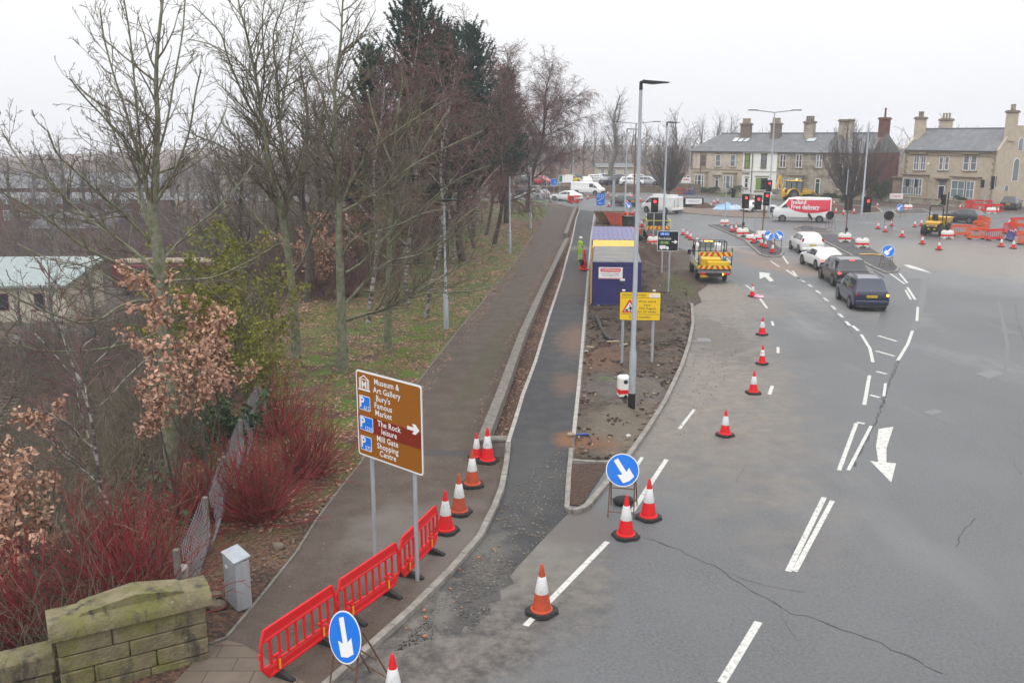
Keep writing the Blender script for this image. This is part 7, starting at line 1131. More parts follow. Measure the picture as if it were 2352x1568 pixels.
def car(name, label, cat, loc, rz, prof, pm, Ln, W, H, lit=False, plate=None, ryw=.31, wy=(-.3, .31), tail='split', rearglass='glass_dark', sideglass=True, group=None, detail=True, indicator=0, rearwin=True, mirror=True):
    """car facing +Y: body lofted from its side profile; glass, lights, wheels, bumpers and plate are parts"""
    o = thing(name, label, cat, loc, rz, group); P = PROF[prof]; hw = W / 2; rings = []
    for y, zb, zs, zt, ws, wt in P:
        Y = y * Ln; half = [(ws * .86, zb), (ws * .97, zb + .06), (ws, zb + (zs - zb) * .45), (ws * .985, zs - .03), (ws * .96, zs), (wt + (ws * .96 - wt) * .1, zs + (zt - zs) * .86), (wt * .94, zs + (zt - zs) * .97), (wt * .6, zt)]
        rings.append([(a * hw, Y, b_ * H) for a, b_ in half] + [(-a * hw, Y, b_ * H) for a, b_ in reversed(half)])
    n = len(rings[0]); vs = [p for r_ in rings for p in r_]; fs = [(i * n + j, i * n + (j + 1) % n, (i + 1) * n + (j + 1) % n, (i + 1) * n + j) for i in range(len(rings) - 1) for j in range(n)] + [tuple(range(n)), tuple(range((len(rings) - 1) * n, len(rings) * n))]
    MB().add(vs, fs).build('body', pm, o, True, ang=28)
    Rg = [[Vector(p) for p in r_] for r_ in rings]
    def quad(a, b_, c_, d_, ins, offv, nm, m, par=None, ins2=None):
        ins2 = ins if ins2 is None else ins2; L_ = lambda p, q, t_: p + (q - p) * t_; bl = lambda s_, t_: L_(L_(a, b_, s_), L_(d_, c_, s_), t_)
        pts = [bl(ins, ins2), bl(1 - ins, ins2), bl(1 - ins, 1 - ins2), bl(ins, 1 - ins2)]; nn = (pts[1] - pts[0]).cross(pts[3] - pts[0]).normalized(); ctr = sum(pts, Vector()) / 4; cc = Vector((0, 0, H * .5)); nn = nn if nn.dot(ctr - cc) > 0 else -nn
        q = [p + nn * offv for p in pts] + [p - nn * .02 for p in pts]; return MB().add(q, [(0, 1, 2, 3), (4, 5, 6, 7), (0, 1, 5, 4), (1, 2, 6, 5), (2, 3, 7, 6), (3, 0, 4, 7)]).build(nm, m, par or o)
    if rearwin: quad(Rg[2][5], Rg[2][n - 6], Rg[3][n - 6], Rg[3][5], .07, .012, 'rear_window', rearglass, ins2=.10)
    quad(Rg[6][5], Rg[6][n - 6], Rg[7][n - 5], Rg[7][4], .05, .014, 'windscreen', 'glass_dark', ins2=.08)
    if sideglass is True: rngs = [(3, 4), (4, 5), (5, 6)]
    elif sideglass == 'front': rngs = [(5, 6)]
    else: rngs = []
    for side in (0, 1):
        ix = (lambda k: k) if side == 0 else (lambda k: n - 1 - k)
        for a, b_ in rngs: quad(Rg[a][ix(4)], Rg[b_][ix(4)], Rg[b_][ix(5)], Rg[a][ix(5)], .05, .012, 'side_window', 'glass_dark', ins2=.10)
        quad(Rg[6][ix(4)], Rg[7][ix(4)], Rg[7][ix(4)] * .6 + Rg[7][ix(5)] * .4, Rg[6][ix(5)] * .9 + Rg[6][ix(4)] * .1, .06, .012, 'side_window', 'glass_dark', ins2=.12)
    rw_ = ryw
    for y in wy:
        for s_ in (-1, 1):
            T = Matrix.Translation((s_ * (hw + .004), y * Ln, rw_)) @ Matrix.Rotation(R(90), 4, 'Y'); MB().lathe([(.01, -.02), (rw_ + .07, -.02), (rw_ + .07, .006), (.01, .006)], 22, 0, T).build('wheel_arch', 'black_paint', o); wheel(o, s_ * (hw - .085), y * Ln, rw_)
    if detail:
        yb = -Ln / 2; MB().box((0, yb + .03, H * .27), (W * .93, .22, H * .13), b=.04).build('rear_bumper', pm, o); MB().box((0, yb + .02, H * .165), (W * .84, .2, H * .08), b=.02).build('lower_valance', 'dark_grey', o)
        MB().box((0, Ln / 2 - .05, H * .24), (W * .84, .16, H * .14), b=.04).build('front_bumper', 'dark_grey', o)
        for s_ in (-1, 1):
            zl, hl_, wl = {'split': (.50, .10, .20), 'tall': (.66, .26, .09), 'wide': (.52, .075, .30), 'van': (.40, .22, .07)}[tail]
            l_ = MB().box((s_ * (hw * .93 - wl * W / 2), yb + (.075 if tail != 'tall' else .12), H * zl), (wl * W, .12, H * hl_), b=.03, rz=-s_ * .14).build('tail_light', 'tail_lit' if lit else 'tail_red', o)
            if indicator == s_: MB().box((s_ * (hw * .93 - .06), yb + .02, H * zl), (.12, .09, H * hl_ * .7), b=.02).build('indicator', 'amber_lit', l_)
            MB().box((s_ * W * .36, Ln / 2 - .10 * (1 if prof != 'van' else 1.2), H * (.42 if prof != 'van' else .40)), (W * .17, .1, H * .075), b=.03, rz=s_ * .4).build('headlight', 'lamp_clear', o)
            if mirror: MB().box((s_ * (hw + .11), P[6][0] * Ln + .12, H * P[6][2] + .10), (.2, .1, .15), b=.03).build('wing_mirror', pm if prof not in ('van', 'cab') else 'black_paint', o)
        pl = MB().box((0, yb + .015 - (.02 if tail == 'van' else 0), H * (.46 if tail != 'van' else .34)), (.54, .05, .12)).build('number_plate', 'plate_yellow', o)
        if plate: MB().text(plate, 0, H * .46 - .035, .075, yb - .014, 0, 'CENTER', .012).build('plate_lettering', 'sign_black', pl)
        if lit: MB().box((0, P[3][0] * Ln - .03, H * P[3][3] - .03), (.3, .05, .035)).build('brake_light', 'tail_lit', o)
    return o
def heading(u0, v0, u1, v1): a, b_ = g(u0, v0), g(u1, v1); return math.atan2(b_.y - a.y, b_.x - a.x) - math.pi / 2
# queue at the lights (rear centre of each car on the ground)
def rear_at(u, v, rz, Ln): p = g(u, v); return (p.x - math.sin(rz) * Ln / 2, p.y + math.cos(rz) * Ln / 2, .012)
hq = R(17)
a = R(-7); o = car('parked_car', 'dark blue people carrier with a tow bar, last in the queue', 'car', rear_at(2000, 716, a, 4.6), a, 'mpv', 'paint_blue', 4.62, 1.82, 1.73, False, 'AF03 WVV', .32, tail='split', rearglass='glass_grey', indicator=1); MB().tube([(0, -2.25, .38), (0, -2.45, .36)], .03, 8).ball((0, -2.46, .42), .035, 8, 6).build('tow_bar', 'black_paint', o); MB().lathe([(.0, 0), (.07, 0), (.07, .012), (0, .012)], 16, 0, Matrix.Translation((0, -2.235, .99)) @ Matrix.Rotation(R(90), 4, 'X')).build('badge', 'chrome', o)
for s_ in (-1, 1): MB().tube([(s_ * .66, -1.7, 1.75), (s_ * .66, .3, 1.78)], .022, 6).build('roof_rail', 'black_paint', o)
a = R(-5); o = car('parked_car', 'dark grey off-roader with glowing brake lights in the queue', 'car', rear_at(1958, 663, a, 4.9), a, 'mpv', 'paint_grey', 4.9, 1.98, 1.74, True, 'P7 XRD', .37, tail='wide')
a = R(1); car('parked_car', 'white saloon second in the queue, half hidden by the dark off-roader', 'car', rear_at(1914, 624, a, 4.7), a, 'saloon', 'paint_white', 4.7, 1.85, 1.43, True, None, .33, tail='wide')
a = R(-4); o = car('parked_car', 'white hatchback estate first in the queue at the splitter island', 'car', rear_at(1866, 585, a, 4.6), a, 'estate', 'paint_white', 4.6, 1.78, 1.58, False, 'BK64 YLM', .32, tail='tall'); MB().box((.25, -2.28, .42), (.3, .03, .26)).build('licence_disc', 'chevron_yellow', o)
# red and white delivery van crossing
c0, c1 = g(1780, 509), g(1898, 512); rz = math.atan2(c0.y - c1.y, c0.x - c1.x) - math.pi / 2; VL, VW, VH_ = 5.95, 2.0, 2.62; m_ = (c0 + c1) / 2 + Vector((.35, .95, 0))
iv = car('delivery_van', 'red and white delivery van crossing the junction with white lettering', 'van', (m_.x, m_.y, .012), rz, 'van', 'paint_white', VL, VW, VH_, False, None, .34, (-.31, .33), 'van', sideglass='front', rearwin=False)
hx = VW / 2; Xs = Matrix.Rotation(R(90), 4, 'Z')      # side facing the camera is the van's own left (-x): local frame with text running front to back
def side(y, z): k = max(0, (z - .56 * VH_) / (.44 * VH_)); return -(hx * (.985 - .10 * k) + .02)
pts = []
for y, z in [(1.42, 2.36), (1.62, 1.95), (1.25, 1.45), (.7, 1.18), (0, 1.02), (-.8, .96), (-1.7, 1.02), (-2.5, 1.18), (-2.86, 1.24), (-2.86, 2.5), (0, 2.52)]: pts.append((side(y, z), y, z))
def shell(pts, nm, m, par, th_=.012):
    n = len(pts); ctr = Vector((sum(p[0] for p in pts) / n, sum(p[1] for p in pts) / n, sum(p[2] for p in pts) / n)); q = [tuple(p) for p in pts]; z0 = 1.47
    # split at the shoulder so that the sheet follows the body
    up = [p for p in pts if p[2] >= 1.44]; vs = q + [(p[0] + th_, p[1], p[2]) for p in q]; return MB().add(vs, [tuple(range(n)), tuple(range(n, 2 * n))] + [(i, (i + 1) % n, n + (i + 1) % n, n + i) for i in range(n)]).build(nm, m, par)
lo = [(1.27, 1.47), (1.25, 1.45), (.7, 1.18), (0, 1.02), (-.8, .96), (-1.7, 1.02), (-2.5, 1.18), (-2.86, 1.24), (-2.86, 1.47)]; hi_ = [(1.27, 1.47), (1.66, 1.9), (1.42, 2.38), (0, 2.5), (-2.86, 2.48), (-2.86, 1.47)]
for sg, nm in ((1, 'red_panel'), (-1, 'red_panel')):
    for part_ in (lo, hi_): shell([(side(y, z) * sg, y, z) for y, z in part_], nm, 'van_red', iv, .012 * sg)
MB().box((0, -VL / 2 - .012, 1.78), (VW * .86, .03, 1.35), b=.01).build('rear_panel', 'van_red', iv); MB().text('Iceland', 0, 2.0, .24, -VL / 2 - .03, 0, 'CENTER', .02).text('delivery', 0, 1.65, .24, -VL / 2 - .03, 0, 'CENTER', .02).build('rear_lettering', 'sign_white', iv)
XT = Matrix.Translation((-.955, 0, 0)) @ Matrix.Rotation(R(-90), 4, 'Z') ; tx = MB()
Xl = Matrix(((0, 1, 0, -1.045), (-1, 0, 0, 0), (0, .0, 1, 0), (0, 0, 0, 1)))
tl = Matrix.Translation((-.985, 0, 1.47)) @ Matrix.Rotation(R(4.8), 4, 'Y') @ Matrix.Rotation(R(-90), 4, 'Z')
tx.text('Iceland', -1.15, .46, .42, -.055, 0, 'LEFT', .035, tl, .86).text('Free delivery', -1.15, -.05, .42, -.055, 0, 'LEFT', .035, tl, .86).pxz([(.15, -.13), (1.6, -.13), (1.55, -.09), (.15, -.09)], -.055, -.045, 0, tl).build('lettering', 'sign_white', iv)
# more traffic
a = R(-72); car('parked_car', 'white car half hidden behind the signals, nose toward the delivery van', 'car', (*(g(1770, 492) + Vector((-.6, 3, 0))).xy, .012), a, 'hatch', 'paint_white', 4.2, 1.78, 1.45)
c0, c1 = g(2178, 510), g(2256, 516); a = math.atan2(c0.y - c1.y, c0.x - c1.x) - math.pi / 2; m_ = (c0 + c1) / 2 + Vector((.1, .8, 0)); car('parked_car', 'black hatchback passing behind the dumper', 'car', (m_.x, m_.y, .012), a, 'hatch', 'paint_black', 4.05, 1.76, 1.5, False, None, .33)
car('parked_car', 'black off-roader parked on the pavement at the right edge', 'car', (*(g(2330, 484) + Vector((.6, 2, 0))).xy, .03), R(-38), 'mpv', 'paint_black', 4.4, 1.85, 1.66, False, 'YX19 OKV', .35); car('parked_car', 'dark car standing higher behind the off-roader at the right edge', 'car', (*(g(2362, 468) + Vector((1.5, 3, 0))).xy, .03), R(-20), 'estate', 'paint_dark', 4.6, 1.85, 1.6)
h_ = heading(1462, 476, 1420, 455); car('parked_car', 'dark grey estate car on the far road behind the main lamp column', 'car', (*(g(1442, 474) + Vector((-.4, 1.2, 0))).xy, .012), R(24), 'estate', 'paint_grey', 4.5, 1.82, 1.5, True, None, .32)
a = R(52); car('parked_car', 'white saloon turning at the far end of the path', 'car', (*(g(1301, 462) + Vector((0, .8, 0))).xy, .012), R(58), 'saloon', 'paint_white', 4.6, 1.8, 1.45)
car('parked_van', 'white panel van coming round the far bend by the car park wall', 'van', (*(g(1352, 448) + Vector((0, 1.0, 0))).xy, .012), R(-118), 'van', 'paint_white', 5.2, 2.0, 2.0, ryw=.34, sideglass='front', rearwin=False)
wv = car('parked_van', 'white panel van with a roof box, beside the low notice board', 'van', (*(g(1534, 491) + Vector((-.5, 1.6, 0))).xy, .012), R(38), 'van', 'paint_white', 5.1, 2.0, 2.05, False, 'MJ15 UFK', .34, sideglass='front', rearwin=False, tail='van'); MB().box((0, -.5, 2.12), (1.3, 3.0, .16), b=.05).build('roof_box', 'paint_white', wv); MB().box((0, -2.565, 1.1), (.03, .02, 1.5)).box((-.62, -2.565, .98), (.03, .02, 1.3)).build('door_gap', 'dark_grey', wv)
# parked cars in the car park and far left
cp = car('parked_car', 'white car in the front row of the car park, above the left of the wall', 'car', (12.6, 157.5, .86), R(5), 'hatch', 'paint_white', 4.1, 1.75, 1.5, group='cars in the car park'); ps = {}
def park(lab, x, y, rz, pm, prof='hatch'): return car('parked_car', lab, 'car', (x, y, .86), R(rz * 4 - 450), prof, pm, 4.2, 1.78, 1.5, group='cars in the car park')
for lab, x, y, rz, pm, pf in (('yellow car in the car park beside the white direction sign', 10.4, 165, 100, 'paint_yellow', 'estate'), ('red car at the left end of the car park', 5.2, 160, 80, 'paint_red', 'hatch'), ('dark car left of the car park, behind the birch twigs', 2.6, 161, 100, 'paint_dark', 'estate'), ('silver car in the car park left of the white ones', 15.0, 158, 86, 'paint_silver', 'hatch'), ('dark blue car in the car park under the spreading tree', 17.0, 157.5, 98, 'paint_blue', 'saloon'), ('white off-roader in the back row of the car park', 15.4, 166, 90, 'paint_white', 'mpv'), ('white car right of the spreading tree trunk', 20.4, 157.5, 88, 'paint_white', 'estate'), ('blue car in the back row right of the spreading tree', 19.6, 167, 92, 'paint_blue', 'hatch'), ('silver car at the right end of the car park wall', 23.4, 158, 84, 'paint_silver', 'estate'), ('white car at the back of the car park, right end', 23.0, 168, 94, 'paint_white', 'mpv'), ('grey car in the back row behind the yellow car', 12.2, 170, 90, 'paint_grey', 'hatch'), ('silver car in the back row of the car park, middle', 17.6, 171, 95, 'paint_silver', 'hatch')): park(lab, x, y, rz, pm, pf)
for lab, u, v, pm, rz in (('silver car on the far road behind the leaning birch, nearer', 1232, 458, 'paint_silver', 40), ('dark car on the far road behind the leaning birch, farther', 1214, 449, 'paint_dark', 60)): car('parked_car', lab, 'car', (*(g(u, v) + Vector((0, 1, 0))).xy, .012), R(rz), 'estate', pm, 4.4, 1.8, 1.5)
# two works pickups with tipping beds
mat('bed_grey', (.12, .125, .125), (.20, .20, .195), 7, rough=.6); mat('plate_deck', (.10, .085, .07), (.17, .14, .11), 5, rough=.8)
def chevron(root, name, x0, x1, z0, z1, y, par=None, left=True):
    mb = MB().box(((x0 + x1) / 2, y, (z0 + z1) / 2), (x1 - x0, .03, z1 - z0), 0); n = 6; wv_ = (x1 - x0) / n / 2; h = z1 - z0
    for i in range(n):
        c = x0 + (i + .5) * (x1 - x0) / n; s_ = 1 if c < (x0 + x1) / 2 else -1; b_ = c - wv_ / 2; sh_ = s_ * h * .6; pts = [(b_ - sh_ / 2, z0), (b_ + wv_ - sh_ / 2, z0), (b_ + wv_ + sh_ / 2, z1), (b_ + sh_ / 2, z1)]; pts = [(min(max(a_, x0), x1), z) for a_, z in pts]; mb.pxz(pts, y - .022, y - .017, 1)
    return mb.build(name, ['chevron_yellow', 'sign_red'], root)
def works_truck(label, loc, rz, cage=True, load=True):
    o = thing('tipper_truck', label, 'truck', loc, rz, 'works trucks with chevron boards'); W = 2.0
    cb_ = car('cab_tmp', 'x', 'x', (0, 0, 0), 0, 'cab', 'paint_white', 3.0, 1.96, 2.05, detail=False, wy=(), rearwin=True)
    for ch in list(cb_.children): ch.parent = o; ch.location = (0, 1.75, .12)
    bpy.data.objects.remove(cb_)
    MB().box((0, -.9, .58), (.9, 4.6, .2)).build('chassis', 'black_paint', o)
    for x in (-.84, .84):
        for y in (2.35, -1.35): wheel(o, x, y, .36, .24, True)
    for s_ in (-1, 1): MB().box((s_ * 1.12, 1.75, 1.42), (.22, .1, .34), b=.03).build('wing_mirror', 'black_paint', o)
    MB().box((0, -1.15, .84), (2.06, 3.4, .12)).build('deck', 'plate_deck', o); bd = MB()
    for s_ in (-1, 1): bd.box((s_ * 1.02, -1.15, 1.1), (.05, 3.4, .42)); bd.build('side_board', 'paint_white' , o); bd = MB()
    for s_ in (-1, 1): MB().box((s_ * 1.05, -1.15, 1.02), (.012, 3.2, .14)).build('side_stripe', 'chevron_yellow', o)
    MB().box((0, -2.86, 1.0), (2.1, .05, .22)).build('tailboard', 'bed_grey', o); chevron(o, 'chevron_board', -1.02, 1.02, .92, 1.14, -2.91); MB().box((0, -2.9, .72), (2.06, .08, .16), b=.02).build('rear_beam', 'bed_grey', o)
    for s_ in (-1, 1): MB().box((s_ * .74, -2.95, .62), (.36, .06, .14), b=.02).build('tail_light', 'tail_red', o)
    pl = MB().box((-.62, -2.97, .47), (.54, .03, .12)).build('number_plate', 'plate_yellow', o); MB().text('MX16 EWV', -.62, .44, .07, -2.99, 0, 'CENTER', .012).build('plate_lettering', 'sign_black', pl); MB().ball((.5, -2.97, .6), .07, 10, 8).build('indicator', 'amber_lit', o)
    if cage:
        cgm = MB(); zb, zt = .9, 2.35
        for y in (.45, -.55):
            for x in np.linspace(-1.0, 1.0, 7): cgm.tube([(x, y, zb), (x, y, zt)], .03, 5)
            for z in (zt, 1.75, 1.2): cgm.tube([(-1, y, z), (1, y, z)], .025, 5)
        for x in (-1, 1):
            for z in (zt, 1.75): cgm.tube([(x, .45, z), (x, -.55, z)], .025, 5)
            cgm.tube([(x * 1.02, -2.84, .9), (x * 1.02, -2.84, 2.25 if x > 0 else 2.3)], .035, 6)
        cgm.build('cage', 'black_paint', o); chevron(o, 'chevron_board', -1.02, 1.02, 1.72, 1.98, -2.86); MB().box((-.2, .0, 2.1), (1.0, .05, .35)).build('rear_glass', 'glass_grey', o); MB().box((.35, -.6, 1.55), (.62, .04, .32), b=.01).build('warning_board', 'sign_red', o)
    MB().box((0, .8, 2.23), (.55, .22, .10), b=.03).build('beacon_bar', 'amber_lit', o)
    if load:
        for x, y, z, w_, l_, h in ((-.15, -1.9, 1.2, 1.2, 1.0, .6), (.25, -2.55, 1.12, 1.35, .35, .46)): MB().box((x, y, z), (w_, l_, h), b=.03).build('load_box', 'bright_yellow', o)
    return o
a = R(-5); p = g(1640, 652); works_truck('works tipper truck with a black cage and yellow boxes in its bed', (p.x - math.sin(a) * 2.9, p.y + 2.9, .012), a)
a = R(-4); p = g(1526, 558); t2 = works_truck('second works truck with yellow rails, waiting at the signal by the white van', (p.x - .3, p.y + 2.9, .012), a, False, False)
rl2 = MB()
for x in (-1, 1): rl2.tube([(x, .3, .9), (x, .3, 1.9), (x, -2.8, 1.9), (x, -2.8, .9)], .03, 6)
rl2.tube([(-1, -2.8, 1.9), (1, -2.8, 1.9)], .03, 6).tube([(-1, .3, 1.9), (1, .3, 1.9)], .03, 6).build('yellow_rail', 'chevron_yellow', t2); MB().box((0, -.1, 1.7), (1.7, .9, 1.3), b=.05).build('tool_cage', 'dark_grey', t2); c = dup(sml, 'cone riding on the left side of the second works truck', (0, 0, 0)); c['group'] = CG; c.location = (*g(1489, 516).xy, .9); c.location = (t2.location.x - 1.15, t2.location.y + 1.0, 1.0)
for ch in t2.children:
    if ch.name.startswith('chevron_board'): ch.location.z = .08; ch.scale.z = 1.2
bk2 = MB().box((0, -2.2, .97), (1.5, .8, .14), b=.03).build('orange_tools', 'orange_plastic', t2)
# site dumper
p = g(2154, 543); du = thing('site_dumper', 'yellow and black site dumper with a tipping skip and roll bar', 'dumper', (p.x + .3, p.y + 1.2, .012), R(-38))
for x, y, r_ in ((-.78, -.95, .5), (.78, -.95, .5), (-.82, 1.0, .55), (.82, 1.0, .55)): wheel(du, x, y, r_, .42, True)
MB().box((0, -.7, .75), (1.1, 1.7, .7), b=.08).build('rear_body', 'black_paint', du); MB().box((0, -1.0, 1.22), (1.2, 1.3, .28), b=.08).box((0, -1.58, .98), (.9, .06, .22), b=.02).build('bonnet', 'digger_yellow', du); MB().box((0, -1.62, .98), (.6, .03, .14)).build('rear_plate', 'glass_grey', du)
for x in (-.25, .25): MB().box((x, -1.57, .66), (.16, .06, .1), b=.02).build('rear_lamp', 'chevron_yellow', du)
MB().tube([(-.58, -.35, 1.0), (-.58, -.35, 2.55), (-.45, -.35, 2.72), (.45, -.35, 2.72), (.58, -.35, 2.55), (.58, -.35, 1.0)], .06, 8).build('roll_bar', 'black_paint', du, True); MB().lathe([(.09, 2.76), (.09, 2.9), (.02, 2.94)], 10).build('green_beacon', 'sign_green', du).location = (.2, -.35, 0)
MB().box((0, -.45, 1.45), (.5, .45, .12), b=.04).box((0, -.68, 1.72), (.5, .1, .5), b=.04).build('seat', 'black_rubber', du); MB().tube([(0, .05, 1.2), (0, -.1, 1.65)], .03, 6).tube([(.2 * math.cos(t_), -.12 + .06 * math.sin(t_), 1.66 + .2 * math.sin(t_) * .6) for t_ in np.linspace(0, 6.28, 13)], .02, 5).build('steering_wheel', 'black_rubber', du)
MB().add([(-.7, .35, .95), (.7, .35, .95), (.75, 1.55, .9), (-.75, 1.55, .9), (-.95, .15, 1.65), (.95, .15, 1.65), (1.0, 2.3, 1.6), (-1.0, 2.3, 1.6), (-.9, .22, 1.65), (.9, .22, 1.65), (.94, 2.2, 1.6), (-.94, 2.2, 1.6), (-.64, .42, 1.05), (.64, .42, 1.05), (.68, 1.5, 1.0), (-.68, 1.5, 1.0)], [(0, 1, 2, 3), (0, 1, 5, 4), (1, 2, 6, 5), (2, 3, 7, 6), (3, 0, 4, 7), (4, 5, 9, 8), (5, 6, 10, 9), (6, 7, 11, 10), (7, 4, 8, 11), (8, 9, 13, 12), (9, 10, 14, 13), (10, 11, 15, 14), (11, 8, 12, 15), (12, 13, 14, 15)]).build('skip', 'digger_yellow', du, recalc=False); MB().box((0, .9, .75), (.7, 1.2, .3), b=.05).build('front_frame', 'black_paint', du)
# backhoe loader
p = g(1803, 462); jb = thing('backhoe_loader', 'yellow backhoe loader with glazed cab behind the delivery van', 'digger', (p.x + 1.6, p.y + .5, .02), R(-78))
for x in (-.85, .85): wheel(jb, x, -.8, .8, .45); wheel(jb, x, 1.6, .5, .35)
MB().box((0, 1.3, 1.15), (1.0, 1.9, .6), b=.1).box((0, -.4, .9), (1.2, 2.4, .4), b=.06).build('body', 'digger_yellow', jb); cbm = MB()
for x in (-.72, .72):
    for y in (-1.15, -.3, .55): cbm.box((x, y, 1.95), (.09, .09, 1.6))
    MB().add([(x * .99, -1.1, 1.25), (x * .99, .5, 1.25), (x * .99, .5, 2.7), (x * .99, -1.1, 2.7)], [(0, 1, 2, 3)]).build('cab_glass', 'glass_grey', jb); MB().pyz([(-1.75 + .0, .95)] + [(-.8 + 1.0 * math.cos(t_), .85 + .98 * math.sin(t_)) for t_ in np.linspace(2.9, .25, 9)] + [(.1, 1.0)] + [(-.8 + .86 * math.cos(t_), .85 + .86 * math.sin(t_)) for t_ in np.linspace(.25, 2.9, 9)], x * 1.1 - .2, x * 1.1 + .2).build('mudguard', 'digger_yellow', jb)
cbm.build('cab_frame', 'black_paint', jb); MB().box((0, -.3, 2.82), (1.65, 1.95, .16), b=.06).build('cab_roof', 'digger_yellow', jb); MB().box((0, -1.12, 1.95), (1.4, .03, 1.4)).box((0, .52, 1.95), (1.4, .03, 1.4)).build('cab_glass', 'glass_grey', jb); MB().lathe([(.09, 2.9), (.09, 3.04), (.02, 3.1)], 10).build('beacon', 'amber_lit', jb)
for x in (-.42, .42): MB().tube([(x, .9, 1.7), (x, 2.6, 1.3), (x, 3.2, .5)], .1, 6).build('loader_arm', 'digger_yellow', jb)
MB().pyz([(3.1, .1), (3.9, .05), (3.9, .15), (3.35, .3), (3.2, .9), (3.05, .9)], -1.1, 1.1).build('front_bucket', 'bed_grey', jb); MB().box((0, -2.0, 1.0), (.5, .5, .9), b=.05).tube([(0, -2.1, 1.3), (0, -2.6, 3.6)], .17, 6).tube([(0, -2.6, 3.6), (0, -3.2, 1.6)], .13, 6).build('backhoe_arm', 'digger_yellow', jb); MB().pyz([(-3.5, 1.7), (-2.9, 1.6), (-2.8, 1.0), (-3.3, .9), (-3.6, 1.2)], -.3, .3).build('backhoe_bucket', 'bed_grey', jb)
# mini excavator and skips behind the cabin
p = g(1478, 560); me_ = thing('mini_excavator', 'orange mini excavator half hidden behind the blue cabin', 'digger', (p.x - .9, p.y + 2.2, .05), R(20))
for x in (-.6, .6): MB().pyz([(-.95, .12), (-.8, 0), (.8, 0), (.95, .12), (.95, .36), (.8, .48), (-.8, .48), (-.95, .36)], x - .16, x + .16).build('track', 'black_rubber', me_)
MB().box((0, -.1, .85), (1.35, 1.6, .6), b=.12).build('house', 'orange_plastic', me_); MB().box((-.1, .1, 1.6), (.9, 1.0, .95), b=.06).build('cab', 'glass_dark', me_); MB().box((-.1, .1, 2.1), (1.0, 1.1, .08), b=.03).build('cab_roof', 'dark_grey', me_); MB().tube([(.35, .6, .9), (.4, 1.5, 2.3), (.4, 2.6, 1.9)], .11, 6).tube([(.4, 2.6, 1.95), (.4, 2.7, .7)], .09, 6).build('boom', 'orange_plastic', me_)
mat('skip_orange', (.50, .085, .05), (.36, .06, .04), 4, rough=.6); mat('skip_brown', (.16, .10, .05), (.11, .075, .04), 4, rough=.8)
def skip(label, u, v, m, rz=0, s_=1):
    p = g(u, v); o = thing('skip', label, 'skip', (p.x, p.y + .9, .03), rz, 'skips beside the verge'); h = 1.25; V = [(-1.0, -.75, .05), (1.0, -.75, .05), (1.0, .75, .05), (-1.0, .75, .05), (-1.7, -.85, h), (1.7, -.85, h), (1.7, .85, h), (-1.7, .85, h), (-1.62, -.77, h), (1.62, -.77, h), (1.62, .77, h), (-1.62, .77, h), (-.95, -.68, .3), (.95, -.68, .3), (.95, .68, .3), (-.95, .68, .3)]
    MB().add(V, [(0, 1, 2, 3), (0, 1, 5, 4), (1, 2, 6, 5), (2, 3, 7, 6), (3, 0, 4, 7), (4, 5, 9, 8), (5, 6, 10, 9), (6, 7, 11, 10), (7, 4, 8, 11), (8, 9, 13, 12), (9, 10, 14, 13), (10, 11, 15, 14), (11, 8, 12, 15), (12, 13, 14, 15)]).build('body', m, o, recalc=False); rb_ = MB()
    for x in (-1.1, -.4, .4, 1.1): rb_.add([(x * .8 - .05, -.79, .1), (x * .8 + .05, -.79, .1), (x + .05, -.9, h - .05), (x - .05, -.9, h - .05), (x * .8 - .05, -.74, .1), (x * .8 + .05, -.74, .1), (x + .05, -.84, h - .05), (x - .05, -.84, h - .05)], [(0, 1, 2, 3), (0, 1, 5, 4), (1, 2, 6, 5), (2, 3, 7, 6), (3, 0, 4, 7)])
    rb_.tube([(-1.72, -.88, h), (1.72, -.88, h)], .05, 6).build('rib', m, o); MB().ball((0, 0, h * .75), (1.45, .7, .35), 12, 6).build('load', 'mulch', o); return o
skip('orange red skip behind the blue cabin, at the end of the verge', 1428, 519, 'skip_orange', R(-8)); skip('brown skip full of rubble left of the orange red one', 1402, 516, 'skip_brown', R(-4))
# site cabins
mat('cabin_blue', (.024, .02, .115), (.033, .028, .13), 1.2, rough=.45, stretch=(1, 1, .3)); mat('cabin_roof_blue', (.085, .075, .21), (.12, .11, .25), 1.5, rough=.4); mat('cabin_roof_grey', (.14, .135, .125), (.22, .215, .20), 1.2, rough=.35); mat('cabin_yellow', (.72, .44, .06), (.62, .36, .05), 2, rough=.5)
pA, pB = g(1359, 703), g(1471, 703); CW = 2.62; ca = R(-5.5)
c1_ = thing('site_cabin', 'dark blue steel site cabin with a white board and door, grey ribbed roof', 'cabin', (pA.x, pA.y, 0), ca); CL = 7.2; CH = 2.42
MB().box((CW / 2, CL / 2, CH / 2 - .02), (CW - .04, CL - .04, CH - .08)).build('wall', 'cabin_blue', c1_); fr = MB()
for x in (.06, CW - .06):
    for y in (.06, CL - .06): fr.box((x, y, CH / 2), (.13, .13, CH), b=.015)
for z in (.08, CH - .08):
    for x in (.05, CW - .05): fr.box((x, CL / 2, z), (.11, CL, .15), b=.01)
    for y in (.05, CL - .05): fr.box((CW / 2, y, z), (CW - .26, .11, .15), b=.01)
fr.build('frame', 'cabin_blue', c1_); rf = MB(); nR = 34
for i in range(nR): rf.box((CW / 2, .1 + (CL - .2) * (i + .5) / nR, CH + .0), (CW - .1, (CL - .2) / nR * .55, .07), b=.02)
rf.box((CW / 2, CL / 2, CH - .03), (CW - .06, CL - .06, .06)); rf.build('roof', 'cabin_roof_grey', c1_); MB().box((CW * .72, -.015, 1.12), (.95, .05, 2.05), b=.01).build('door', 'cabin_blue', c1_)
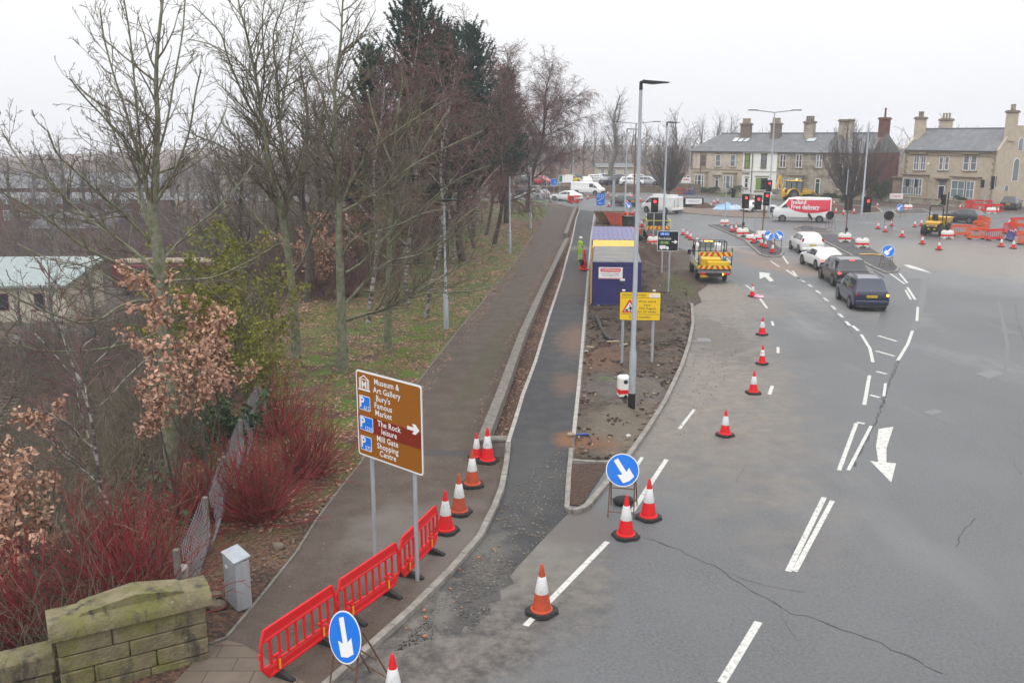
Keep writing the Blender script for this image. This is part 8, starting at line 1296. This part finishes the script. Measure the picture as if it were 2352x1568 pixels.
MB().box((CW * .62, -.05, 1.28), (.2, .04, .12), b=.01).box((CW * .62, -.045, 1.48), (.26, .02, .12), 1).build('lock_box', ['dark_grey', 'sign_white'], c1_); sb = MB().box((.98, -.035, 1.83), (1.28, .02, .62)).build('company_board', 'sign_white', c1_)
MB().pxz(off(sphere_rounded(1.1, .2, .09), .98, 1.99), -.052, -.047).build('name_band', 'sign_red', sb); MB().text('CHIFFINDALE', .98, 1.935, .12, -.055, 0, 'CENTER', .02, None, .9).build('lettering', 'sign_white', sb); MB().text('PLANT SAFETY EQUIPMENT', .98, 1.76, .06, -.048, 0, 'CENTER', .004, None, .9).text('SITE ACCOMMODATION', .98, 1.66, .06, -.048, 0, 'CENTER', .004, None, .9).build('small_lettering', 'sign_black', sb); MB().box((.98, -.047, 1.55), (1.26, .004, .03)).build('red_line', 'sign_red', sb)
MB().box((-.05, CL * .5, 1.35), (.08, CL * .96, .08)).box((-.05, .25, 1.2), (.09, .12, 2.2)).box((-.05, .9, .55), (.09, 1.2, .5)).build('yellow_gear', 'cabin_yellow', c1_)
d_ = Vector((-math.sin(ca), math.cos(ca), 0)); e_ = Vector((math.cos(ca), math.sin(ca), 0)); p2 = pA + d_ * (CL + 1.6) - e_ * .12
c2_ = thing('site_cabin', 'second blue cabin with a violet blue ribbed roof and yellow flap, behind the first', 'cabin', (p2.x, p2.y, 0), ca); L2_ = 8.6; H2 = 2.62; W2 = 2.85
MB().box((W2 / 2, L2_ / 2, H2 / 2), (W2, L2_, H2), b=.03).build('wall', 'cabin_blue', c2_); rf = MB()
for i in range(9): rf.box((W2 * (i + .5) / 9, L2_ / 2, H2 + .02), (W2 / 9 * .5, L2_ - .1, .06), b=.015)
rf.box((W2 / 2, L2_ / 2, H2 + .005), (W2 + .06, L2_ + .04, .03)); rf.build('roof', 'cabin_roof_blue', c2_)
X = Matrix.Translation((W2 / 2, -.75, H2 - .18)) @ Matrix.Rotation(R(12), 4, 'X'); MB().box((0, 0, 0), (W2 - .1, 1.55, .07), b=.02, X=X).build('yellow_flap', 'cabin_yellow', c2_)
for x in (.05, W2 - .05): MB().box((x, -1.3, 1.2), (.1, .1, 2.4)).build('flap_post', 'cabin_yellow', c2_)
# workman in yellow hi-vis
mat('hivis', (.40, .62, .02), (.34, .54, .02), 9, rough=.7); mat('silver_tape', (.55, .56, .58), rough=.3); mat('skin', (.46, .27, .20), rough=.6); mat('helmet_white', (.75, .75, .75), rough=.3); mat('boot', (.03, .025, .02), rough=.7)
p = g(1332, 601); pe = thing('person', 'workman in yellow hi-vis jacket and trousers with a white helmet, standing on the cycle path', 'person', (p.x, p.y, .012), R(-55))
def skin_mesh(name, joints, edges, m, par, root_i=0, sub=2):
    me = bpy.data.meshes.new(name); me.from_pydata([j[:3] for j in joints], edges, []); o = bpy.data.objects.new(name, me); COL.objects.link(o); md = o.modifiers.new('s', 'SKIN'); md.use_smooth_shade = True
    for i, j in enumerate(joints): r_ = j[3]; me.skin_vertices[0].data[i].radius = r_ if isinstance(r_, tuple) else (r_, r_)
    me.skin_vertices[0].data[root_i].use_root = True; o.modifiers.new('u', 'SUBSURF').levels = sub; o.modifiers['u'].render_levels = sub
    dg = bpy.context.evaluated_depsgraph_get(); nm = bpy.data.meshes.new_from_object(o.evaluated_get(dg)); bpy.data.objects.remove(o); nm.materials.clear(); nm.materials.append(M[m]); nm.polygons.foreach_set('use_smooth', [True] * len(nm.polygons)); o = bpy.data.objects.new(name, nm); COL.objects.link(o); o.parent = par; return o
J = [(0, 0, .96, (.17, .12)), (0, 0, 1.12, (.15, .11)), (0, .01, 1.32, (.19, .13)), (0, .0, 1.46, (.13, .1)), (0, .02, 1.53, (.062, .062)), (0, .035, 1.60, (.07, .08)), (0, .04, 1.70, (.082, .095)),
     (.2, .0, 1.42, (.075, .075)), (.25, -.03, 1.16, (.055, .055)), (.17, .2, 1.05, (.045, .045)), (.10, .28, 1.06, (.04, .03)), (-.2, .0, 1.42, (.075, .075)), (-.25, -.02, 1.16, (.055, .055)), (-.17, .2, 1.02, (.045, .045)), (-.08, .28, 1.05, (.04, .03)),
     (.09, 0, .86, (.105, .105)), (.11, .03, .5, (.078, .078)), (.12, 0, .12, (.062, .062)), (-.09, 0, .86, (.105, .105)), (-.11, .02, .5, (.078, .078)), (-.12, -.02, .12, (.062, .062)), (.12, .0, .05, (.05, .05)), (.13, .14, .04, (.04, .035)), (-.12, -.02, .05, (.05, .05)), (-.14, .12, .04, (.04, .035))]
bd = skin_mesh('body', J, [(0, 1), (1, 2), (2, 3), (3, 4), (4, 5), (5, 6), (3, 7), (7, 8), (8, 9), (9, 10), (3, 11), (11, 12), (12, 13), (13, 14), (0, 15), (15, 16), (16, 17), (0, 18), (18, 19), (19, 20), (17, 21), (21, 22), (20, 23), (23, 24)], 'hivis', pe)
for m_ in ('skin', 'boot', 'silver_tape'): bd.data.materials.append(M[m_])
for q in bd.data.polygons:
    c = q.center
    if c.z > 1.52 or (c.y > .235 and c.z > .9): q.material_index = 1
    elif c.z < .1: q.material_index = 2
    elif any(abs(c.z - z) < .028 for z in (1.08, 1.24, .32, .44)) and (abs(c.x) < .21): q.material_index = 3
MB().lathe([(.125, 1.70), (.128, 1.73), (.115, 1.79), (.08, 1.835), (.03, 1.85), (.0, 1.852)], 18).box((0, .12, 1.71), (.17, .12, .015), b=.005).build('helmet', 'helmet_white', pe, True).location = (0, .035, 0)
fc = MB().ball((0, .135, 1.625), (.018, .024, .026), 8, 6).ball((.085, .04, 1.62), (.018, .025, .035), 8, 6).ball((-.085, .04, 1.62), (.018, .025, .035), 8, 6).build('nose_and_ears', 'skin', pe, True); MB().ball((.032, .118, 1.655), (.013, .01, .009), 8, 6).ball((-.032, .118, 1.655), (.013, .01, .009), 8, 6).box((0, .125, 1.575), (.05, .012, .008)).build('eyes_and_mouth', 'boot', pe)
for s_ in (-1, 1):          # fingers closing in front of the body
    hx_, hy, hz_ = (.10, .28, 1.06) if s_ > 0 else (-.08, .28, 1.05); hm = Twigs(); hm.add([[hx_, hy - .03, hz_], [hx_ - s_ * .02, hy + .03, hz_]], [.036, .034], 8)
    for k in range(4): x = hx_ + (k - 1.5) * .019; hm.add([[x, hy + .025, hz_ + .01], [x - s_ * .012, hy + .065, hz_ - .004], [x - s_ * .028, hy + .075 - .006 * abs(k - 1.5), hz_ - .035]], [.0095, .009, .007], 6)
    hm.add([[hx_ - s_ * .03, hy, hz_ + .015], [hx_ - s_ * .06, hy + .03, hz_ + .012], [hx_ - s_ * .07, hy + .055, hz_ - .005]], [.011, .010, .008], 6); hm.build('hand', 'skin', pe)
p = g(1343, 622); pc = thing('plate_compactor', 'red tool barrow standing upright by the verge edging, next to the workman', 'machine', (p.x - .05, p.y + .25, .02), R(15)); MB().box((0, 0, .07), (.5, .75, .1), b=.03).build('base_plate', 'red_plastic', pc); MB().box((-.02, .05, .38), (.38, .42, .5), b=.07).build('engine_cover', 'red_plastic', pc); MB().box((-.15, -.05, .55), (.22, .3, .4), b=.05).build('engine', 'black_paint', pc); MB().tube([(.1, .15, .5), (.16, .3, 1.2), (.16, .34, 1.32)], .045, 6).tube([(.0, .34, 1.28), (.3, .34, 1.28)], .03, 6).box((.13, .25, .9), (.16, .1, .5), b=.03).build('handle', 'red_plastic', pc)
# blue sheeting on the far island, pedestrian guard rail at the path bend, orange fallen board
o = heap('blue_sheet', 'pale blue plastic sheeting over a heap on the far island', g(1680, 484) + Vector((0, 1.5, 0)), 2.2, 1.5, .8, mat('sheet_blue', (.16, .36, .62), (.42, .45, .48), .8, rough=.4) and 'sheet_blue', 21); tag(o, cat='sheet')
o = MB().box((0, 0, .03), (1.1, .25, .04), rz=.1).box((.75, -.25, .03), (.8, .25, .04), rz=-.7).build('bent_board', 'cabin_yellow'); o.location = g(1990, 588) + Vector((0, 0, .12)); tag(o, 'yellow bent board lying on the right island beside the dark off-roader', 'board')
gr_ = thing('guard_rail', 'grey pedestrian guard rail at the bend of the path behind the leaning birch', 'railing', tuple(g(1212, 472)), R(10)); mb = MB(); Ls = (g(1262, 468) - g(1212, 472)).length
for i in range(int(Ls / .15)): mb.tube([(i * .15, 0, .15), (i * .15, 0, .95)], .012, 4)
for z in (.15, .95): mb.tube([(0, 0, z), (Ls, 0, z)], .025, 5)
mb.build('bars', 'galvanised', gr_)
for i in range(int(Ls / 2) + 1): MB().tube([(i * 2, 0, 0), (i * 2, 0, 1.02)], .035, 6).build('post', 'galvanised', gr_)
# ================================================================ winter haze over the whole place
hm = bpy.data.materials.new('winter_haze'); hm.use_nodes = True; t_ = hm.node_tree; t_.nodes.remove(t_.nodes['Principled BSDF']); pv = t_.nodes.new('ShaderNodeVolumePrincipled'); pv.inputs['Color'].default_value = (.93, .95, 1, 1); pv.inputs['Density'].default_value = HAZE; t_.links.new(pv.outputs[0], [n for n in t_.nodes if n.type == 'OUTPUT_MATERIAL'][0].inputs['Volume'])
hb = MB().box((0, 680, 11), (900, 1460, 42)).build('haze', hm); tag(hb, kind='stuff')
